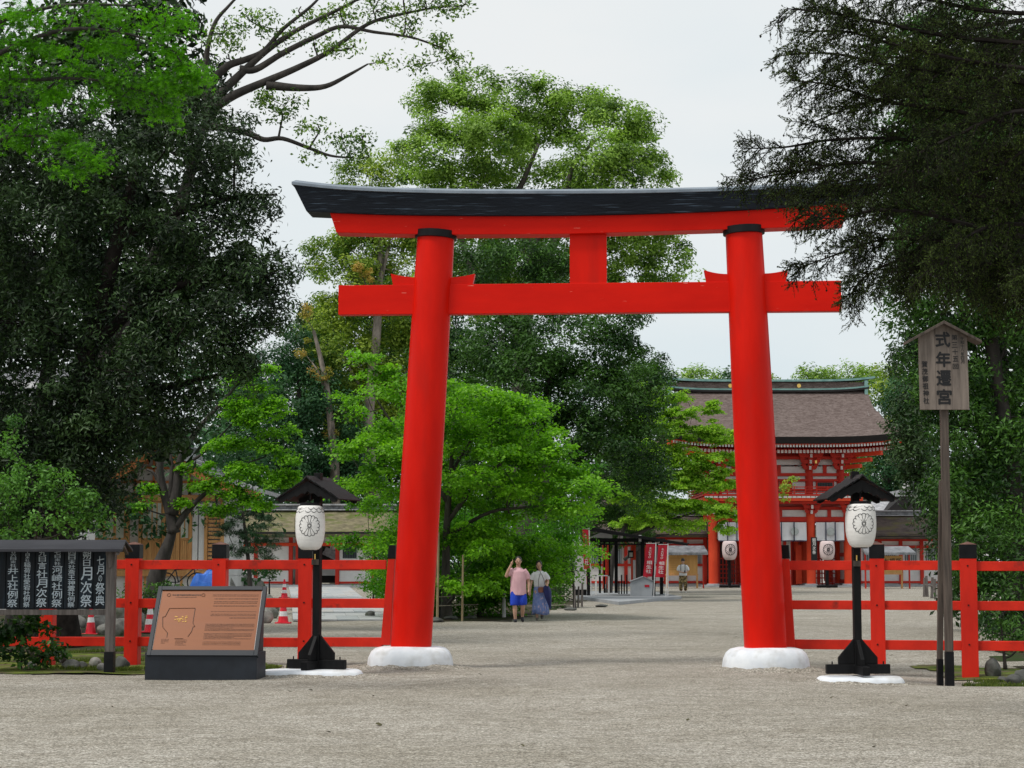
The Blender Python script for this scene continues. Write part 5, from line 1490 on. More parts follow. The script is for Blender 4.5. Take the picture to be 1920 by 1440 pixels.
# ================================================================ SMALL THINGS
def cone(label, px, py, h_m, seed, stripes=2, cat="traffic cone", group="red and white traffic cones behind the fence"):
    p = G(px, py, 0.02); r_ = thing("traffic_cone", label, cat, tuple(p), 0, group)
    m = MB(); m.box(-.19, .19, -.19, .19, 0, .035); m.build("foot", CONER, r_, bevel=.01)
    prof = lambda z: .135 - .105 * z / .7
    zs = [.036, .18, .30, .40, .52, .70] if stripes == 2 else [.036, .30, .42, .70]
    for i, (a, b) in enumerate(zip(zs, zs[1:])):
        m = MB(); m.lathe([(prof(a), a), (prof(b), b - .001)], 20); m.build("white_band" if i % 2 else "cone_section", CONEW if i % 2 else CONER, r_, smooth_='auto')
    s_ = h_m / .7; r_.scale = (s_, s_, s_)
cone("plain red traffic cone under the black notice board's edge, by the rocks", 170, 1190, .62, 1, 1)
cone("shorter red and white traffic cone beside the notice board's fence post", 119, 1189, .55, 2, 1)
cone("red and white traffic cone half hidden by the copper panel", 281, 1186, .70, 3, 2)
cone("red and white traffic cone at the near corner of the paved path", 531, 1169, .72, 4, 2)
cone("far red and white traffic cone standing on the paved path's edge", 533, 1121, .80, 5, 2)

ORD = ["first","second","third","fourth","fifth","sixth","seventh","eighth","ninth","tenth","eleventh","twelfth","thirteenth"]
def rock(label, px, py, w_m, h_m, Y=None, seed=0, mat=STONE, group=None, z=0.0):
    rnd = random.Random(seed)
    p = G(px, py, 0) 
    import bmesh
    bm = bmesh.new(); bmesh.ops.create_icosphere(bm, subdivisions=3, radius=1)
    k = [Vector((rnd.uniform(-1, 1), rnd.uniform(-1, 1), rnd.uniform(-1, 1))).normalized() for _ in range(9)]
    cut = [rnd.uniform(.62, .95) for _ in range(9)]
    for v in bm.verts:
        c = v.co.copy()
        for n_, q_ in zip(k, cut):
            d = c.dot(n_)
            if d > q_: c -= n_ * (d - q_) * .92
        c *= 1 + .035 * math.sin(c.x * 7 + seed) * math.sin(c.y * 6 + 2 * seed) + .02 * math.sin(c.z * 13)
        v.co = Vector((c.x * w_m / 2, c.y * w_m / 2 * .8, c.z * h_m * .62 + h_m * .38))
    me = bpy.data.meshes.new("rock"); bm.to_mesh(me); bm.free(); me.shade_smooth(); me.materials.append(mat)
    o = bpy.data.objects.new("rock", me); COL.objects.link(o); o.location = (p.x, p.y, gz(p.x, p.y) + z); o.rotation_euler = (0, 0, rnd.uniform(0, 6))
    tag(o, label, "rock", group)
HP = [(146, 1172, .45, .30), (136, 1188, .40, .22), (186, 1178, .55, .45), (196, 1188, .45, .25), (222, 1160, .7, .55), (226, 1188, .5, .38), (207, 1170, .45, .3), (240, 1180, .5, .35), (150, 1160, .4, .3), (165, 1150, .5, .35), (262, 1172, .4, .4)]
for i, (x, y, w_, h_) in enumerate(HP):
    rock(ORD[sorted(range(11), key=lambda j: HP[j][0]).index(i)] + " pale rock from the left in the heap behind the notice board", x, y + 4, w_, h_, seed=i + 10, group="rocks heaped behind the notice board")
for i, (x, y, w_, h_) in enumerate([(133, 1252, .30, .16), (152, 1250, .2, .12), (178, 1247, .26, .17), (194, 1254, .2, .13), (229, 1250, .26, .22), (118, 1240, .16, .2), (60, 1252, .22, .12)]):
    rock(["little round stone just left of the notice board post", "flat small stone touching the round one under the notice board", "pale upright stone under the notice board between two dark ones", "pale flat stone nearest the notice board post", "dark stone between the notice board post and the fence post", "narrow upright stone against the fence post under the notice board", "stone half covered by plants under the notice board"][i], x, y + 3, w_, h_, seed=i + 40, mat=STONE if i in (2, 3) else STONED, group="edging stones under the notice board")
for i, (x, y, w_, h_, lb) in enumerate([(1862, 1254, .30, .30, "taller dark rock standing beside the last fence post"), (1880, 1261, .20, .10, "flat little stone before the taller dark rock by the last fence post"), (1898, 1264, .26, .14, "rounded brownish stone at the edge of the right hand undergrowth"), (1917, 1262, .3, .2, "dark stone cut off by the picture's edge under the broadleaf tree")]):
    rock(lb, x, y, w_, h_, seed=i + 60, mat=STONED)
for i, (x, y, w_, h_) in enumerate([(505, 1158, .55, .5), (498, 1170, .5, .35), (512, 1150, .5, .4), (500, 1140, .6, .5)]):
    rock(["tall pale rock", "lowest, nearest rock", "rounded rock in the middle", "farthest rock"][i] + " of the group beside the paved path and the near cone", x, y, w_, h_, seed=i + 80, group="rocks beside the paved path")
for i, (x, y, w_, h_) in enumerate([(820, 1166, .5, .14), (845, 1163, .5, .12), (882, 1160, .45, .10), (1010, 1150, .4, .12), (1128, 1138, .6, .10), (1070, 1144, .5, .1), (695, 1158, .4, .2)]):
    rock(["flat stone at the foot of the thin bamboo pole by the torii pillar", "flat stone between the two bamboo poles", "flat stone just right of the tall bamboo pole", "flat stone behind the white pipe", "flat stone at the shelter end of the maple bed", "flat stone behind the woman in the blue skirt", "pale stone seen past the torii pillar at the maple bed"][i], x, y, w_, h_, seed=i + 90, mat=STONED, group="kerb stones round the maple bed")
for i, (x, y) in enumerate([(404, 1110), (424, 1112), (478, 1106), (460, 1108)]):
    rock(["mossy rock beside the blue tarpaulin", "taller mossy rock right of the tarpaulin", "mossy rock below the clipped pine", "taller mossy rock under the clipped pine"][i], x, y + 18, 1.0, .9 + .2 * (i % 2), seed=i + 120, mat=STONE, group="rocks in the garden of the cedar house")
# blue tarpaulin heap
p = G(386, 1142, 0)
m = MB(); rnd = random.Random(5)
for j in range(9):
    for i in range(13):
        x = (i / 12 - .5) * 1.3; y = (j / 8 - .5) * .8
        h = .95 * max(0, 1 - (abs(x) / .68) ** 3) * max(0, 1 - (abs(y) / .42) ** 3) 
        m.v.append((x, y, h + .07 * math.sin(x * 11 + y * 6) * (h > .1) + rnd.uniform(-.03, .03) * (h > .1)))
for j in range(8):
    for i in range(12): a = j * 13 + i; m.f.append((a, a + 1, a + 14, a + 13))
o = m.build("tarpaulin", TARP); o.location = (p.x, p.y, .3); tag(o, "crumpled blue tarpaulin over a heap beside the cedar house", "tarpaulin")
# bicycle against the house
p = W(340, 1100, 66); bk = thing("bicycle", "dark bicycle parked against the plinth of the cedar house", "bicycle", (p.x, 66, .55), R(8))
for sx in (-.52, .52):
    m = MB(); pts_ = [(sx + .32 * math.cos(k * PI / 10), 0, .33 + .32 * math.sin(k * PI / 10)) for k in range(21)]; m.tube(pts_, .022, 6, cap=False); m.build("wheel", BLKC, bk)
m = MB()
for a, b in (((-.52, 0, .33), (-.1, 0, .33)), ((-.1, 0, .33), (-.22, 0, .85)), ((-.1, 0, .33), (.4, 0, .78)), ((-.52, 0, .33), (-.2, 0, .78)), ((-.2, 0, .75), (.38, 0, .82)), ((.52, 0, .33), (.38, 0, .98))): m.tube([a, b], .02, 6)
m.build("frame", DGREY, bk)
m = MB(); m.tube([(.38, -.25, .98), (.38, .25, .98)], .015, 6); m.build("handlebar", BLKC, bk)
m = MB(); m.box(-.34, -.1, -.07, .07, .86, .91); m.build("saddle", BLKC, bk)
# wooden stakes with a rail at the right
for i, (x, y, h) in enumerate([(1733, 1119, .95), (1739, 1119, 1.05), (1747, 1122, 1.0), (1754, 1124, .95), (1762, 1126, .9)]):
    p = G(x, y, 0); m = MB(); rnd = random.Random(i)
    m.tube([(0, 0, -.05), (rnd.uniform(-.05, .05), 0, h * .8 + .1)], [.065, .06], 8)
    o = m.build("wooden_stake", GRYW); o.location = p; tag(o, ["leftmost stake", "second stake from the left", "middle stake", "second stake from the right", "rightmost stake"][i] + " of the short weathered row before the gallery", "stake", "wooden stakes in a row before the gallery")
m = MB(); a = G(1733, 1119, 0); b = G(1762, 1126, 0); m.beam((a.x, a.y - .1, .55), (b.x, b.y - .1, .55), .05, .05)
tag(m.build("stake_rail", GRYW), "thin rail tying the row of short stakes together", "rail")
# bamboo poles of the maple bed, with ropes
poles = [(866.5, 1165, 1042, BAMB, .03), (820, 1165, 1000, BAMB, .035), (1084, 1140, 1100, GRYW, .035), (1091, 1138, 1093, GRYW, .04), (1077, 1141, 1100, GRYW, .03), (822.5, 1163, 1105, BLK, .05), (945, 1157, 1090, PLAS, .055)]
labs = ["tall bamboo pole upright in front of the bright maple", "tall bamboo pole close behind the torii's pillar beside the bright maple", "short leaning stake by the shelter's wall, middle of three", "short stake by the shelter's wall, nearest the banner", "short stake by the shelter's wall, nearest the couple", "dark short post beside the bamboo pole at the torii", "white pipe standing behind the man in pink"]
for (x, yb, yt, mat, r_), lb in zip(poles, labs):
    p = G(x, yb, 0); m = MB(); H = (yb - yt) * p.y / FPX
    m.tube([(0, 0, -.05), (.02 if mat is not PLAS else 0, 0, H)], [r_, r_ * .85], 8); o = m.build("garden_pole", mat); o.location = p; tag(o, lb, "pole")
for yy in (1118, 1135):
    m = MB(); P = [W(x, yy + 1.5 * math.sin(x / 30), G(x, 1165 - (x - 820) * .1, 0).y) for x in range(820, 1086, 12)]
    m.tube(P, .012, 5); tag(m.build("rope", ROPE), "upper rope strung round the maple bed" if yy == 1118 else "lower rope strung round the maple bed", "rope")
# fallen leaves and twigs on the gravel
rnd = random.Random(77)
for i, (x, y) in enumerate([(710, 1360), (700, 1308), (543, 1297), (582, 1295), (616, 1373), (1672, 1225), (1380, 1195), (1700, 1328), (1640, 1405), (980, 1402), (210, 1330), (1290, 1352), (1560, 1310), (900, 1268)]):
    p = G(x, y, 0); s_ = rnd.uniform(.03, .055) * (1.5 if i == 0 else 1)
    m = MB(); m.v = [(-s_, 0, .0), (-.2 * s_, -.45 * s_, .012), (s_, 0, .02), (-.1 * s_, .5 * s_, .015), (0, 0, .028 if i == 0 else .006)]
    m.f = [(0, 1, 4), (1, 2, 4), (2, 3, 4), (3, 0, 4)]
    o = m.build("fallen_leaf", pm("dead_leaf", (.05, .045, .015), (.09, .08, .03), 9, .8) if i == 0 else bpy.data.materials["dead_leaf"])
    o.location = (p.x, p.y, gz(p.x, p.y) + .004); o.rotation_euler = (0, 0, rnd.uniform(0, 6))
    tag(o, ["", "dark leaf on the gravel straight above the crumpled leaf", "leaf on the gravel right in front of the copper panel's lantern slab", "leaf on the gravel below the lantern slab, nearer the torii base", "leaf on the near gravel left of the crumpled leaf", "leaf beyond the fence between lantern and signpost", "leaf just inside the torii's farther pillar", "leaf on the gravel in front of the signpost's lantern slab", "leaf at the near corner below the signpost", "leaf in the middle of the near gravel", "leaf on the gravel below the notice board", "leaf on the gravel before the torii opening, toward the signpost", "leaf on the gravel below the farther torii base", "leaf on the gravel between the two torii bases"][i] if i else "crumpled fallen leaf lying alone on the near gravel, largest of them", "leaf", None if i == 0 else "fallen leaves on the gravel")
# crest of gravel heaped against the white stones

# ================================================================ FOLIAGE
NR = np.random.default_rng(20240707)
def leaf_mesh(name, P, Nn, size, kind, mat, parent, tint, aspect=.42, droop=None):
    """P (n,3) positions, Nn (n,3) face directions, size (n,)"""
    n = len(P)
    if n == 0: return None
    r = NR.normal(size=(n, 3))
    if droop is not None: r = r * .6 + droop
    Nn = Nn / (np.linalg.norm(Nn, axis=1, keepdims=True) + 1e-9)
    T = r - Nn * (r * Nn).sum(1, keepdims=True)
    T /= (np.linalg.norm(T, axis=1, keepdims=True) + 1e-9)
    B = np.cross(Nn, T)
    if kind == 'leaf':        # pointed leaf folded along its midrib
        tv = np.array([(-.5, 0, 0), (-.05, -.5 * aspect, .10 * aspect * 2), (.5, 0, -.04), (-.05, .5 * aspect, .10 * aspect * 2)])
        tf = np.array([(0, 1, 2), (0, 2, 3)])
    elif kind == 'star':      # palmate maple leaf
        tv = [(-.35, 0, 0)]; tf = []
        for k, (a, l) in enumerate(((-100, .38), (-50, .62), (0, .75), (50, .62), (100, .38))):
            a = R(a); d = np.array([math.cos(a), math.sin(a)]); p = np.array([-d[1], d[0]])
            b = len(tv)
            for q in (d * .10 - p * .085, d * l, d * .10 + p * .085): tv.append((q[0] - .35 + .05, q[1], -.08 * l * (q[0] ** 2 + q[1] ** 2) ** .5))
            tf.append((b, b + 1, b + 2))
        tv = np.array(tv); tf = np.array(tf)
    elif kind == 'tri':
        tv = np.array([(-.5, -.28, 0), (.5, 0, 0), (-.4, .30, .06)]); tf = np.array([(0, 1, 2)])
    elif kind == 'tuft':      # three blades from one point
        tv = []; tf = []
        for k, a in enumerate((-38, 0, 38)):
            a = R(a); d = np.array([math.cos(a), math.sin(a), .25 * (k - 1)]); p = np.array([-math.sin(a), math.cos(a), 0]) * aspect * .5
            b = len(tv); tv += [tuple(d * .05 - p), tuple(d * 1.0), tuple(d * .05 + p)]; tf.append((b, b + 1, b + 2))
        tv = np.array(tv) - np.array([.3, 0, 0]); tf = np.array(tf)
    k = len(tv)
    V = (P[:, None, :] + size[:, None, None] * (tv[None, :, 0:1] * T[:, None, :] + tv[None, :, 1:2] * B[:, None, :] + tv[None, :, 2:3] * Nn[:, None, :])).reshape(-1, 3)
    Fi = (np.arange(n)[:, None, None] * k + tf[None]).reshape(-1)
    nf = n * len(tf)
    me = bpy.data.meshes.new(name)
    me.vertices.add(len(V)); me.vertices.foreach_set('co', V.astype(np.float32).ravel())
    me.loops.add(nf * 3); me.loops.foreach_set('vertex_index', Fi.astype(np.int32))
    me.polygons.add(nf); me.polygons.foreach_set('loop_start', np.arange(0, nf * 3, 3, dtype=np.int32))
    at = me.attributes.new("tint", 'FLOAT', 'FACE'); at.data.foreach_set('value', np.repeat(np.clip(tint, 0, 1), len(tf)).astype(np.float32))
    me.materials.append(mat)
    me.update(calc_edges=True)
    o = bpy.data.objects.new(name, me); COL.objects.link(o); o.parent = parent
    return o
LEAFN = [0]
def clumps_from_lobes(lobes, dens, back=.45, shell=(.55, 1.0)):
    """lobes: list of (centre, (rx, ry, rz)); returns clump centres, outward directions"""
    C_, D_ = [], []
    for c, r in lobes:
        c = np.array(c); r = np.array(r)
        area = 4 * PI * ((r[0] * r[1]) ** 1.6 / 3 + (r[0] * r[2]) ** 1.6 / 3 + (r[1] * r[2]) ** 1.6 / 3) ** (1 / 1.6)
        n = max(4, int(area * dens))
        d = NR.normal(size=(n, 3)); d /= np.linalg.norm(d, axis=1, keepdims=True)
        keep = (d[:, 1] < .35) | (NR.random(n) < back)
        d = d[keep]
        t = shell[0] + (shell[1] - shell[0]) * NR.random((len(d), 1)) ** .6
        # bumpy outline
        bump = 1 + .13 * np.sin(d[:, :1] * 7 + c[0]) * np.sin(d[:, 2:3] * 6 + c[2]) + .08 * NR.normal(size=(len(d), 1))
        C_.append(c + d * r * t * bump); D_.append(d)
    return np.concatenate(C_), np.concatenate(D_)
def leaves_on(C_, D_, per, cr, size, flat=1.0, up=.7, out=.5, rnd=.6, tb=.45, tv=.22, tl=.18, toplight=0.0, tilt=None):
    """leaves scattered about clump centres"""
    n = len(C_)
    cnt = np.maximum(3, (per * (.6 + .8 * NR.random(n))).astype(int))
    I = np.repeat(np.arange(n), cnt)
    g = NR.normal(size=(len(I), 3))
    g /= np.maximum(1e-6, np.linalg.norm(g, axis=1, keepdims=True)); g *= NR.random((len(I), 1)) ** .45
    crs = cr * (.65 + .7 * NR.random(n))[I][:, None]
    off = g * crs * np.array([1, 1, flat])
    if tilt is not None:       # whole spray tilts
        ax = NR.normal(size=(n, 2)) * tilt
        off[:, 2] += off[:, 0] * ax[I, 0] + off[:, 1] * ax[I, 1]
        off[:, 2] -= .35 * (off[:, 0] ** 2 + off[:, 1] ** 2) / (crs[:, 0] + .01) * .6
    P = C_[I] + off
    Nn = g * np.array([1, 1, 1]) * out + D_[I] * .3 + np.array([0, 0, up]) + NR.normal(size=P.shape) * rnd
    t = tb + (NR.normal(size=n) * tv)[I] + NR.normal(size=len(I)) * tl
    s = size * (.7 + .6 * NR.random(len(I)))
    return P, Nn, s, t
def limb(m, pts, r0, r1, n=8, k=5):
    P = spath(pts, k)
    L = len(P); m.tube(P, [r0 + (r1 - r0) * (i / (L - 1)) ** .8 for i in range(L)], n)
def px_lobes(Y, L):
    """(px, py, rx_px, ry_px[, dY[, ryY]]) -> world lobes"""
    out = []
    for l in L:
        dY = l[4] if len(l) > 4 else 0
        c = W(l[0], l[1], Y + dY); k = (Y + dY) / FPX
        rx, rz = l[2] * k, l[3] * k
        ry = l[5] if len(l) > 5 else (rx + rz) / 2 * .9
        out.append(((c.x, c.y, c.z), (rx, ry, rz)))
    return out
def tree(name, label, cat, Y, base_px, trunk_px, lobes, mat, bark, dens, per, cr, size, kind='leaf', flat=1.0, group=None, trad=.3, up=.7, out=.5, rnd=.6,
         tb=.45, tv=.22, tl=.18, tilt=None, back=.45, twigs=.25, base_z=0.0, aspect=.42, shell=(.55, 1.0), branches=True, droop=None, limbs=()):
    """lobed tree: trunk through pixel points, one limb to each lobe, twigs to the clumps"""
    LW = px_lobes(Y, lobes)
    if base_px is None: b = Vector((LW[0][0][0], LW[0][0][1], base_z))
    else: b = W(base_px[0], base_px[1], Y); b.z = base_z
    root = thing(name, label, cat, tuple(b), 0, group)
    tp = [b] + [W(x, y, Y + (d[0] if d else 0)) for x, y, *d in trunk_px]
    m = MB()
    rel = [p - b for p in tp]
    rel[0] = Vector((0, 0, -.15))
    P = spath(rel, 5); L_ = len(P)
    rads = [trad * (1.0 - .72 * (i / (L_ - 1))) * (1 + .35 * math.exp(-i * .9)) for i in range(L_)]
    m.tube(P, rads, 12)
    SK = [(p, r) for p, r in zip(P, rads)][2:]
    for lb in limbs:
        pts = [W(x, y, Y + (d[0] if d else 0)) - b for x, y, *d in lb[0]]
        Q = spath(pts, 5); n_ = len(Q); rq = [lb[1] + (lb[2] - lb[1]) * (i / (n_ - 1)) ** .8 for i in range(n_)]
        m.tube(Q, rq, 7); SK += list(zip(Q, rq))
    C_, D_ = clumps_from_lobes(LW, dens, back, shell)
    bv = np.array(b)
    if branches:
        todo = [(Vector(c) - b, r_) for c, r_ in LW]
        def cost(p, c): return (p - c).length + max(0, p.z - c.z + .15 * (p - c).length) * 1.2
        while todo:       # nearest lobe first, each joins the skeleton built so far
            best = min(((cost(p, c), i, j) for i, (c, _) in enumerate(todo) for j, (p, _) in enumerate(SK[::2])), key=lambda q: q[0])
            c, r_ = todo.pop(best[1]); p, rr = SK[best[2] * 2]
            rb = min(rr * .62, .012 * (c - p).length + .02)
            mid = p.lerp(c, .5) + Vector((NR.normal() * .05, NR.normal() * .05, -.06 + NR.normal() * .03)) * (c - p).length
            e = c + Vector((NR.normal() * .25, NR.normal() * .25, .4)) * r_[2]
            Q = spath([p, mid, c, e], 4); n_ = len(Q); rq = [rb + (.012 - rb) * (i / (n_ - 1)) for i in range(n_)]
            m.tube(Q, rq, 6); SK += list(zip(Q, rq))[3:]
        # twigs
        idx_ = NR.choice(len(C_), int(len(C_) * twigs), replace=False)
        cs_ = np.array([l[0] for l in LW])
        for i in idx_:
            j = np.argmin(((cs_ - C_[i]) ** 2).sum(1)); a = Vector(cs_[j]) - b; e = Vector(C_[i]) - b
            a2 = a.lerp(e, .15 + .3 * NR.random())
            mid = a2.lerp(e, .5) + Vector((0, 0, .08 * (e - a2).length))
            m.tube([a2, mid, e], [trad * .02 + .012, trad * .015 + .008, .006], 4, cap=False)
    t_o = m.build("trunk", bark, root, smooth_=True)
    Pn, Nn, s, t = leaves_on(C_, D_, per, cr, size, flat, up, out, rnd, tb, tv, tl, tilt=tilt)
    LEAFN[0] += len(Pn)
    leaf_mesh("crown", Pn - bv, Nn, s, kind, mat, root, t, aspect, droop)
    return root

# ---- big camphor in the middle
CAM1 = [(850, 215, 85, 62), (905, 175, 80, 40, 1), (990, 185, 75, 42, 2), (1075, 215, 70, 50, 3), (1150, 215, 60, 52, 1), (1195, 275, 55, 60, 2), (1222, 330, 38, 42, 3),
        (830, 290, 72, 50, -1), (905, 265, 80, 55, -2), (960, 250, 60, 60, 3), (1120, 290, 75, 45, -1), (880, 350, 90, 45, 0), (800, 345, 60, 40, 1), (1060, 330, 70, 35, 3), (1000, 400, 110, 45, 3), (1150, 350, 80, 50, 0),
        (1200, 450, 75, 60, 1), (1255, 480, 42, 45, 2), (1120, 430, 90, 60, 2), (900, 450, 110, 60, 3), (1020, 500, 120, 60, 4), (1180, 520, 80, 45, 2), (880, 540, 90, 60, 4)]
tree("camphor_tree", "tallest round crowned camphor tree rising behind the torii's top beam", "tree", 92, (985, 1100), [(985, 950), (975, 760), (985, 600), (1000, 470), (1020, 380)],
     CAM1 + [(945, 315, 60, 40, 1), (1010, 240, 50, 40, 3), (1090, 385, 70, 40, 4), (940, 395, 70, 40, 3), (780, 270, 34, 30, 1)], L_CAMP, BARKM, 1.05, 175, .80, .185, 'leaf', .6, trad=.62, up=.85, out=.9, rnd=.5, tb=.5, tv=.26, back=.4, twigs=.2, aspect=.5,
     limbs=[(((985, 600), (1000, 480), (960, 400), (985, 330), (1010, 270)), .32, .08), (((1000, 560), (1040, 450), (1060, 380), (1075, 310), (1120, 260)), .3, .07), (((985, 640), (900, 540), (860, 430), (840, 300)), .3, .06), (((1050, 430), (1110, 380), (1150, 330), (1190, 300)), .2, .05)])
CAMYL = [(690, 330, 46, 30), (740, 322, 40, 34, 1), (650, 345, 20, 20), (640, 440, 46, 38), (680, 470, 60, 60, 1), (740, 420, 60, 60, 1), (760, 500, 60, 60, 2), (655, 530, 56, 60), (700, 590, 80, 60, 1), (620, 600, 44, 50, 1), (720, 680, 80, 60, 2), (640, 670, 60, 60), (620, 740, 50, 60, 1), (700, 760, 80, 60, 3), (800, 640, 60, 70, 2), (590, 500, 28, 44, 2), (800, 420, 50, 60, 3)]
tree("camphor_tree", "yellowish camphor tree with reddish young shoots, behind the torii's nearer pillar top", "tree", 130, (700, 1095), [(700, 950), (690, 800), (705, 640), (712, 520), (715, 430)],
     CAMYL, L_CAMY, BARKP, .56, 165, 1.05, .24, 'leaf', .65, trad=.55, up=.85, out=.9, rnd=.5, tb=.42, tv=.28, twigs=.2, aspect=.5,
     limbs=[(((712, 560), (690, 500), (660, 470)), .16, .05), (((715, 520), (730, 440), (700, 390)), .16, .04), (((700, 760), (660, 700), (640, 650)), .14, .04)])
# dark mass below them
DM = [(890, 500, 80, 50, 7), (980, 490, 80, 50, 7), (1045, 520, 70, 44, 7), (1050, 640, 110, 70), (930, 640, 90, 70, 1), (1150, 610, 70, 50, 1), (860, 700, 80, 70, 2), (980, 740, 110, 80), (1100, 740, 100, 70), (1180, 700, 50, 60, 1), (1210, 740, 40, 50), (1140, 820, 80, 60), (1200, 830, 50, 50, 1), (1030, 830, 100, 70, 1), (1150, 880, 70, 50, 10), (1060, 920, 80, 60, 1), (1200, 900, 44, 50, 1), (880, 800, 90, 80, 2)]
tree("evergreen_oak", "dense dark evergreen tree filling the space under the torii's tie beam", "tree", 76, (1030, 1125), [(1030, 1000), (1020, 850), (1030, 700)],
     DM, L_OAK, BARK, 1.25, 170, .70, .165, 'leaf', .65, trad=.45, up=.7, out=.9, rnd=.55, tb=.34, tv=.28, twigs=.12)
DM2 = [(505, 700, 55, 60), (560, 680, 44, 44, 1), (600, 760, 60, 70), (540, 780, 60, 60, 1), (500, 830, 60, 60), (590, 860, 60, 60), (640, 840, 55, 60), (520, 900, 60, 50, 1), (600, 930, 60, 50), (450, 740, 40, 60, 2), (560, 620, 26, 26, 1), (430, 850, 60, 70, 2), (660, 920, 50, 60)]
tree("evergreen_oak", "dark bluish evergreen behind the lantern post beside the copper panel", "tree", 128, (560, 1095), [(560, 980), (560, 850), (560, 700)],
     DM2, L_FAR, BARK, .6, 140, 1.0, .26, 'leaf', .65, trad=.4, up=.7, out=.9, rnd=.55, tb=.45, tv=.25, twigs=.1)
# pale trunk with orange tufts
ptr = tree("bare_tree", "slender pale trunked tree with orange yellow tufts, left of the torii's pillar", "tree", 127, (632, 1095), [(628, 900), (626, 850), (614, 740), (603, 680), (588, 620)],
     [(577, 600, 17, 26), (570, 655, 15, 18), (582, 690, 12, 14, -.3), (605, 700, 13, 12, -.3), (618, 816, 14, 14)], L_ORAN, BARKP, 1.3, 55, .40, .21, 'leaf', .8, trad=.38, tb=.45, tv=.3, twigs=.1,
     limbs=[(((612, 740), (598, 700), (585, 680)), .12, .05)])
tree("camphor_shoots", "tuft of reddish young leaves on a branch of the yellowish camphor", "branch", 127.5, (690, 560), [(688, 540), (680, 520)],
     [(678, 508, 15, 14), (688, 522, 12, 12)], L_ORAN, BARKM, 1.8, 60, .38, .20, 'leaf', .8, trad=.07, tb=.7, tv=.2, base_z=W(690, 560, 127.5).z)
# ---- the bright maple
def layered(cx0, cx1, cy0, cy1, n, rx, ry, seed, inside, dY=2.0):
    rnd = random.Random(seed); out = []
    while len(out) < n:
        x = rnd.uniform(cx0, cx1); y = rnd.uniform(cy0, cy1)
        if inside(x, y): out.append((x, y, rx * rnd.uniform(.7, 1.3), ry * rnd.uniform(.7, 1.3), rnd.uniform(-dY, dY), rnd.uniform(.8, 1.5)))
    return out
def in_maple(x, y):
    u = (x - 880) / 245; v = (y - 925) / 245
    if u < -.0: u = (x - 880) / 250
    top = 700 + 250 * max(0, (x - 880) / 250) ** 1.6 + 60 * max(0, (760 - x) / 120)
    rim = x < 1125 - max(0, (y - 1010)) * .9 and x > 632 + max(0, y - 950) * .8
    return top < y < 1120 and rim
ML = layered(640, 1125, 690, 1125, 84, 62, 15, 3, in_maple, 2.2)
ML = [(x, y, a, b, (abs(d) + 2.2 if y > 980 and x > 925 else d), e) for x, y, a, b, d, e in ML]
ML += [(680, 668, 34, 12), (700, 700, 40, 14), (760, 700, 46, 14), (860, 728, 44, 13), (940, 760, 60, 14), (985, 778, 40, 11), (1010, 805, 50, 13), (1045, 852, 44, 12), (1090, 905, 42, 13), (660, 770, 40, 13), (655, 850, 40, 14), (640, 920, 34, 14)]
tree("maple_tree", "big bright green maple with layered sprays between the torii and the shelter", "maple", 53.5, (838, 1160), [(836, 1080), (838, 980), (846, 880), (850, 790)],
     ML, L_MAPL, BARKM, 1.9, 84, .42, .098, 'leaf', .34, trad=.15, up=1.0, out=.35, rnd=.55, tb=.48, tv=.24, tilt=.28, twigs=.16, aspect=.75, shell=(.25, 1.0),
     limbs=[(((838, 980), (900, 900), (960, 860), (1020, 850)), .08, .02), (((838, 940), (790, 860), (740, 800), (700, 740)), .08, .02), (((846, 1000), (920, 960), (1000, 950), (1070, 940)), .07, .02), (((840, 900), (880, 830), (930, 790)), .06, .015)])
tree("maple_tree", "deep green low maple foliage shading the bamboo pole behind the torii", "maple", 56, (900, 1155), [(905, 1080), (915, 1000)],
     [(760, 1075, 80, 60), (860, 1060, 90, 60, 1), (930, 1090, 80, 60), (820, 1120, 90, 40), (750, 1040, 50, 60, 1), (910, 1010, 100, 60, 2), (1000, 1010, 80, 40, 1), (800, 980, 120, 60, 3), (1060, 1000, 60, 40, 2), (745, 1100, 36, 50, 1), (900, 1140, 60, 24)], L_MAPD, BARK, 2.2, 130, .5, .11, 'leaf', .5, trad=.09, up=.8, tb=.3, tv=.2, twigs=.08)
tree("shrub", "leafy dark shrub between the couple and the shelter's white wall", "shrub", 66, (1078, 1138), [(1075, 1090), (1072, 1040)],
     [(1050, 1060, 26, 40), (1032, 1030, 34, 36), (1062, 1090, 22, 34), (1050, 1110, 30, 30), (1054, 1020, 24, 30), (1040, 1080, 30, 40, 1), (1020, 1050, 30, 50, 1.5)], L_OAK, BARK, 2.2, 75, .33, .12, 'leaf', .7, trad=.06, tb=.55, tv=.28)
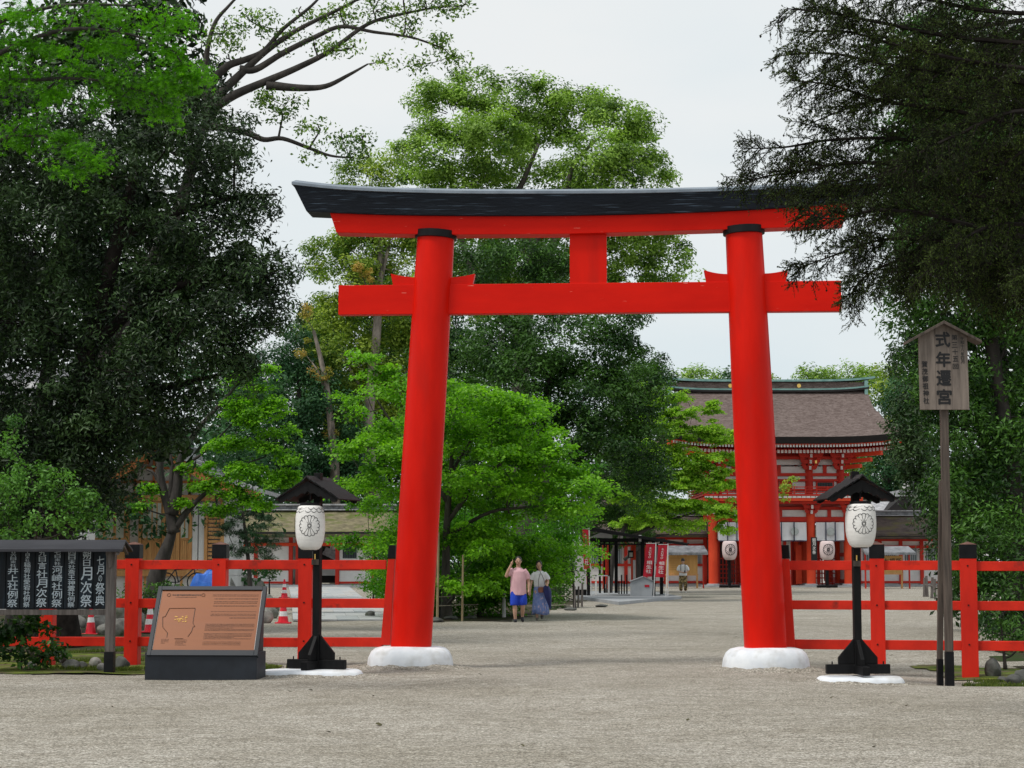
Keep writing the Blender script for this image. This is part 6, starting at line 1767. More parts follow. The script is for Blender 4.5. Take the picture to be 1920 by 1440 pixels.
# ---- layered maple before the gate
MG = [(1215, 730, 34, 12), (1250, 745, 40, 12), (1300, 775, 50, 11), (1330, 760, 24, 7), (1235, 790, 50, 14), (1290, 810, 60, 11), (1345, 822, 36, 9), (1365, 808, 20, 6), (1240, 850, 60, 14), (1310, 862, 60, 12), (1360, 850, 26, 8), (1225, 900, 60, 14), (1290, 905, 60, 11),
      (1350, 908, 36, 8), (1250, 945, 60, 13), (1320, 950, 55, 12), (1368, 968, 28, 12), (1215, 975, 50, 13), (1280, 985, 40, 9), (1365, 990, 16, 12), (1180, 930, 40, 16), (1185, 830, 36, 16), (1195, 870, 36, 14), (1335, 885, 36, 8), (1270, 880, 40, 10)]
MG = [(x, y, a * 1.2, b * 1.3) for x, y, a, b in MG]
tree("maple_tree", "pale green maple spreading thin layered sprays in front of the shrine gate", "maple", 91, (1140, 1115), [(1150, 1040), (1170, 990), (1188, 920), (1205, 830)],
     MG, L_MAPY, BARK, 3.2, 110, .42, .12, 'leaf', .28, trad=.16, up=1.0, out=.3, rnd=.5, tb=.45, tv=.25, tilt=.22, twigs=.2, aspect=.75, shell=(.2, 1.0),
     limbs=[(((1175, 1010), (1230, 985), (1290, 965), (1350, 950)), .11, .02), (((1178, 950), (1240, 900), (1310, 880), (1360, 860)), .09, .02), (((1185, 890), (1240, 830), (1300, 800)), .08, .02), (((1170, 1050), (1220, 1010), (1270, 1000)), .09, .03)])
tree("maple_sprig", "small yellowish maple sprig peeping out beside the torii's pillar before the gate balcony", "branch", 60, (1438, 935), [(1455, 925), (1470, 912)],
     [(1462, 922, 20, 9), (1478, 908, 16, 7), (1482, 900, 16, 5), (1468, 933, 16, 5)], L_CAMY, BARK, 5, 26, .18, .10, 'leaf', .4, trad=.02, tb=.85, tv=.15, base_z=W(1438, 935, 60).z, twigs=.4)
tree("evergreen_oak", "dark glossy tree behind the shelter, between the bright maple and the gate", "tree", 100, (1200, 1104), [(1195, 1000), (1190, 850)],
     [(1180, 780, 50, 60), (1215, 700, 40, 34, 2), (1190, 860, 50, 70), (1165, 930, 60, 60), (1210, 950, 50, 60, 1), (1150, 990, 60, 40), (1230, 740, 30, 34, 1), (1100, 950, 60, 50, 2)], L_OAK, BARK, 1.4, 150, .65, .17, 'leaf', .65, trad=.3, tb=.35, tv=.25, twigs=.1)
# ---- tall trees closing the gap behind the yellowish camphor
for k_, (cx, top, Yt, mt, lb) in enumerate([(480, 660, 146, L_FAR, "bluish dark tree farthest back beyond the low gate roof"), (610, 560, 144, L_OAK, "tall dark tree behind the pale trunk with orange tufts"), (720, 500, 142, L_OAK, "tall dark tree filling in behind the yellowish camphor"), (820, 560, 142, L_FAR, "dim green tree behind the torii's nearer pillar"), (930, 600, 110, L_OAK, "dim tree behind the dense evergreen under the tie beam")]):
    r2 = random.Random(40 + k_)
    L_ = [(cx, top + 50, 55, 50)] + [(cx + r2.uniform(-50, 50), top + 60 + q_ * 42, 62, 48, r2.uniform(-2, 2)) for q_ in range(11)]
    tree("background_tree", lb, "tree", Yt, (cx, 1098), [(cx, 950), (cx, top + 120)], L_, mt, BARK, .42, 110, 1.2, .32, 'leaf', .7, trad=.35, up=.8, out=.9, tb=.35, tv=.26, twigs=.03)
# ---- trees beyond the gate
rnd = random.Random(12)
for i, (cx, top, wd, Yt, mt) in enumerate([(1215, 672, 50, 168, L_FAR), (1310, 690, 50, 172, L_CAMP), (1385, 698, 48, 165, L_FAR), (1462, 694, 50, 170, L_CAMY), (1535, 688, 48, 166, L_CAMP), (1600, 682, 48, 174, L_CAMP), (1660, 690, 46, 168, L_CAMY), (1725, 700, 60, 160, L_FAR), (1120, 690, 60, 170, L_FAR)]):
    lb = ["broad", "low", "round", "yellowish", "mid green", "tall", "pale", "dark", "deep green"][i]
    L_ = [(cx, top + 22, wd * .7, 22)] + [(cx + rnd.uniform(-wd, wd) * .8, top + rnd.uniform(20, 60), wd * .5, 20, rnd.uniform(-2, 2)) for _ in range(5)] + [(cx + rnd.uniform(-30, 30), top + 90, wd, 50, 1), (cx, top + 170, wd, 70, 1)]
    tree("distant_tree", lb + " treetop showing beyond the ridge of the shrine gate" if i not in (0, 8, 7) else lb + [" far tree between the camphor and the shrine gate", "", "", "", "", "", "", " far tree beyond the gallery at the gate's side", " far tree hidden low behind the evergreen oak"][i], "tree", Yt, (cx, 1080), [(cx, 900), (cx, top + 80)],
         L_, mt, BARK, .5, 90, 1.0, .32, 'leaf', .7, "trees beyond the shrine gate", trad=.4, up=.8, out=.9, tb=.5, tv=.28, twigs=.05)
tree("cedar_tree", "hazy bluish dark cedar standing between the gate roof and the broadleaf tree", "tree", 150, (1668, 1080), [(1668, 960), (1668, 850)],
     [(1660, 850, 40, 50), (1690, 800, 40, 60), (1650, 900, 50, 40), (1700, 900, 40, 50), (1680, 740, 30, 40, 2), (1640, 930, 50, 24)], L_FAR, BARK, .6, 100, 1.0, .30, 'leaf', .9, trad=.4, tb=.35, tv=.3, twigs=.05)
# ---- right hand broadleaf trees behind the fence
RB = [(1700, 120, 70, 80, 2), (1800, 80, 110, 90, 2), (1900, 160, 90, 110, 1), (1690, 260, 55, 80, 1), (1770, 250, 90, 100), (1880, 320, 90, 110), (1690, 400, 48, 80, 1), (1760, 420, 80, 100), (1870, 480, 90, 100),
      (1710, 560, 52, 60), (1720, 640, 44, 60, .5), (1800, 580, 90, 80), (1890, 640, 80, 90), (1780, 700, 70, 70), (1740, 760, 44, 60, .6), (1880, 780, 80, 90), (1820, 830, 70, 70), (1762, 860, 48, 60), (1890, 920, 80, 80), (1800, 950, 56, 60, -.5), (1850, 1030, 70, 60, -1), (1805, 1045, 46, 54, -.5), (1800, 1120, 26, 34, -.8), (1920, 1040, 60, 70, -1), (1890, 1120, 60, 50, -1.2), (1850, 1180, 34, 30, -2), (1900, 1200, 44, 34, -2), (1960, 400, 80, 200, 1), (1970, 800, 80, 200, 1)]
tree("broadleaf_tree", "glossy dark green broadleaf tree filling the right behind the signpost", "tree", 36.5, (1930, 1235), [(1925, 1100), (1900, 900), (1860, 650), (1830, 400), (1820, 200)],
     RB, L_OAK, BARK, 4.2, 125, .40, .105, 'leaf', .75, trad=.24, up=.45, out=.8, rnd=.6, tb=.42, tv=.27, twigs=.16, aspect=.38, back=.3)
tree("evergreen_oak", "dull olive evergreen peeking from behind the broadleaf tree beside the gate roof", "tree", 48, (1815, 1160), [(1800, 1000), (1760, 800)],
     [(1705, 680, 26, 40), (1715, 740, 34, 50), (1710, 800, 40, 50), (1720, 860, 44, 44), (1740, 900, 50, 50), (1700, 830, 24, 30), (1740, 620, 40, 50), (1770, 960, 44, 44), (1790, 1030, 40, 50), (1810, 1100, 36, 44)], L_DARK, BARK, 4.0, 110, .40, .12, 'leaf', .8, trad=.15, tb=.75, tv=.2, twigs=.1)
tree("evergreen_sapling", "small leafy sapling with fine branches at the foot of the last fence post", "shrub", 31, (1885, 1240), [(1880, 1200), (1875, 1150)],
     [(1880, 1150, 34, 22), (1860, 1185, 30, 16), (1895, 1190, 34, 24), (1850, 1150, 26, 14), (1905, 1220, 26, 18), (1925, 1160, 24, 30), (1735, 1195, 8, 14, -1)][:6], L_OAK, BARK, 7, 26, .17, .085, 'leaf', .6, trad=.03, tb=.45, twigs=.5)

# ---- dark evergreen on the left
LD = [(60, 260, 120, 120, 1), (200, 330, 120, 90), (310, 280, 90, 70), (400, 260, 80, 60, 1), (440, 300, 50, 50), (90, 440, 120, 110), (230, 460, 120, 90), (360, 420, 100, 80), (430, 400, 60, 60), (495, 372, 46, 20, 0), (470, 400, 46, 34), (80, 600, 120, 100), (230, 600, 110, 90), (360, 560, 110, 80), (450, 530, 70, 70), (500, 520, 60, 55), (505, 580, 50, 50),
      (420, 620, 80, 60), (80, 760, 110, 90), (210, 740, 120, 80), (330, 700, 100, 70), (420, 690, 60, 60), (60, 880, 90, 80), (170, 870, 100, 70), (250, 810, 80, 52), (340, 770, 60, 50), (205, 900, 50, 44, 1), (180, 820, 90, 60, -.5), (60, 980, 90, 40, .8), (330, 640, 80, 60, -.8), (270, 700, 80, 50, -1), (-40, 400, 100, 300), (-40, 800, 100, 200), (130, 960, 80, 50, 1), (455, 640, 40, 40), (200, 200, 140, 80, 2), (340, 180, 80, 60, 2)]
tree("evergreen_oak", "huge nearly black evergreen oak filling the side behind the notice board", "tree", 36, (120, 1200), [(110, 1050), (120, 850), (170, 650), (220, 450), (260, 300)],
     LD, L_DARK, BARKD, 3.8, 110, .42, .110, 'leaf', .75, trad=.32, up=.35, out=.8, rnd=.6, tb=.38, tv=.32, twigs=.13, aspect=.32, back=.35,
     limbs=[(((170, 650), (280, 560), (400, 520), (500, 540)), .14, .03), (((140, 800), (240, 740), (340, 720), (420, 700)), .14, .03), (((220, 450), (330, 400), (440, 370), (520, 365)), .12, .02), (((260, 760), (200, 700), (130, 640)), .1, .03)])
LD2 = [(100, 300, 160, 140), (300, 350, 140, 130), (80, 560, 160, 140), (280, 600, 140, 120), (400, 500, 80, 100), (100, 800, 160, 120), (250, 780, 100, 70), (90, 950, 110, 70), (-60, 600, 100, 400), (240, 150, 160, 90), (60, 120, 160, 100), (250, 50, 150, 80), (330, 110, 80, 80), (60, 1020, 120, 50)]
tree("evergreen_oak", "second dark tree standing deep behind the black evergreen oak", "tree", 43, (40, 1180), [(50, 1000), (90, 700), (120, 400)],
     LD2, L_DARK, BARK, .75, 110, .85, .26, 'leaf', .8, trad=.35, up=.4, out=.8, tb=.30, tv=.2, twigs=.05, back=.7, shell=(.3, 1))
RB2 = [(1790, 200, 110, 140), (1900, 420, 110, 160), (1790, 480, 90, 120), (1830, 700, 110, 140), (1740, 620, 40, 60), (1900, 900, 110, 140), (1790, 900, 70, 110), (1870, 1100, 90, 90), (1760, 330, 90, 120)]
tree("evergreen_oak", "shadowy evergreen standing deep behind the glossy broadleaf tree", "tree", 44, (1900, 1180), [(1900, 1000), (1880, 700), (1850, 400)],
     RB2, L_DARK, BARK, 1.0, 110, .80, .24, 'leaf', .8, trad=.3, up=.4, out=.8, tb=.40, tv=.2, twigs=.04, back=.6, shell=(.3, 1))
# camphor limbs reaching over the torii from the left
CL = [((385, 225), (410, 180), (450, 140), (500, 95), (560, 55), (650, 10), (720, -30)), ((388, 215), (396, 160), (425, 125), (460, 112), (495, 95), (530, 55), (585, 10), (620, -30)),
      ((395, 205), (440, 178), (500, 152), (560, 126), (620, 95), (690, 45), (760, 25), (840, 10)), ((500, 160), (560, 165), (610, 162), (655, 140), (690, 120)),
      ((380, 235), (420, 240), (465, 250), (495, 262), (530, 260), (580, 278), (620, 292), (660, 296)), ((450, 130), (480, 130), (530, 100), (590, 70), (640, 50), (700, 60), (770, 70), (830, 90)), ((386, 220), (384, 130), (400, 50), (430, 10), (460, -20))]
root_b = W(390, 1160, 38)
ct = tree("camphor_tree", "camphor whose bare dark limbs sweep across the sky from behind the black oak", "tree", 39.0, (60, 1180), [(110, 900), (230, 600), (330, 400), (385, 225)],
     [(700, 20, 70, 26), (760, 40, 60, 26), (800, 15, 60, 30), (830, 80, 50, 26), (855, 110, 30, 20), (790, 120, 22, 16), (640, 30, 60, 24), (560, 20, 50, 22), (520, 60, 40, 20), (470, 40, 50, 30), (420, 60, 40, 40), (430, 110, 40, 24), (590, 90, 50, 18), (660, 90, 50, 20), (720, 110, 40, 16), (600, 245, 40, 14), (640, 255, 34, 16), (680, 262, 22, 16), (655, 290, 34, 12), (690, 295, 18, 8), (540, 190, 30, 20), (590, 290, 30, 10), (500, 180, 20, 20), (870, 10, 40, 16), (760, -20, 120, 20), (530, 215, 26, 14)],
     L_CAMP, BARK, 3.4, 46, .34, .095, 'leaf', .7, trad=.26, up=.5, out=.6, rnd=.8, tb=.25, tv=.2, twigs=.55, branches=True, shell=(.2, 1.0),
     limbs=[(c, .13 - .008 * i, .018) for i, c in enumerate(CL)])
# ---- bright maple at the top left, nearer
MT = [(40, 30, 80, 24), (140, 20, 90, 24), (240, 30, 80, 24), (310, 40, 60, 22), (60, 80, 80, 22), (160, 85, 90, 22), (260, 90, 80, 24), (330, 100, 50, 20), (355, 130, 36, 16), (50, 130, 70, 20), (150, 140, 80, 20), (250, 145, 80, 20), (330, 150, 50, 16), (375, 140, 26, 10), (20, 160, 50, 16), (290, 180, 60, 16), (310, 205, 28, 10), (90, 165, 40, 14), (100, 175, 22, 10), (200, 195, 30, 8), (240, 170, 60, 14), (350, 170, 34, 10), (-40, 80, 80, 60),
      (70, 225, 50, 14), (120, 255, 40, 14), (150, 285, 36, 12), (175, 305, 20, 8), (60, 270, 50, 12), (130, 320, 30, 9), (30, 240, 50, 14)]
tree("maple_tree", "brilliant green maple branches hanging into the upper corner above the black oak", "maple", 23, (-330, 1300), [(-330, 1000), (-300, 600), (-220, 300), (-160, 120)],
     MT, L_MAPD, BARK, 6.5, 84, .24, .072, 'star', .42, trad=.16, up=.9, out=.35, rnd=.6, tb=.5, tv=.22, tilt=.35, twigs=.12, shell=(.15, 1.0), back=.8,
     limbs=[(((-200, 220), (-60, 130), (100, 60), (220, 60), (320, 90)), .05, .01), (((-190, 200), (-60, 160), (60, 150), (180, 150), (300, 180)), .05, .01), (((-260, 420), (-120, 320), (0, 260), (100, 260), (170, 300)), .045, .008), (((-160, 120), (0, 40), (120, 10), (260, 10)), .05, .01)])
# ---- forked tree before the cedar house and its maple crown
FT = [(455, 712, 30, 16), (480, 740, 44, 18), (505, 775, 44, 18), (530, 810, 34, 18), (470, 790, 50, 20), (440, 770, 30, 20), (430, 830, 40, 20), (490, 840, 50, 18), (535, 855, 28, 18), (460, 880, 50, 16), (510, 900, 40, 16), (440, 920, 36, 14), (400, 900, 40, 12), (380, 870, 30, 10), (540, 890, 22, 20), (480, 940, 40, 14), (410, 950, 30, 10), (375, 910, 24, 8), (345, 940, 16, 6), (285, 915, 16, 7), (262, 950, 14, 6), (355, 880, 20, 8), (405, 960, 26, 8), (500, 690, 10, 10)]
tree("maple_tree", "forked dark trunked maple with bright green crown leaning before the cedar house", "maple", 57, (290, 1150), [(292, 1090), (312, 1030), (328, 985)],
     FT, L_MAPL, BARK, 4.0, 120, .38, .10, 'leaf', .36, trad=.36, up=1.0, out=.35, rnd=.55, tb=.50, tv=.25, tilt=.3, twigs=.14, aspect=.75, shell=(.2, 1.0), branches=True,
     limbs=[(((326, 1000), (318, 960), (302, 900), (300, 850), (296, 800)), .19, .07), (((322, 965), (332, 920), (335, 880), (345, 845), (375, 800), (420, 750), (450, 715)), .20, .03), (((328, 990), (350, 960), (385, 925), (440, 880), (500, 855)), .13, .02), (((310, 930), (290, 890), (275, 880)), .07, .03), (((338, 880), (350, 870), (380, 850), (410, 820), (440, 790)), .07, .02), (((318, 940), (322, 880), (318, 840)), .09, .04)])
tree("pine_shrub", "clipped dark pine with flat cloud layers beside the low gate's wall", "pine", 64, (470, 1140), [(468, 1080), (460, 1000), (452, 930)],
     [(450, 935, 40, 12), (490, 960, 30, 10), (425, 960, 40, 12), (465, 985, 50, 13), (500, 1005, 30, 12), (430, 1005, 34, 10), (480, 1025, 44, 11), (440, 1035, 36, 8), (510, 1040, 20, 8), (505, 980, 22, 14)], L_PINE, BARK, 4.0, 60, .30, .16, 'tuft', .4, trad=.10, up=.8, tb=.4, tv=.2, aspect=.10, twigs=.1)
tree("shrub", "bright fresh green shrub above the notice board's roof", "shrub", 31.5, (60, 1180), [(60, 1080), (70, 980), (80, 930)],
     [(60, 905, 60, 34), (20, 930, 40, 40), (120, 920, 56, 30), (160, 945, 34, 26), (80, 960, 80, 40), (20, 990, 60, 30), (140, 985, 50, 26), (-20, 940, 50, 60), (90, 880, 30, 12), (30, 800, 12, 26), (14, 830, 20, 24), (175, 975, 24, 16)], L_SHRB, BARKM, 6, 60, .24, .075, 'leaf', .65, trad=.05, up=.7, tb=.5, tv=.25, twigs=.3, aspect=.5)
tree("shrub", "leafy bush round the foot of the forked tree, behind the red fence", "shrub", 54, (270, 1162), [(268, 1150), (268, 1130)],
     [(255, 1115, 30, 22), (295, 1110, 24, 20), (250, 1140, 34, 20), (300, 1135, 30, 22), (320, 1105, 16, 16), (230, 1110, 20, 16)], L_OAK, BARK, 4, 60, .25, .10, 'leaf', .7, trad=.04, tb=.6, tv=.2)
tree("shrub", "dark broad leaved plants crowding the ground under the notice board", "shrub", 28.2, (40, 1250), [(40, 1230), (40, 1200)],
     [(20, 1180, 40, 26), (60, 1190, 36, 24), (20, 1225, 50, 22), (70, 1230, 40, 18), (-20, 1200, 40, 40), (100, 1215, 20, 14, .6), (60, 1165, 30, 14)], L_OAK, BARK, 9, 34, .20, .10, 'leaf', .6, trad=.02, tb=.28, tv=.22, aspect=.6)
tree("shrub", "narrow potted looking evergreen at the low gate by the paved path", "shrub", 84, (505, 1118), [(505, 1095), (505, 1080)],
     [(500, 1062, 24, 14), (512, 1080, 20, 12), (488, 1072, 16, 10)], L_OAK, BARK, 3, 60, .3, .12, 'leaf', .7, trad=.05, tb=.45)
tree("hedge", "trimmed hedge along the paved path below the bright maple", "hedge", 68, (700, 1130), [(700, 1110), (700, 1100)],
     [(712, 1075, 22, 36), (718, 1100, 24, 26), (712, 1040, 22, 30), (735, 1090, 22, 40, -1)], L_OAK, BARK, 2.4, 80, .35, .13, 'leaf', .7, trad=.05, tb=.5)

# far-off wood closing the view
def wood():
    P_, N_, S_, T_ = [], [], [], []
    lobes = []
    r_ = random.Random(5)
    for i in range(90):
        x = -75 + i * 1.7 + r_.uniform(-1, 1); y = 185 + r_.uniform(-6, 10)
        if 10 < x * 1 < 200 and False: continue
        h = r_.uniform(9, 14)
        lobes.append(((x, y, h * .55), (3.2, 2.6, h * .5)))
    C_, D_ = clumps_from_lobes(lobes, .05, .2)
    a = leaves_on(C_, D_, 50, 1.9, .7, .8)
    o = leaf_mesh("far_wood", a[0], a[1], a[2], 'leaf', L_FAR, None, a[3], .5); tag(o, "far dark wood closing the view beyond the halls", "wood", None, "stuff")
wood()
def left_wood():
    lobes = []; r_ = random.Random(6)
    for i in range(16):
        x = -34 + i * 1.5; y = 74 + r_.uniform(-3, 8); h = r_.uniform(11, 17)
        if x > -10.5: h *= .55; y += 18
        lobes.append(((x, y, h * .55), (2.6, 2.4, h * .5)))
    C_, D_ = clumps_from_lobes(lobes, .3, .2)
    a = leaves_on(C_, D_, 70, 1.0, .26, .8)
    o = leaf_mesh("wood_behind_house", a[0], a[1], a[2], 'leaf', L_FAR, None, a[3], .5); tag(o, "dim wood behind the cedar house and the dark oaks", "wood", None, "stuff")
left_wood()

# grass and moss tufts at the edges of the beds
def tufts(name, label, pts, n, spread, size, mat, tb=.5):
    P_ = []
    for (x0, y0, x1, y1) in pts:
        for _ in range(n):
            t = NR.random(); p = G(x0 + (x1 - x0) * t, y0 + (y1 - y0) * t, 0); x, y = p.x + NR.normal() * spread, p.y + NR.normal() * spread * 1.6
            P_.append((x, y, gz(x, y) + .02))
    P_ = np.array(P_); k = 7
    C = np.repeat(P_, k, axis=0) + NR.normal(size=(len(P_) * k, 3)) * np.array([.03, .03, .004])
    Nn = NR.normal(size=C.shape) * np.array([1, 1, .25])
    o = leaf_mesh(name, C, Nn, size * (.6 + .8 * NR.random(len(C))), 'leaf', mat, None, tb + NR.normal(size=len(C)) * .25, .18, droop=np.array([0, 0, 2.2]))
    tag(o, label, "grass", None, "stuff")
tufts("grass", "ragged grass and moss at the rim of the bed by the notice board", [(95, 1256, 270, 1256), (100, 1240, 260, 1238), (110, 1225, 250, 1222), (480, 1262, 500, 1256), (120, 1212, 240, 1208)], 150, .12, .09, L_GRAS)
tufts("grass_verge", "moss and grass under the fence at the far right", [(1825, 1275, 1925, 1274), (1835, 1262, 1925, 1262), (1830, 1272, 1925, 1270)], 90, .10, .07, L_GRAS, .35)
print("LEAVES", LEAFN[0])

# ================================================================ CONIFER BOUGHS AT THE UPPER RIGHT
def conifer():
    base = Vector((9.6, 19.5, 0))
    root = thing("conifer_tree", "dark conifer hanging fine needled boughs with little cones over the torii's farther end", "conifer", tuple(base))
    m = MB(); m.tube([Vector((0, 0, -.2)), Vector((.1, 0, 3)), Vector((-.1, .1, 6)), Vector((0, 0, 9.5))], [.42, .34, .28, .12], 12)
    m.build("trunk", BARK, root, smooth_=True)
    rg = random.Random(31)
    Y0 = 19.5
    paths = [((2050, 90), (1800, 70), (1640, 40), (1560, 25), (1475, 16)), ((2050, 170), (1800, 140), (1660, 120), (1560, 100), (1455, 104)),
             ((2050, 260), (1800, 210), (1660, 190), (1560, 160), (1480, 150)), ((2050, 300), (1820, 280), (1680, 260), (1560, 262), (1470, 276), (1395, 278)),
             ((2050, 380), (1830, 330), (1700, 310), (1590, 305), (1500, 322), (1440, 330), (1392, 345)), ((2050, 420), (1850, 370), (1720, 350), (1620, 350), (1540, 370), (1470, 368)),
             ((2050, 470), (1850, 430), (1730, 400), (1640, 395), (1570, 410), (1500, 402)), ((2050, 520), (1860, 470), (1740, 450), (1650, 450), (1560, 480), (1490, 506)),
             ((2050, 540), (1870, 500), (1760, 480), (1680, 490), (1620, 520), (1590, 560)), ((2050, 30), (1850, 20), (1720, -5), (1600, -10), (1520, -5)),
             ((2050, 140), (1850, 120), (1700, 90), (1590, 60), (1500, 60)), ((2050, 230), (1850, 190), (1700, 180), (1600, 200), (1510, 235)), ((2050, 350), (1850, 300), (1740, 300), (1640, 330), (1570, 345)),
             ((2050, 540), (1900, 500), (1800, 490), (1720, 505), (1690, 530)), ((2050, 560), (1920, 525), (1850, 520), (1800, 540)), ((2050, 590), (1980, 560), (1910, 550), (1870, 560)),
             ((2050, 500), (1930, 480), (1850, 500), (1780, 540)), ((2050, 450), (1900, 420), (1820, 440), (1760, 500), (1730, 530)), ((2050, 330), (1930, 330), (1850, 370), (1790, 420), (1760, 450)), ((2050, 210), (1900, 210), (1800, 250), (1720, 290), (1690, 330)),
             ((2050, 100), (1900, 90), (1780, 130), (1700, 180)), ((2050, 20), (1900, 40), (1800, 60), (1720, 100), (1650, 110)), ((2050, 250), (1950, 270), (1870, 310), (1800, 330)), ((2050, 400), (1960, 400), (1880, 430), (1830, 470)),
             ((2050, 60), (1980, 60), (1900, 80), (1850, 110)), ((2050, 180), (1980, 180), (1920, 200), (1860, 240)), ((2050, 500), (1990, 500), (1940, 510), (1900, 540)), ((2050, 120), (1960, 150), (1880, 160), (1800, 190), (1740, 220))]
    tw = MB(); NP, NN, NS, NT, ND = [], [], [], [], []; cones = []
    def grow(P, r0, r1, level, tint):
        L = len(P); nn = 5 if level == 0 else 3
        tw.tube(P, [r0 + (r1 - r0) * i / (L - 1) for i in range(L)], nn, cap=False)
    for bi, pp in enumerate(paths):
        dy0 = rg.uniform(-1.6, 1.4)
        P3 = spath([W(x, y, Y0 + dy0 * min(1, i * .4) + rg.uniform(-.15, .15)) - base for i, (x, y) in enumerate(pp)], 7)
        grow(P3, .030, .006, 0, 0)
        tot = len(P3); tb_ = rg.uniform(.1, .6)
        for i in range(4, tot):
            f = i / tot
            seg = (P3[min(i + 1, tot - 1)] - P3[i - 1]).normalized()
            sl_ = (.72 - .48 * f)
            for side in (1, -1):
                for rep_ in range(2 if f < .75 else 1):
                    if rg.random() < .46: continue
                    ang = R(rg.uniform(22, 52)) * side
                    q = Matrix.Rotation(ang, 3, 'Y') @ seg
                    q = (q + Vector((0, rg.uniform(-.5, .5), -rg.uniform(.0, .25)))).normalized()
                    st = P3[i].lerp(P3[i - 1], rg.random()); ln = sl_ * rg.uniform(.5, 1.1)
                    S3 = [st, st + q * ln * .5 + Vector((0, 0, -.02 * ln)), st + q * ln + Vector((0, 0, -.16 * ln))]
                    S3 = spath(S3, 4); grow(S3, .007, .003, 1, 0)
                    n3 = len(S3)
                    for j in range(1, n3):
                        sd_ = (S3[j] - S3[j - 1]).normalized()
                        for k in range(2 + (ln > .4)):
                            a3 = R(rg.uniform(25, 65)) * rg.choice((1, -1))
                            q3 = Matrix.Rotation(a3, 3, 'Y') @ sd_
                            q3 = (q3 + Vector((0, rg.uniform(-.6, .6), -.15))).normalized()
                            s3 = S3[j].lerp(S3[j - 1], rg.random()); l3 = rg.uniform(.06, .15)
                            e3 = s3 + q3 * l3 + Vector((0, 0, -.18 * l3))
                            tw.tube([s3, e3], [.0028, .0018], 3, cap=False)
                            for t in range(int(l3 / .0145)):
                                c = s3.lerp(e3, (t + rg.random()) / max(1, int(l3 / .0145)))
                                NP.append(c); NT.append(tb_ + rg.gauss(0, .2)); ND.append(q3)
                            if rg.random() < .05: cones.append(e3)
    for c in cones:
        for _ in range(1):
            tw.tube([c, c + Vector((0, 0, -.012)), c + Vector((0, 0, -.026))], [.004, .013, .003], 5)
    tw.build("boughs", BARKD, root)
    Pn = np.array([tuple(p) for p in NP]); Dn = np.array([tuple(p) for p in ND])
    Pn = Pn + NR.normal(size=Pn.shape) * .008
    o = leaf_mesh("crown", Pn, NR.normal(size=Pn.shape), .034 * (.7 + .6 * NR.random(len(Pn))), 'leaf', L_CONI, root, np.array(NT), .30, droop=Dn * 1.3)
    print("NEEDLES", len(Pn), "TW", len(tw.f))
conifer()

# ================================================================ PEOPLE
SKIN = pm("skin", (.46, .27, .19), (.54, .33, .24), 6, .55, spec=.3)
HAIR = pm("dark_hair", (.018, .014, .012), (.035, .028, .024), 30, .5)
PINK = pm("pink_cotton", (.62, .36, .40), (.72, .44, .48), 3, .85, .4, bscale=6, bdist=.02)
BLUE = pm("blue_shorts_cloth", (.008, .035, .38), (.014, .06, .52), 3, .8, .3, bscale=8, bdist=.02)
SHOE = pm("dark_shoe", (.012, .013, .020), (.03, .032, .042), 9, .6)
SHOEG = pm("grey_shoe", (.09, .085, .08), (.15, .14, .13), 9, .6)
SHOEW = pm("white_shoe", (.5, .5, .5), (.65, .65, .65), 9, .6)
WSH = pm("white_blouse", (.62, .62, .64), (.76, .76, .78), 3, .85, .5, bscale=7, bdist=.02)
SKRT = pm("blue_patterned_skirt", (.13, .19, .46), (.22, .29, .56), 30, .85, .5, (1, 1, .5), bscale=5, bdist=.02, c3=(.52, .42, .52), scale3=22, lo3=.56, hi3=.62)
UMBR = pm("navy_umbrella_cloth", (.010, .014, .085), (.018, .024, .13), 5, .6)
LEAT = pm("brown_leather", (.17, .065, .04), (.26, .10, .06), 6, .5)
CAMO = pm("patterned_trousers", (.05, .035, .015), (.10, .07, .03), 5, .85, c3=(.36, .27, .13), scale3=9, lo3=.5, hi3=.56)
